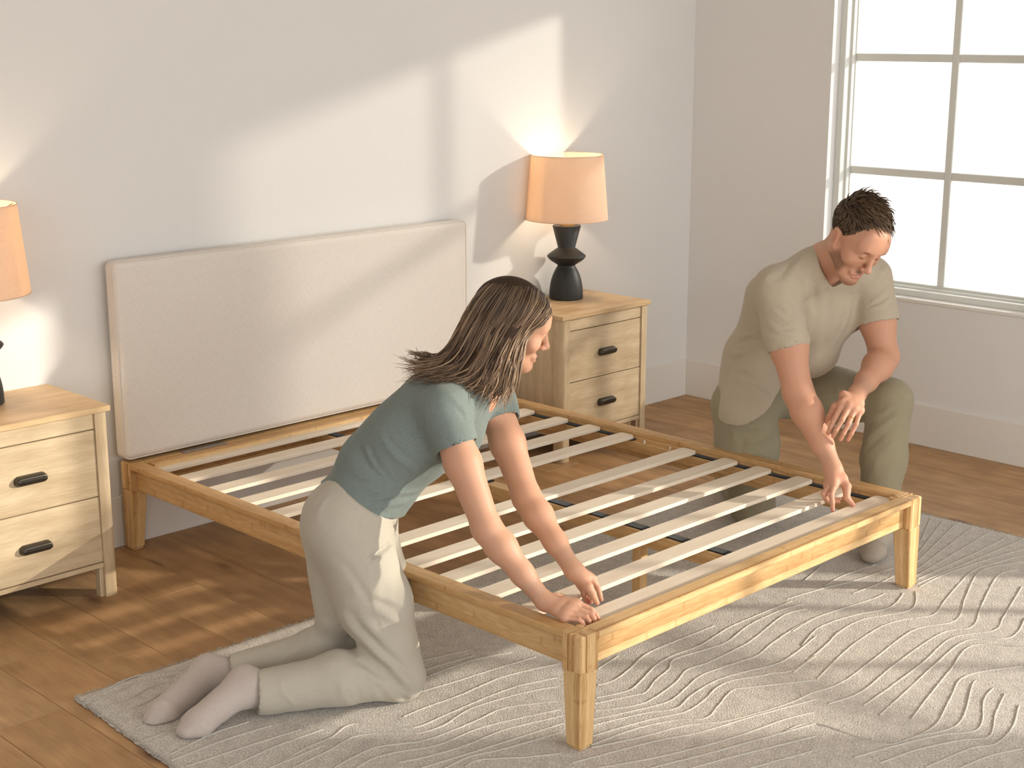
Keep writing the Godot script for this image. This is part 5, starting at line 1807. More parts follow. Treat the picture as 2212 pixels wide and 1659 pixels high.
	for n in 1500:
		var u := rng.randf() * 5.999
		var k := int(u)
		var fr := u - k
		var a: Array = guides[k]
		var b: Array = guides[k + 1]
		var depth := rng.randf_range(-0.010, 0.004)
		var pts := []
		var hc: Vector3 = WOMAN_HEAD * Vector3(0, 0.03, -0.015)
		var w1 := Vector3(rng.randf_range(-1, 1), rng.randf_range(-1, 1), rng.randf_range(-1, 1))
		var w2 := Vector3(rng.randf_range(-1, 1), rng.randf_range(-1, 1), rng.randf_range(-1, 1))
		var stop := rng.randf_range(0.80, 1.0) if n % 9 > 0 else 1.0
		for i in 7:
			var p: Vector3 = (a[i] as Vector3).lerp(b[i], fr)
			var loose := [0.0015, 0.003, 0.004, 0.006, 0.010, 0.014, 0.020][i] as float
			p += (w1 if i % 2 == 0 else w2) * loose + w1 * loose * 0.6
			p += (p - hc).normalized() * depth
			pts.append(p)
		var way := curve(pts, 5)
		var m := int(way.size() * stop)
		way = way.slice(0, m)
		var rad := PackedFloat32Array()
		var r0 := rng.randf_range(0.0012, 0.0024)
		for i in m:
			var x := float(i) / (m - 1)
			rad.append(r0 * (0.55 + 1.1 * x) * clampf((1.0 - x) * 5.0, 0.12, 1.0))
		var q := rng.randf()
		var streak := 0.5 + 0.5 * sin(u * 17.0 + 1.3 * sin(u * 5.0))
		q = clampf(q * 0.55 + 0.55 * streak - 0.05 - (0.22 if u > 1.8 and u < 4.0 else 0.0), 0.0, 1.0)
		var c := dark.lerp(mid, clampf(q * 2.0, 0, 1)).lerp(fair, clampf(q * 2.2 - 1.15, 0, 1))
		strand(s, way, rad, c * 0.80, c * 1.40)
	# the flicked-up lock at the back
	for n in 26:
		var j := func(e: float) -> Vector3: return Vector3(rng.randf_range(-e, e), rng.randf_range(-e, e), rng.randf_range(-e, e))
		var way := curve([Vector3(0.1398, 0.9272, 1.5877) + j.call(0.01), Vector3(0.1046, 0.9007, 1.5616) + j.call(0.012), Vector3(0.0679, 0.9053, 1.538) + j.call(0.012), Vector3(0.0391, 0.9161, 1.5057) + j.call(0.009)], 6)
		var rad := PackedFloat32Array()
		for i in way.size():
			rad.append(0.0015 * (1.0 - 0.9 * i / (way.size() - 1.0)))
		strand(s, way, rad, mid * 0.8, mid * 1.3)
	var cap := ArrayMesh.new()
	cap = s.commit(cap)
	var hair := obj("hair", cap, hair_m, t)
	var under := obj("hair_underlayer", f.surface(), flat_mat(Color(0.235, 0.175, 0.125), 0.6, 0.0, 0.3), hair)

func strand(s: SurfaceTool, way: PackedVector3Array, rad: PackedFloat32Array, ca: Vector3, cb: Vector3) -> void:
	var n := way.size()
	var sides := 4
	var t := (way[1] - way[0]).normalized()
	var u := t.cross(Vector3.UP if absf(t.y) < 0.9 else Vector3.RIGHT).normalized()
	var prev := PackedVector3Array()
	var pn := PackedVector3Array()
	for i in n:
		t = (way[mini(i + 1, n - 1)] - way[maxi(i - 1, 0)]).normalized()
		u = (u - t * u.dot(t)).normalized()
		var v := t.cross(u)
		var ring := PackedVector3Array()
		var nr := PackedVector3Array()
		for k in sides:
			var a := TAU * k / sides
			var d := u * cos(a) + v * sin(a)
			nr.append(d)
			ring.append(way[i] + d * rad[i])
		if i > 0:
			var x := float(i) / (n - 1)
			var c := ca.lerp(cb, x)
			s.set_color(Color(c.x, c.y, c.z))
			for k in sides:
				var k2 := (k + 1) % sides
				s.set_normal(pn[k])
				s.add_vertex(prev[k])
				s.set_normal(nr[k2])
				s.add_vertex(ring[k2])
				s.set_normal(pn[k2])
				s.add_vertex(prev[k2])
				s.set_normal(pn[k])
				s.add_vertex(prev[k])
				s.set_normal(nr[k])
				s.add_vertex(ring[k])
				s.set_normal(nr[k2])
				s.add_vertex(ring[k2])
		prev = ring
		pn = nr

func skin_material() -> StandardMaterial3D:
	var m := flat_mat(Color.WHITE, 0.5, 0.0, 0.4)
	m.vertex_color_use_as_albedo = true
	m.subsurf_scatter_enabled = true
	m.subsurf_scatter_strength = 0.12
	var n := layer(301, 256, 256, 256, 256, 0.2, 3)
	m.heightmap_enabled = true
	m.heightmap_texture = grey(256, 256, n)
	m.heightmap_scale = 0.02
	m.uv1_triplanar = true
	m.uv1_scale = Vector3.ONE * 10.0
	return m

# ---------------------------------------------------------------- the man kneeling on one knee at the far rail
func man_fields(jobs: Array) -> Dictionary:
	var shirt := Field.new()
	shirt.cell = 0.0048
	shirt.bone(Vector3(1.789, 0.5009, 1.4207), Vector3(1.7671, 0.639, 1.462), 0.128, 0.118, 0.04, Vector3(0.992, -0.055, 0.1137), 1.3)
	shirt.bone(Vector3(1.7671, 0.639, 1.462), Vector3(1.7219, 0.8499, 1.636), 0.116, 0.13, 0.05, Vector3(0.9377, 0.0213, 0.3469), 1.3)
	shirt.bone(Vector3(1.7219, 0.8499, 1.636), Vector3(1.6466, 0.9907, 1.7433), 0.126, 0.07, 0.06, Vector3(0.9377, 0.0213, 0.3469), 1.36)
	shirt.bone(Vector3(1.4887, 0.9343, 1.6656), Vector3(1.6035, 0.9937, 1.738), 0.068, 0.066, 0.04)
	shirt.ball(Vector3(1.6185, 0.8224, 1.6794), Vector3(0.075, 0.07, 0.055), 0.05)
	shirt.bone(Vector3(1.8411, 0.9423, 1.7959), Vector3(1.6916, 0.9957, 1.7706), 0.068, 0.066, 0.04)
	shirt.ball(Vector3(1.7779, 0.826, 1.7383), Vector3(0.075, 0.07, 0.055), 0.05)
	shirt.bone(Vector3(1.4887, 0.9343, 1.6656), Vector3(1.4699, 0.7729, 1.7303), 0.07, 0.074, 0.03)
	shirt.bone(Vector3(1.8411, 0.9423, 1.7959), Vector3(1.8281, 0.8141, 1.8408), 0.07, 0.074, 0.03)
	shirt.bone(Vector3(1.7595, 0.6107, 1.435), Vector3(1.7072, 0.4559, 1.4642), 0.128, 0.136, 0.04, Vector3(0.992, -0.055, 0.1137), 1.16)
	shirt.bone(Vector3(1.6962, 0.8002, 1.6562), Vector3(1.7251, 0.6674, 1.6572), 0.085, 0.075, 0.06, Vector3(0.9377, 0.0213, 0.3469), 1.3)
	shirt.bone(Vector3(1.6474, 0.8694, 1.5262), Vector3(1.7044, 0.6396, 1.4575), 0.08, 0.085, 0.05)
	shirt.cut(Vector3(1.6533, 0.511, 1.3194), Vector3(0.7104, -0.7026, 0.0404))
	shirt.bone(Vector3(1.6394, 1.0005, 1.7698), Vector3(1.5932, 1.0597, 1.8755), 0.066, 0.074, 0.006, Vector3(0, 0, 0), 1, true)
	shirt.bone(Vector3(1.4695, 0.7692, 1.7318), Vector3(1.4485, 0.5884, 1.8044), 0.064, 0.064, 0.003, Vector3(0, 0, 0), 1, true)
	shirt.bone(Vector3(1.4597, 0.6853, 1.7655), Vector3(1.4431, 0.5423, 1.8229), 0.088, 0.088, 0.002, Vector3(0, 0, 0), 1, true)
	shirt.bone(Vector3(1.8298, 0.8308, 1.8349), Vector3(1.8111, 0.6466, 1.8993), 0.064, 0.064, 0.003, Vector3(0, 0, 0), 1, true)
	shirt.bone(Vector3(1.8211, 0.7453, 1.8648), Vector3(1.8063, 0.5997, 1.9157), 0.088, 0.088, 0.002, Vector3(0, 0, 0), 1, true)
	shirt.fold(Vector3(1.4189, 0.8396, 1.6602), Vector3(1.4027, 0.8041, 1.7442), 0.007, 0.0035)
	shirt.fold(Vector3(1.4027, 0.8041, 1.7442), Vector3(1.4312, 0.8104, 1.7819), 0.007, 0.0035)
	shirt.fold(Vector3(1.4078, 0.8602, 1.6909), Vector3(1.414, 0.8194, 1.7587), 0.006, -0.003)
	shirt.fold(Vector3(1.414, 0.8194, 1.7587), Vector3(1.4413, 0.8246, 1.7811), 0.006, -0.003)
	shirt.fold(Vector3(1.4119, 0.8771, 1.7106), Vector3(1.4257, 0.8402, 1.761), 0.006, 0.004)
	shirt.fold(Vector3(1.4257, 0.8402, 1.761), Vector3(1.4492, 0.8346, 1.7798), 0.006, 0.004)
	shirt.fold(Vector3(1.4065, 0.8252, 1.6876), Vector3(1.4024, 0.7962, 1.7506), 0.006, -0.003)
	shirt.fold(Vector3(1.4024, 0.7962, 1.7506), Vector3(1.4262, 0.8014, 1.7829), 0.006, -0.003)
	shirt.fold(Vector3(1.4236, 0.8971, 1.7247), Vector3(1.4438, 0.8604, 1.7648), 0.006, 0.0035)
	shirt.fold(Vector3(1.4438, 0.8604, 1.7648), Vector3(1.4573, 0.8409, 1.7796), 0.006, 0.0035)
	shirt.fold(Vector3(1.4382, 0.9066, 1.7373), Vector3(1.459, 0.8732, 1.7652), 0.005, -0.0025)
	shirt.fold(Vector3(1.459, 0.8732, 1.7652), Vector3(1.4676, 0.8491, 1.7779), 0.005, -0.0025)
	shirt.fold(Vector3(1.5609, 0.798, 1.5349), Vector3(1.4063, 0.7907, 1.6894), 0.008, 0.003)
	shirt.fold(Vector3(1.4063, 0.7907, 1.6894), Vector3(1.3991, 0.7854, 1.7476), 0.008, 0.003)
	shirt.fold(Vector3(1.5523, 0.8564, 1.5385), Vector3(1.5547, 0.802, 1.5579), 0.008, 0.0035)
	shirt.fold(Vector3(1.5547, 0.802, 1.5579), Vector3(1.403, 0.7973, 1.6974), 0.008, 0.0035)
	shirt.fold(Vector3(1.4371, 0.9205, 1.6102), Vector3(1.5534, 0.8503, 1.5318), 0.006, -0.003)
	shirt.fold(Vector3(1.5534, 0.8503, 1.5318), Vector3(1.559, 0.7993, 1.5425), 0.006, -0.003)
	shirt.fold(Vector3(1.4266, 0.933, 1.6203), Vector3(1.4162, 0.9574, 1.6565), 0.003, -0.0018)
	shirt.fold(Vector3(1.4162, 0.9574, 1.6565), Vector3(1.4266, 0.9496, 1.7083), 0.003, -0.0018)
	shirt.fold(Vector3(1.4266, 0.9496, 1.7083), Vector3(1.4554, 0.9059, 1.7485), 0.003, -0.002)
	shirt.fold(Vector3(1.4554, 0.9059, 1.7485), Vector3(1.4757, 0.8574, 1.7748), 0.003, -0.002)
	shirt.fold(Vector3(1.5247, 0.993, 1.7658), Vector3(1.5608, 0.9298, 1.7681), 0.016, -0.006)
	shirt.fold(Vector3(1.5608, 0.9298, 1.7681), Vector3(1.6096, 0.8514, 1.7516), 0.016, -0.006)
	shirt.fold(Vector3(1.5089, 0.993, 1.7506), Vector3(1.5274, 0.9327, 1.7586), 0.016, 0.006)
	shirt.fold(Vector3(1.5274, 0.9327, 1.7586), Vector3(1.5849, 0.853, 1.7387), 0.016, 0.006)
	shirt.fold(Vector3(1.5658, 0.9512, 1.7866), Vector3(1.6295, 0.8243, 1.7574), 0.018, 0.006)
	shirt.fold(Vector3(1.6295, 0.8243, 1.7574), Vector3(1.6497, 0.7138, 1.7208), 0.018, 0.006)
	shirt.fold(Vector3(1.6232, 0.9242, 1.7848), Vector3(1.6579, 0.8219, 1.7681), 0.016, -0.005)
	shirt.fold(Vector3(1.6579, 0.8219, 1.7681), Vector3(1.6757, 0.7118, 1.7333), 0.016, -0.005)
	shirt.fold(Vector3(1.7086, 0.8639, 1.7909), Vector3(1.6942, 0.7653, 1.7653), 0.016, -0.006)
	shirt.fold(Vector3(1.6942, 0.7653, 1.7653), Vector3(1.683, 0.6946, 1.7294), 0.016, -0.006)
	shirt.fold(Vector3(1.7268, 0.9148, 1.8108), Vector3(1.7112, 0.7909, 1.782), 0.016, 0.007)
	shirt.fold(Vector3(1.7112, 0.7909, 1.782), Vector3(1.7092, 0.7028, 1.7415), 0.016, 0.007)
	shirt.fold(Vector3(1.5715, 0.8536, 1.7301), Vector3(1.4784, 0.7869, 1.8027), 0.012, -0.004)
	shirt.fold(Vector3(1.7511, 0.9135, 1.8243), Vector3(1.7474, 0.84, 1.8025), 0.014, -0.005)
	shirt.fold(Vector3(1.7474, 0.84, 1.8025), Vector3(1.7368, 0.7663, 1.7787), 0.014, -0.005)
	shirt.fold(Vector3(1.449, 0.958, 1.7271), Vector3(1.4852, 0.9932, 1.7291), 0.012, 0.004)
	shirt.fold(Vector3(1.4852, 0.9932, 1.7291), Vector3(1.5249, 1.0282, 1.729), 0.012, 0.004)
	shirt.fold(Vector3(1.4372, 0.9673, 1.7116), Vector3(1.4738, 1.0019, 1.7075), 0.01, -0.004)
	shirt.fold(Vector3(1.4738, 1.0019, 1.7075), Vector3(1.5176, 1.0257, 1.6992), 0.01, -0.004)
	shirt.fold(Vector3(1.4187, 0.9649, 1.6721), Vector3(1.4392, 0.9922, 1.6738), 0.01, 0.004)
	shirt.fold(Vector3(1.4287, 0.967, 1.7001), Vector3(1.4493, 0.9893, 1.7019), 0.007, -0.004)
	shirt.fold(Vector3(1.5912, 0.7297, 1.4528), Vector3(1.5768, 0.7476, 1.5257), 0.009, 0.004)
	shirt.fold(Vector3(1.5972, 0.6928, 1.4242), Vector3(1.585, 0.7131, 1.4773), 0.008, -0.004)
	shirt.fold(Vector3(1.585, 0.7131, 1.4773), Vector3(1.5822, 0.7325, 1.5351), 0.008, -0.004)
	shirt.fold(Vector3(1.5981, 0.6577, 1.4057), Vector3(1.5868, 0.6758, 1.4776), 0.008, 0.004)
	shirt.fold(Vector3(1.5868, 0.6758, 1.4776), Vector3(1.5885, 0.7162, 1.5375), 0.008, 0.004)
	shirt.fold(Vector3(1.5977, 0.6296, 1.3973), Vector3(1.5869, 0.6491, 1.4595), 0.008, -0.0035)
	shirt.fold(Vector3(1.5869, 0.6491, 1.4595), Vector3(1.5941, 0.6754, 1.5166), 0.008, -0.0035)
	shirt.fold(Vector3(1.5872, 0.6093, 1.4611), Vector3(1.607, 0.6319, 1.5219), 0.012, 0.004)
	shirt.fold(Vector3(1.607, 0.6319, 1.5219), Vector3(1.4159, 0.7004, 1.7284), 0.012, 0.004)
	shirt.fold(Vector3(1.582, 0.581, 1.4469), Vector3(1.5872, 0.5615, 1.4952), 0.01, 0.005)
	shirt.fold(Vector3(1.5872, 0.5615, 1.4952), Vector3(1.6083, 0.5438, 1.5377), 0.01, 0.005)
	shirt.fold(Vector3(1.5899, 0.5957, 1.4789), Vector3(1.6083, 0.5681, 1.524), 0.01, -0.004)
	shirt.fold(Vector3(1.6083, 0.5681, 1.524), Vector3(1.6415, 0.5374, 1.5646), 0.01, -0.004)
	shirt.fold(Vector3(1.7692, 0.8771, 1.8555), Vector3(1.7931, 0.8992, 1.8736), 0.006, 0.004)
	shirt.fold(Vector3(1.7931, 0.8992, 1.8736), Vector3(1.8279, 0.9235, 1.8792), 0.006, 0.004)
	shirt.fold(Vector3(1.7635, 0.8621, 1.8515), Vector3(1.7877, 0.8802, 1.8782), 0.006, -0.004)
	shirt.fold(Vector3(1.7877, 0.8802, 1.8782), Vector3(1.8255, 0.8994, 1.8869), 0.006, -0.004)
	shirt.fold(Vector3(1.7615, 0.8546, 1.8503), Vector3(1.7803, 0.8659, 1.878), 0.005, 0.003)
	shirt.fold(Vector3(1.7803, 0.8659, 1.878), Vector3(1.8175, 0.8808, 1.8929), 0.005, 0.003)
	shirt.fold(Vector3(1.7793, 0.9443, 1.8563), Vector3(1.8055, 0.9721, 1.8612), 0.01, 0.004)
	shirt.fold(Vector3(1.8055, 0.9721, 1.8612), Vector3(1.8378, 0.9883, 1.8575), 0.01, 0.004)
	shirt.fold(Vector3(1.5859, 0.7256, 1.5452), Vector3(1.3983, 0.7709, 1.7489), 0.0035, -0.0015)
	shirt.fold(Vector3(1.3983, 0.7709, 1.7489), Vector3(1.4374, 0.7796, 1.7966), 0.0035, -0.0015)
	shirt.fold(Vector3(1.7585, 0.8466, 1.8441), Vector3(1.7753, 0.8469, 1.8823), 0.0035, -0.0015)
	shirt.fold(Vector3(1.7753, 0.8469, 1.8823), Vector3(1.8127, 0.8572, 1.9014), 0.0035, -0.0015)
	shirt.fold(Vector3(1.5446, 1.0924, 1.8144), Vector3(1.566, 1.0588, 1.7707), 0.0055, 0.003)
	shirt.fold(Vector3(1.566, 1.0588, 1.7707), Vector3(1.5553, 1.033, 1.7723), 0.0055, 0.003)
	shirt.fold(Vector3(1.5553, 1.033, 1.7723), Vector3(1.5505, 1.0019, 1.786), 0.0055, 0.003)
	shirt.fold(Vector3(1.5505, 1.0019, 1.786), Vector3(1.5695, 0.9739, 1.7979), 0.0055, 0.003)
	shirt.fold(Vector3(1.5695, 0.9739, 1.7979), Vector3(1.6402, 0.9473, 1.7848), 0.0055, 0.003)
	shirt.fold(Vector3(1.6402, 0.9473, 1.7848), Vector3(1.6501, 0.9476, 1.8101), 0.0055, 0.003)
	shirt.rough = noise(31, 14.0, 3)
	shirt.rough_h = 0.0016
	var trousers := Field.new()
	trousers.cell = 0.0052
	trousers.bone(Vector3(1.6763, 0.4586, 1.4198), Vector3(1.6939, 0.3092, 1.4286), 0.117, 0.108, 0.04)
	trousers.bone(Vector3(1.6939, 0.3092, 1.4286), Vector3(1.7201, 0.0871, 1.4419), 0.108, 0.078, 0.04)
	trousers.bone(Vector3(1.7201, 0.0871, 1.4419), Vector3(2.02, 0.07, 1.12), 0.076, 0.062, 0.03)
	trousers.bone(Vector3(1.8983, 0.4984, 1.4437), Vector3(1.8818, 0.5034, 1.6654), 0.12, 0.095, 0.04)
	trousers.bone(Vector3(1.8818, 0.5034, 1.6654), Vector3(1.8653, 0.5284, 1.8871), 0.095, 0.074, 0.03)
	trousers.bone(Vector3(1.8653, 0.5284, 1.8871), Vector3(1.8302, 0.3343, 1.8987), 0.076, 0.074, 0.02)
	trousers.bone(Vector3(1.8302, 0.3343, 1.8987), Vector3(1.7951, 0.1402, 1.9104), 0.074, 0.064, 0.03)
	trousers.bone(Vector3(1.7874, 0.5111, 1.4238), Vector3(1.7772, 0.5751, 1.4429), 0.112, 0.1, 0.05, Vector3(0.992, -0.055, 0.1137), 1.2)
	trousers.bone(Vector3(1.7786, 0.0488, 1.9159), Vector3(1.7419, -0.1546, 1.9281), 0.093, 0.093, 0.002, Vector3(0, 0, 0), 1, true)
	trousers.bone(Vector3(1.7987, 0.1598, 1.9092), Vector3(1.7774, 0.0419, 1.9163), 0.062, 0.062, 0.003, Vector3(0, 0, 0), 1, true)
	trousers.cut(Vector3(0, 0.0125, 0), Vector3(0, -1, 0))
	trousers.fold(Vector3(1.7952, 0.5477, 1.7245), Vector3(1.6024, 0.6543, 1.9173), 0.013, 0.006)
	trousers.fold(Vector3(1.8035, 0.4591, 1.8322), Vector3(1.7918, 0.5149, 1.9229), 0.01, 0.006)
	trousers.fold(Vector3(1.7918, 0.5149, 1.9229), Vector3(1.8413, 0.5543, 1.9591), 0.01, 0.006)
	trousers.fold(Vector3(1.7865, 0.4392, 1.85), Vector3(1.7964, 0.5054, 1.9322), 0.009, -0.005)
	trousers.fold(Vector3(1.7964, 0.5054, 1.9322), Vector3(1.8516, 0.5379, 1.9655), 0.009, -0.005)
	trousers.fold(Vector3(1.773, 0.4079, 1.8662), Vector3(1.7917, 0.4799, 1.9311), 0.01, 0.005)
	trousers.fold(Vector3(1.7917, 0.4799, 1.9311), Vector3(1.8523, 0.5171, 1.9665), 0.01, 0.005)
	trousers.fold(Vector3(1.7605, 0.3817, 1.8816), Vector3(1.785, 0.4447, 1.9318), 0.01, -0.004)
	trousers.fold(Vector3(1.785, 0.4447, 1.9318), Vector3(1.8412, 0.4769, 1.9645), 0.01, -0.004)
	trousers.fold(Vector3(1.7591, 0.3603, 1.9302), Vector3(1.7994, 0.4199, 1.9534), 0.014, 0.004)
	trousers.fold(Vector3(1.7891, 0.2986, 1.9679), Vector3(1.8329, 0.4162, 1.968), 0.014, -0.004)
	trousers.fold(Vector3(1.7488, 0.2939, 1.9062), Vector3(1.7592, 0.3694, 1.9237), 0.014, 0.004)
	trousers.fold(Vector3(1.5459, 0.4541, 1.4341), Vector3(1.5551, 0.4559, 1.5109), 0.01, 0.006)
	trousers.fold(Vector3(1.5551, 0.4559, 1.5109), Vector3(1.5931, 0.4738, 1.5584), 0.01, 0.006)
	trousers.fold(Vector3(1.5546, 0.4231, 1.4223), Vector3(1.557, 0.4366, 1.5103), 0.009, -0.005)
	trousers.fold(Vector3(1.557, 0.4366, 1.5103), Vector3(1.6552, 0.4417, 1.5343), 0.009, -0.005)
	trousers.fold(Vector3(1.5699, 0.396, 1.438), Vector3(1.6058, 0.408, 1.5078), 0.01, 0.005)
	trousers.fold(Vector3(1.6058, 0.408, 1.5078), Vector3(1.7475, 0.422, 1.5209), 0.01, 0.005)
	trousers.fold(Vector3(1.608, 0.3533, 1.5087), Vector3(1.6726, 0.3845, 1.5375), 0.013, 0.006)
	trousers.fold(Vector3(1.6196, 0.3261, 1.5208), Vector3(1.7047, 0.3572, 1.5416), 0.013, -0.006)
	trousers.fold(Vector3(1.585, 0.3131, 1.4759), Vector3(1.5945, 0.3691, 1.4922), 0.012, -0.004)
	trousers.fold(Vector3(1.5453, 0.4804, 1.4593), Vector3(1.5574, 0.487, 1.5077), 0.01, -0.006)
	trousers.fold(Vector3(1.5574, 0.487, 1.5077), Vector3(1.5963, 0.5087, 1.5481), 0.01, -0.006)
	trousers.fold(Vector3(1.5548, 0.4811, 1.4132), Vector3(1.5433, 0.4597, 1.4618), 0.01, 0.005)
	trousers.fold(Vector3(1.5783, 0.344, 1.46), Vector3(1.5732, 0.3986, 1.4549), 0.012, 0.004)
	trousers.rough = noise(32, 14.0, 3)
	trousers.rough_h = 0.0022
	var sock := Field.new()
	sock.cell = 0.004
	sock.bone(Vector3(1.7847, 0.1821, 1.9139), Vector3(1.7847, 0.0821, 1.9139), 0.044, 0.043, 0.02)
	sock.bone(Vector3(1.7847, 0.0821, 1.9139), Vector3(1.8197, 0.0471, 1.9039), 0.043, 0.036, 0.03)
	sock.bone(Vector3(1.7987, 0.0581, 1.9099), Vector3(1.7092, 0.043, 1.9482), 0.042, 0.031, 0.03, Vector3(-0.3725, 0, -0.928), 1.15)
	sock.bone(Vector3(1.7092, 0.043, 1.9482), Vector3(1.6724, 0.0352, 1.963), 0.03, 0.02, 0.02, Vector3(-0.3725, 0, -0.928), 1.5)
	sock.cut(Vector3(0, 0.0125, 0), Vector3(0, -1, 0))
	sock.ribs.append([Vector3(1.7847, 0.0821, 1.9139), Vector3(0.1774, 0.9824, -0.059), -0.03, 0.2, 0.005, 0.0006])
	var arms := Field.new()
	arms.cell = 0.0042
	arms.base = Color(0.6, 0.315, 0.205)
	arms.bone(Vector3(1.4887, 0.9343, 1.6656), Vector3(1.468, 0.7568, 1.7368), 0.056, 0.0575, 0.02)
	arms.bone(Vector3(1.468, 0.7568, 1.7368), Vector3(1.4512, 0.6116, 1.7951), 0.0575, 0.046, 0.025)
	arms.bone(Vector3(1.4512, 0.6116, 1.7951), Vector3(1.4405, 0.5591, 1.8385), 0.0465, 0.0495, 0.025)
	arms.bone(Vector3(1.4405, 0.5591, 1.8385), Vector3(1.4221, 0.4687, 1.913), 0.0495, 0.0345, 0.02)
	arms.bone(Vector3(1.4221, 0.4687, 1.913), Vector3(1.4085, 0.4014, 1.9685), 0.0345, 0.0275, 0.02)
	arms.bone(Vector3(1.8411, 0.9423, 1.7959), Vector3(1.8268, 0.8012, 1.8452), 0.056, 0.0575, 0.02)
	arms.bone(Vector3(1.8268, 0.8012, 1.8452), Vector3(1.8151, 0.6859, 1.8856), 0.0575, 0.046, 0.025)
	arms.bone(Vector3(1.8151, 0.6859, 1.8856), Vector3(1.7541, 0.6685, 1.8997), 0.0465, 0.0495, 0.025)
	arms.bone(Vector3(1.7541, 0.6685, 1.8997), Vector3(1.6492, 0.6386, 1.9239), 0.0495, 0.0345, 0.02)
	arms.bone(Vector3(1.6492, 0.6386, 1.9239), Vector3(1.5712, 0.6164, 1.9419), 0.0345, 0.0275, 0.02)
	arms.bone(Vector3(1.727, 0.8629, 1.6217), Vector3(1.6447, 1.0213, 1.7535), 0.055, 0.056, 0.04, Vector3(0.9377, 0.0213, 0.3469), 1.2)
	arms.bone(Vector3(1.4912, 0.9407, 1.6584), Vector3(1.8436, 0.9487, 1.7888), 0.042, 0.042, 0.03)
	arms.ball(Vector3(1.4635, 0.7452, 1.7498), Vector3(0.046, 0.046, 0.05), 0.03)
	arms.bone(Vector3(1.6486, 1.0026, 1.7468), Vector3(1.5872, 1.0829, 1.8551), 0.064, 0.058, 0.03)
	var head := Field.new()
	head.cell = 0.0028
	head.base = Color(0.6, 0.315, 0.205)
	head.axes = Transform3D(Vector3(0.9629, -0.1322, 0.2352), Vector3(-0.0313, 0.811, 0.5843), Vector3(-0.268, -0.57, 0.7767), Vector3(1.5803, 1.112, 1.8999))
	head.ball(Vector3(0, 0.0342, -0.0181), Vector3(0.0744, 0.0864, 0.0945), 0.0201)
	head.bone(Vector3(0, 0.0121, 0.0362), Vector3(0, -0.0804, 0.0442), 0.0603, 0.0402, 0.0301, Vector3(1, 0, 0), 0.98)
	head.bone(Vector3(-0.0523, -0.0502, -0.004), Vector3(-0.0161, -0.1085, 0.0663), 0.0191, 0.0161, 0.0251)
	head.ball(Vector3(-0.0452, -0.0301, 0.0583), Vector3(0.0241, 0.0221, 0.0241), 0.0301)
	head.bone(Vector3(0.0523, -0.0502, -0.004), Vector3(0.0161, -0.1085, 0.0663), 0.0191, 0.0161, 0.0251)
	head.ball(Vector3(0.0452, -0.0301, 0.0583), Vector3(0.0241, 0.0221, 0.0241), 0.0301)
	head.ball(Vector3(0, -0.1085, 0.0744), Vector3(0.0201, 0.0171, 0.0181), 0.0201)
	head.bone(Vector3(-0.0362, 0.0221, 0.0804), Vector3(0.0362, 0.0221, 0.0804), 0.0126, 0.0126, 0.0201)
	head.ball(Vector3(0, 0.0452, 0.0724), Vector3(0.0502, 0.0402, 0.0221), 0.0301)
	head.ball(Vector3(-0.0312, 0, 0.1005), Vector3(0.0166, 0.0126, 0.0151), 0.0141, Vector3.ZERO, true)
	head.ball(Vector3(-0.0312, -0.0005, 0.0819), Vector3(0.0136, 0.0126, 0.0126), 0.004)
	head.ball(Vector3(0.0312, 0, 0.1005), Vector3(0.0166, 0.0126, 0.0151), 0.0141, Vector3.ZERO, true)
	head.ball(Vector3(0.0312, -0.0005, 0.0819), Vector3(0.0136, 0.0126, 0.0126), 0.004)
	head.bone(Vector3(0, 0.0121, 0.0904), Vector3(0, -0.0362, 0.1111), 0.0075, 0.0095, 0.0121)
	head.ball(Vector3(0, -0.0392, 0.1116), Vector3(0.0106, 0.0095, 0.0106), 0.008)
	head.ball(Vector3(-0.0116, -0.0437, 0.1005), Vector3(0.0075, 0.0068, 0.0095), 0.006)
	head.ball(Vector3(0.0116, -0.0437, 0.1005), Vector3(0.0075, 0.0068, 0.0095), 0.006)
	head.bone(Vector3(-0.0201, -0.0739, 0.0829), Vector3(0.0201, -0.0739, 0.0829), 0.0085, 0.0085, 0.0121)
	head.bone(Vector3(-0.009, -0.0729, 0.092), Vector3(0.009, -0.0729, 0.092), 0.0042, 0.0042, 0.006)
	head.bone(Vector3(-0.0121, -0.0849, 0.0899), Vector3(0.0121, -0.0849, 0.0899), 0.0055, 0.0055, 0.006)
	head.bone(Vector3(-0.0231, -0.0789, 0.0889), Vector3(0, -0.0789, 0.099), 0.0014, 0.0016, 0.003, Vector3(0, 0, 0), 1, true)
	head.bone(Vector3(0.0231, -0.0789, 0.0889), Vector3(0, -0.0789, 0.099), 0.0014, 0.0016, 0.003, Vector3(0, 0, 0), 1, true)
	head.bone(Vector3(-0.0744, 0.008, -0.0181), Vector3(-0.0703, -0.0402, -0.006), 0.0106, 0.0075, 0.006, Vector3(0, 0, 1), 1.45)
	head.bone(Vector3(-0.0834, 0.004, -0.0141), Vector3(-0.0804, -0.0221, -0.008), 0.004, 0.0035, 0.004, Vector3(0, 0, 0), 1, true)
	head.bone(Vector3(0.0744, 0.008, -0.0181), Vector3(0.0703, -0.0402, -0.006), 0.0106, 0.0075, 0.006, Vector3(0, 0, 1), 1.45)
	head.bone(Vector3(0.0834, 0.004, -0.0141), Vector3(0.0804, -0.0221, -0.008), 0.004, 0.0035, 0.004, Vector3(0, 0, 0), 1, true)
	head.bone(Vector3(0, -0.05, -0.025), Vector3(0.0398, -0.1623, -0.0673), 0.056, 0.062, 0.03)
	head.tint(Vector3(-0.056, -0.075, 0.028), Vector3(0.026, 0.05, 0.05), Color(0.13, 0.07, 0.04, 0.62), 0.45)
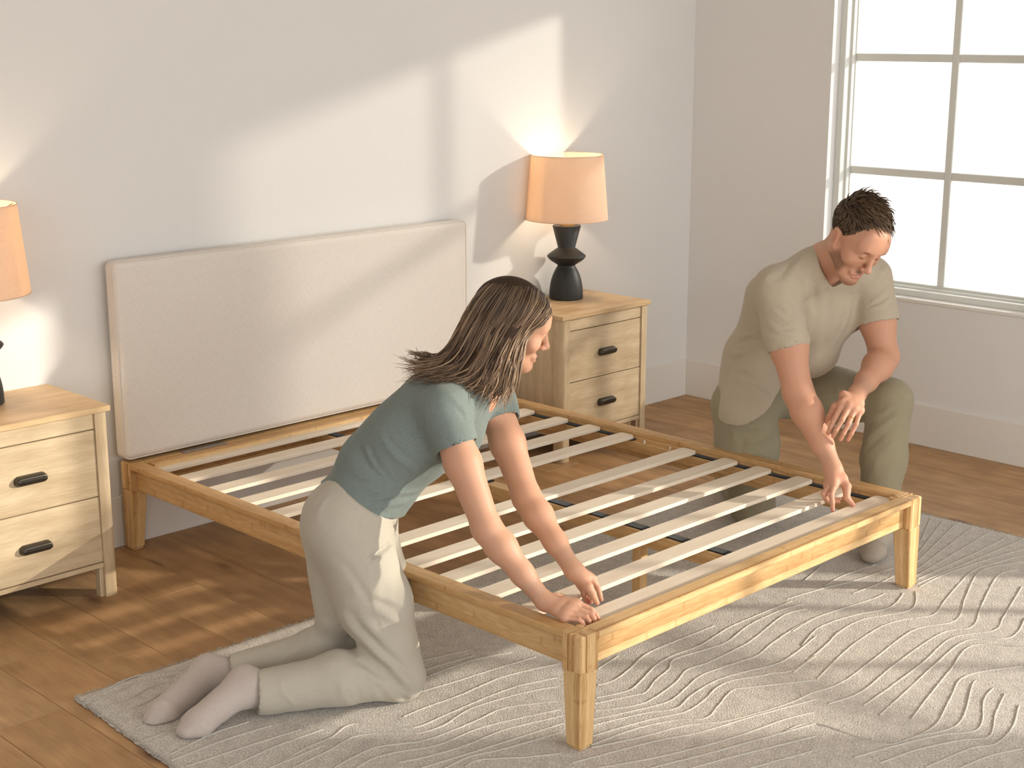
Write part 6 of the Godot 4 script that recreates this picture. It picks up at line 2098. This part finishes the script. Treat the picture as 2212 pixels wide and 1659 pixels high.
	head.tint(Vector3(-0.034, 0.0215, 0.088), Vector3(0.022, 0.0055, 0.02), Color(0.1, 0.055, 0.032, 0.85), 0.5)
	head.tint(Vector3(-0.031, -0.006, 0.094), Vector3(0.014, 0.0028, 0.014), Color(0.05, 0.03, 0.02, 0.9), 0.4)
	head.tint(Vector3(-0.045, -0.035, 0.068), Vector3(0.022, 0.02, 0.03), Color(0.62, 0.24, 0.15, 0.4), 0.9)
	head.tint(Vector3(0.056, -0.075, 0.028), Vector3(0.026, 0.05, 0.05), Color(0.13, 0.07, 0.04, 0.62), 0.45)
	head.tint(Vector3(0.034, 0.0215, 0.088), Vector3(0.022, 0.0055, 0.02), Color(0.1, 0.055, 0.032, 0.85), 0.5)
	head.tint(Vector3(0.031, -0.006, 0.094), Vector3(0.014, 0.0028, 0.014), Color(0.05, 0.03, 0.02, 0.9), 0.4)
	head.tint(Vector3(0.045, -0.035, 0.068), Vector3(0.022, 0.02, 0.03), Color(0.62, 0.24, 0.15, 0.4), 0.9)
	head.tint(Vector3(0, -0.112, 0.066), Vector3(0.05, 0.026, 0.045), Color(0.13, 0.07, 0.04, 0.62), 0.5)
	head.tint(Vector3(0, -0.064, 0.098), Vector3(0.03, 0.0085, 0.018), Color(0.13, 0.07, 0.04, 0.62), 0.5)
	head.tint(Vector3(0, -0.079, 0.098), Vector3(0.023, 0.0095, 0.016), Color(0.5, 0.17, 0.14, 0.85), 0.4)
	head.tint(Vector3(0, -0.0785, 0.1), Vector3(0.02, 0.0022, 0.014), Color(0.8, 0.72, 0.66, 0.8), 0.4)
	head.tint(Vector3(-0.078, -0.012, -0.012), Vector3(0.014, 0.03, 0.022), Color(0.58, 0.22, 0.15, 0.5), 0.8)
	head.tint(Vector3(0.078, -0.012, -0.012), Vector3(0.014, 0.03, 0.022), Color(0.58, 0.22, 0.15, 0.5), 0.8)
	var hand_right := Field.new()
	hand_right.cell = 0.0023
	hand_right.base = Color(0.6, 0.315, 0.205)
	hand_right.bone(Vector3(1.4004, 0.3944, 1.9746), Vector3(1.3638, 0.3625, 2.0025), 0.018, 0.0135, 0.012)
	hand_right.bone(Vector3(1.4012, 0.394, 1.9716), Vector3(1.3679, 0.3604, 1.9855), 0.0203, 0.0135, 0.012)
	hand_right.bone(Vector3(1.4033, 0.3922, 1.9691), Vector3(1.3796, 0.3502, 1.9716), 0.0203, 0.0135, 0.012)
	hand_right.bone(Vector3(1.4064, 0.3903, 1.9676), Vector3(1.397, 0.3399, 1.9634), 0.018, 0.0121, 0.012)
	hand_right.bone(Vector3(1.367, 0.3652, 2.0001), Vector3(1.3707, 0.3633, 1.9843), 0.0128, 0.0128, 0.01)
	hand_right.bone(Vector3(1.3707, 0.3633, 1.9843), Vector3(1.3816, 0.3538, 1.9714), 0.0128, 0.0128, 0.01)
	hand_right.bone(Vector3(1.3816, 0.3538, 1.9714), Vector3(1.3978, 0.3442, 1.9637), 0.0128, 0.0128, 0.01)
	hand_right.bone(Vector3(1.3928, 0.3878, 1.9804), Vector3(1.4044, 0.3799, 1.9667), 0.0142, 0.0135, 0.012)
	hand_right.bone(Vector3(1.3817, 0.3781, 1.9889), Vector3(1.4016, 0.3645, 1.9654), 0.0142, 0.0135, 0.012)
	hand_right.bone(Vector3(1.4085, 0.4014, 1.9685), Vector3(1.4, 0.3563, 2.0261), 0.018, 0.0145, 0.014)
	hand_right.bone(Vector3(1.4077, 0.3787, 2.0045), Vector3(1.375, 0.3722, 1.994), 0.0145, 0.0108, 0.014)
	hand_right.bone(Vector3(1.4, 0.3563, 2.0261), Vector3(1.3817, 0.3269, 2.0396), 0.0133, 0.0112, 0.006)
	hand_right.bone(Vector3(1.3817, 0.3269, 2.0396), Vector3(1.3873, 0.3073, 2.059), 0.0112, 0.0082, 0.004)
	hand_right.bone(Vector3(1.3638, 0.3625, 2.0025), Vector3(1.3283, 0.3416, 2.0177), 0.0103, 0.0084, 0.007)
	hand_right.bone(Vector3(1.3283, 0.3416, 2.0177), Vector3(1.3222, 0.3193, 2.0264), 0.0086, 0.0077, 0.0035)
	hand_right.bone(Vector3(1.3222, 0.3193, 2.0264), Vector3(1.3208, 0.2976, 2.0294), 0.0077, 0.0066, 0.003)
	hand_right.bone(Vector3(1.3679, 0.3604, 1.9855), Vector3(1.3241, 0.3419, 1.9916), 0.0106, 0.0087, 0.007)
	hand_right.bone(Vector3(1.3241, 0.3419, 1.9916), Vector3(1.3379, 0.3192, 1.9957), 0.0088, 0.0079, 0.0035)
	hand_right.bone(Vector3(1.3379, 0.3192, 1.9957), Vector3(1.3599, 0.3024, 2.0044), 0.0079, 0.0068, 0.003)
	hand_right.bone(Vector3(1.3796, 0.3502, 1.9716), Vector3(1.3533, 0.3277, 1.9748), 0.0101, 0.0082, 0.007)
	hand_right.bone(Vector3(1.3533, 0.3277, 1.9748), Vector3(1.373, 0.3062, 1.9871), 0.0084, 0.0075, 0.0035)
	hand_right.bone(Vector3(1.373, 0.3062, 1.9871), Vector3(1.3943, 0.3018, 2.0025), 0.0075, 0.0065, 0.003)
	hand_right.bone(Vector3(1.397, 0.3399, 1.9634), Vector3(1.3841, 0.3171, 1.9654), 0.0089, 0.0072, 0.007)
	hand_right.bone(Vector3(1.3841, 0.3171, 1.9654), Vector3(1.406, 0.3026, 1.9777), 0.0074, 0.0066, 0.0035)
	hand_right.bone(Vector3(1.406, 0.3026, 1.9777), Vector3(1.4206, 0.3026, 1.9922), 0.0066, 0.0057, 0.003)
	hand_right.bone(Vector3(1.4191, 0.454, 1.9252), Vector3(1.4085, 0.4014, 1.9685), 0.0325, 0.0275, 0.02)
	hand_right.tint(Vector3(1.3208, 0.2976, 2.0294), Vector3(0.015, 0.015, 0.015), Color(0.66, 0.25, 0.19, 0.6), 0.8)
	hand_right.tint(Vector3(1.3283, 0.3416, 2.0177), Vector3(0.012, 0.012, 0.012), Color(0.55, 0.24, 0.17, 0.4), 0.9)
	hand_right.tint(Vector3(1.3599, 0.3024, 2.0044), Vector3(0.015, 0.015, 0.015), Color(0.66, 0.25, 0.19, 0.6), 0.8)
	hand_right.tint(Vector3(1.3241, 0.3419, 1.9916), Vector3(0.012, 0.012, 0.012), Color(0.55, 0.24, 0.17, 0.4), 0.9)
	hand_right.tint(Vector3(1.3943, 0.3018, 2.0025), Vector3(0.015, 0.015, 0.015), Color(0.66, 0.25, 0.19, 0.6), 0.8)
	hand_right.tint(Vector3(1.3533, 0.3277, 1.9748), Vector3(0.012, 0.012, 0.012), Color(0.55, 0.24, 0.17, 0.4), 0.9)
	hand_right.tint(Vector3(1.4206, 0.3026, 1.9922), Vector3(0.015, 0.015, 0.015), Color(0.66, 0.25, 0.19, 0.6), 0.8)
	hand_right.tint(Vector3(1.3841, 0.3171, 1.9654), Vector3(0.012, 0.012, 0.012), Color(0.55, 0.24, 0.17, 0.4), 0.9)
	hand_right.tint(Vector3(1.3873, 0.3073, 2.059), Vector3(0.015, 0.015, 0.015), Color(0.66, 0.25, 0.19, 0.6), 0.8)
	hand_right.tint(Vector3(1.4, 0.3563, 2.0261), Vector3(0.012, 0.012, 0.012), Color(0.55, 0.24, 0.17, 0.4), 0.9)
	var hand_left := Field.new()
	hand_left.cell = 0.0023
	hand_left.base = Color(0.6, 0.315, 0.205)
	hand_left.bone(Vector3(1.553, 0.6132, 1.9432), Vector3(1.4703, 0.5987, 1.949), 0.018, 0.0135, 0.012)
	hand_left.bone(Vector3(1.5538, 0.6118, 1.9471), Vector3(1.4748, 0.5912, 1.9705), 0.0203, 0.0135, 0.012)
	hand_left.bone(Vector3(1.556, 0.6106, 1.9497), Vector3(1.4871, 0.5841, 1.9852), 0.0203, 0.0135, 0.012)
	hand_left.bone(Vector3(1.5589, 0.6093, 1.9516), Vector3(1.5029, 0.5771, 1.996), 0.018, 0.0121, 0.012)
	hand_left.bone(Vector3(1.4774, 0.6, 1.9486), Vector3(1.4815, 0.593, 1.9685), 0.0128, 0.0128, 0.01)
	hand_left.bone(Vector3(1.4815, 0.593, 1.9685), Vector3(1.493, 0.5863, 1.9822), 0.0128, 0.0128, 0.01)
	hand_left.bone(Vector3(1.493, 0.5863, 1.9822), Vector3(1.5076, 0.5798, 1.9922), 0.0128, 0.0128, 0.01)
	hand_left.bone(Vector3(1.5359, 0.6102, 1.9444), Vector3(1.5473, 0.6026, 1.9608), 0.0142, 0.0135, 0.012)
	hand_left.bone(Vector3(1.5107, 0.6058, 1.9462), Vector3(1.5302, 0.5928, 1.9743), 0.0142, 0.0135, 0.012)
	hand_left.bone(Vector3(1.5712, 0.6164, 1.9419), Vector3(1.4654, 0.5836, 1.9275), 0.018, 0.014, 0.014)
	hand_left.bone(Vector3(1.5036, 0.6201, 1.9314), Vector3(1.4955, 0.6031, 1.9473), 0.014, 0.0108, 0.014)
	hand_left.bone(Vector3(1.4654, 0.5836, 1.9275), Vector3(1.4519, 0.5522, 1.9174), 0.0129, 0.0108, 0.006)
	hand_left.bone(Vector3(1.4519, 0.5522, 1.9174), Vector3(1.4456, 0.5252, 1.9058), 0.0108, 0.008, 0.004)
	hand_left.bone(Vector3(1.4703, 0.5987, 1.949), Vector3(1.4263, 0.5608, 1.9543), 0.0103, 0.0084, 0.007)
	hand_left.bone(Vector3(1.4263, 0.5608, 1.9543), Vector3(1.4111, 0.5323, 1.9488), 0.0086, 0.0077, 0.0035)
	hand_left.bone(Vector3(1.4111, 0.5323, 1.9488), Vector3(1.4111, 0.5112, 1.9414), 0.0077, 0.0066, 0.003)
	hand_left.bone(Vector3(1.4748, 0.5912, 1.9705), Vector3(1.4325, 0.5576, 1.976), 0.0106, 0.0087, 0.007)
	hand_left.bone(Vector3(1.4325, 0.5576, 1.976), Vector3(1.4137, 0.5264, 1.9679), 0.0088, 0.0079, 0.0035)
	hand_left.bone(Vector3(1.4137, 0.5264, 1.9679), Vector3(1.4128, 0.5053, 1.9595), 0.0079, 0.0068, 0.003)
	hand_left.bone(Vector3(1.4871, 0.5841, 1.9852), Vector3(1.445, 0.5463, 1.9923), 0.0101, 0.0082, 0.007)
	hand_left.bone(Vector3(1.445, 0.5463, 1.9923), Vector3(1.4286, 0.5165, 1.986), 0.0084, 0.0075, 0.0035)
	hand_left.bone(Vector3(1.4286, 0.5165, 1.986), Vector3(1.4272, 0.4953, 1.9772), 0.0075, 0.0065, 0.003)
	hand_left.bone(Vector3(1.5029, 0.5771, 1.996), Vector3(1.4696, 0.5409, 2.0041), 0.0089, 0.0072, 0.007)
	hand_left.bone(Vector3(1.4696, 0.5409, 2.0041), Vector3(1.4544, 0.5124, 1.9986), 0.0074, 0.0066, 0.0035)
	hand_left.bone(Vector3(1.4544, 0.5124, 1.9986), Vector3(1.4524, 0.4912, 1.9893), 0.0066, 0.0057, 0.003)
	hand_left.bone(Vector3(1.6322, 0.6337, 1.9278), Vector3(1.5712, 0.6164, 1.9419), 0.0325, 0.0275, 0.02)
	hand_left.tint(Vector3(1.4111, 0.5112, 1.9414), Vector3(0.015, 0.015, 0.015), Color(0.66, 0.25, 0.19, 0.6), 0.8)
	hand_left.tint(Vector3(1.4263, 0.5608, 1.9543), Vector3(0.012, 0.012, 0.012), Color(0.55, 0.24, 0.17, 0.4), 0.9)
	hand_left.tint(Vector3(1.4128, 0.5053, 1.9595), Vector3(0.015, 0.015, 0.015), Color(0.66, 0.25, 0.19, 0.6), 0.8)
	hand_left.tint(Vector3(1.4325, 0.5576, 1.976), Vector3(0.012, 0.012, 0.012), Color(0.55, 0.24, 0.17, 0.4), 0.9)
	hand_left.tint(Vector3(1.4272, 0.4953, 1.9772), Vector3(0.015, 0.015, 0.015), Color(0.66, 0.25, 0.19, 0.6), 0.8)
	hand_left.tint(Vector3(1.445, 0.5463, 1.9923), Vector3(0.012, 0.012, 0.012), Color(0.55, 0.24, 0.17, 0.4), 0.9)
	hand_left.tint(Vector3(1.4524, 0.4912, 1.9893), Vector3(0.015, 0.015, 0.015), Color(0.66, 0.25, 0.19, 0.6), 0.8)
	hand_left.tint(Vector3(1.4696, 0.5409, 2.0041), Vector3(0.012, 0.012, 0.012), Color(0.55, 0.24, 0.17, 0.4), 0.9)
	hand_left.tint(Vector3(1.4456, 0.5252, 1.9058), Vector3(0.015, 0.015, 0.015), Color(0.66, 0.25, 0.19, 0.6), 0.8)
	hand_left.tint(Vector3(1.4654, 0.5836, 1.9275), Vector3(0.012, 0.012, 0.012), Color(0.55, 0.24, 0.17, 0.4), 0.9)
	var torso := Field.new()
	torso.cell = 0.01
	torso.base = Color(0.6, 0.315, 0.205)
	torso.bone(Vector3(1.7874, 0.5111, 1.4238), Vector3(1.7671, 0.639, 1.462), 0.1, 0.095, 0.03, Vector3(0.992, -0.055, 0.1137), 1.3)
	torso.bone(Vector3(1.7671, 0.639, 1.462), Vector3(1.7219, 0.8499, 1.636), 0.095, 0.105, 0.04, Vector3(0.9377, 0.0213, 0.3469), 1.3)
	torso.bone(Vector3(1.4887, 0.9343, 1.6656), Vector3(1.8411, 0.9423, 1.7959), 0.05, 0.05, 0.03)
	torso.bone(Vector3(1.6725, 0.4909, 1.4178), Vector3(1.7201, 0.0871, 1.4419), 0.082, 0.052, 0.03)
	torso.bone(Vector3(1.7201, 0.0871, 1.4419), Vector3(2.02, 0.07, 1.12), 0.05, 0.034, 0.03)
	torso.bone(Vector3(1.8983, 0.4784, 1.4437), Vector3(1.8653, 0.5284, 1.8871), 0.082, 0.052, 0.03)
	torso.bone(Vector3(1.8653, 0.5284, 1.8871), Vector3(1.7847, 0.0821, 1.9139), 0.05, 0.034, 0.03)
	var d := {"shirt": shirt, "trousers": trousers, "sock": sock, "arms": arms, "head": head, "hand_right": hand_right, "hand_left": hand_left, "torso": torso}
	jobs.append_array(d.values())
	return d

const MAN_HEAD := Transform3D(Vector3(0.9629, -0.1322, 0.2352), Vector3(-0.0313, 0.811, 0.5843), Vector3(-0.268, -0.57, 0.7767), Vector3(1.5803, 1.112, 1.8999))

func man(d: Dictionary) -> void:
	var body := join_fields([d.arms, d.torso, d.head, d.hand_right, d.hand_left])
	var t := obj("person", body.surface(), skin_material())
	tag(t, "bearded man in a beige tee on one knee beside the window, reaching onto the slats", "person")
	obj("tee_shirt", d.shirt.surface(), cloth(Color(0.725, 0.675, 0.595), 0.05, 9.0, 0.04, 231), t)
	obj("trousers", d.trousers.surface(), cloth(Color(0.60, 0.565, 0.465), 0.05, 9.0, 0.04, 241), t)
	obj("sock", d.sock.surface(), cloth(Color(0.70, 0.66, 0.60), 0.05, 12.0, 0.05, 251), t)
	var ring := TorusMesh.new()
	ring.inner_radius = 0.0088
	ring.outer_radius = 0.0108
	ring.rings = 32
	ring.ring_segments = 10
	var gold := flat_mat(Color(0.88, 0.70, 0.40), 0.22, 1.0)
	var ro := obj("ring", ring, gold, t)
	ro.set_meta("label", "thin gold ring")
	var ax := (Vector3(1.445, 0.5463, 1.9923) - Vector3(1.4871, 0.5841, 1.9852)).normalized()
	ro.transform = Transform3D(Basis(Quaternion(Vector3.UP, ax)), Vector3(1.461, 0.5606, 1.9896))
	# short hair: a close cap and swept tufts
	var f := Field.new()
	f.cell = 0.004
	f.axes = MAN_HEAD
	f.ball(Vector3(0, 0.040, -0.020), Vector3(0.0785, 0.0905, 0.0985), 0.02)
	f.ball(Vector3(0, -0.045, 0.080), Vector3(0.105, 0.112, 0.078), 0.012, Vector3.ZERO, true)
	f.bone(Vector3(-0.12, -0.085, -0.06), Vector3(0.12, -0.085, -0.06), 0.040, 0.040, 0.01, Vector3.ZERO, 1.0, true)
	f.ball(Vector3(-0.078, -0.022, -0.010), Vector3(0.02, 0.034, 0.022), 0.008, Vector3.ZERO, true)
	f.ball(Vector3(0.078, -0.022, -0.010), Vector3(0.02, 0.034, 0.022), 0.008, Vector3.ZERO, true)
	f.run()
	var s := st_new()
	var rng := RandomNumberGenerator.new()
	rng.seed = 9
	for n in 1500:
		var th := rng.randf_range(-PI, PI)
		var el := rng.randf_range(-0.15, 1.0)
		var dir := Vector3(cos(th) * sqrt(1.0 - el * el), el, sin(th) * sqrt(1.0 - el * el))
		var p := Vector3(0, 0.040, -0.020) + dir * Vector3(0.0775, 0.0895, 0.0975)
		var line := 0.062 - absf(p.x) * 0.35
		if p.z > 0.03 and p.y < line:
			continue
		if p.z <= 0.03 and p.z > -0.03 and p.y < -0.012:
			continue
		if p.y < -0.04:
			continue
		var top := smoothstep(0.05, 0.10, p.y)
		var flow := Vector3(0.25 + 1.6 * p.x, 0.25 * top - (1.0 - top) * 0.7, 0.75 * top + 0.1 - (1.0 - top) * 0.45)
		flow = (flow - dir * flow.dot(dir)).normalized()
		var ln := lerpf(0.014, 0.044, top) * rng.randf_range(0.7, 1.2)
		var wob := Vector3(rng.randf_range(-1, 1), rng.randf_range(-1, 1), rng.randf_range(-1, 1)) * 0.30
		flow = (flow + wob).normalized()
		var lift := lerpf(0.10, 0.34, top) * rng.randf_range(0.5, 1.2)
		var way := PackedVector3Array()
		var rad := PackedFloat32Array()
		for i in 6:
			var x := i / 5.0
			var q := p - dir * 0.003 + flow * ln * x + dir * ln * lift * sin(x * 2.2) * 0.9
			var on := (q - Vector3(0, 0.040, -0.020)) / Vector3(0.0785, 0.0905, 0.0985)
			if on.length() < 1.0:
				q = Vector3(0, 0.040, -0.020) + on.normalized() * Vector3(0.0785, 0.0905, 0.0985)
			way.append(MAN_HEAD * q)
			rad.append(0.0022 * (1.0 - 0.85 * x * x))
		var k := rng.randf()
		var front := smoothstep(0.02, 0.09, p.z)
		var c := Vector3(0.055, 0.034, 0.021).lerp(Vector3(0.20, 0.125, 0.070), clampf(k * 0.7 + front * 0.45 * k, 0, 1))
		strand(s, way, rad, c * 0.75, c * 1.3)
	var hm := flat_mat(Color.WHITE, 0.45, 0.0, 0.5)
	hm.vertex_color_use_as_albedo = true
	var hair := obj("hair", s.commit(), hm, t)
	obj("hair_underlayer", f.surface(), flat_mat(Color(0.225, 0.165, 0.12), 0.65, 0.0, 0.3), hair)
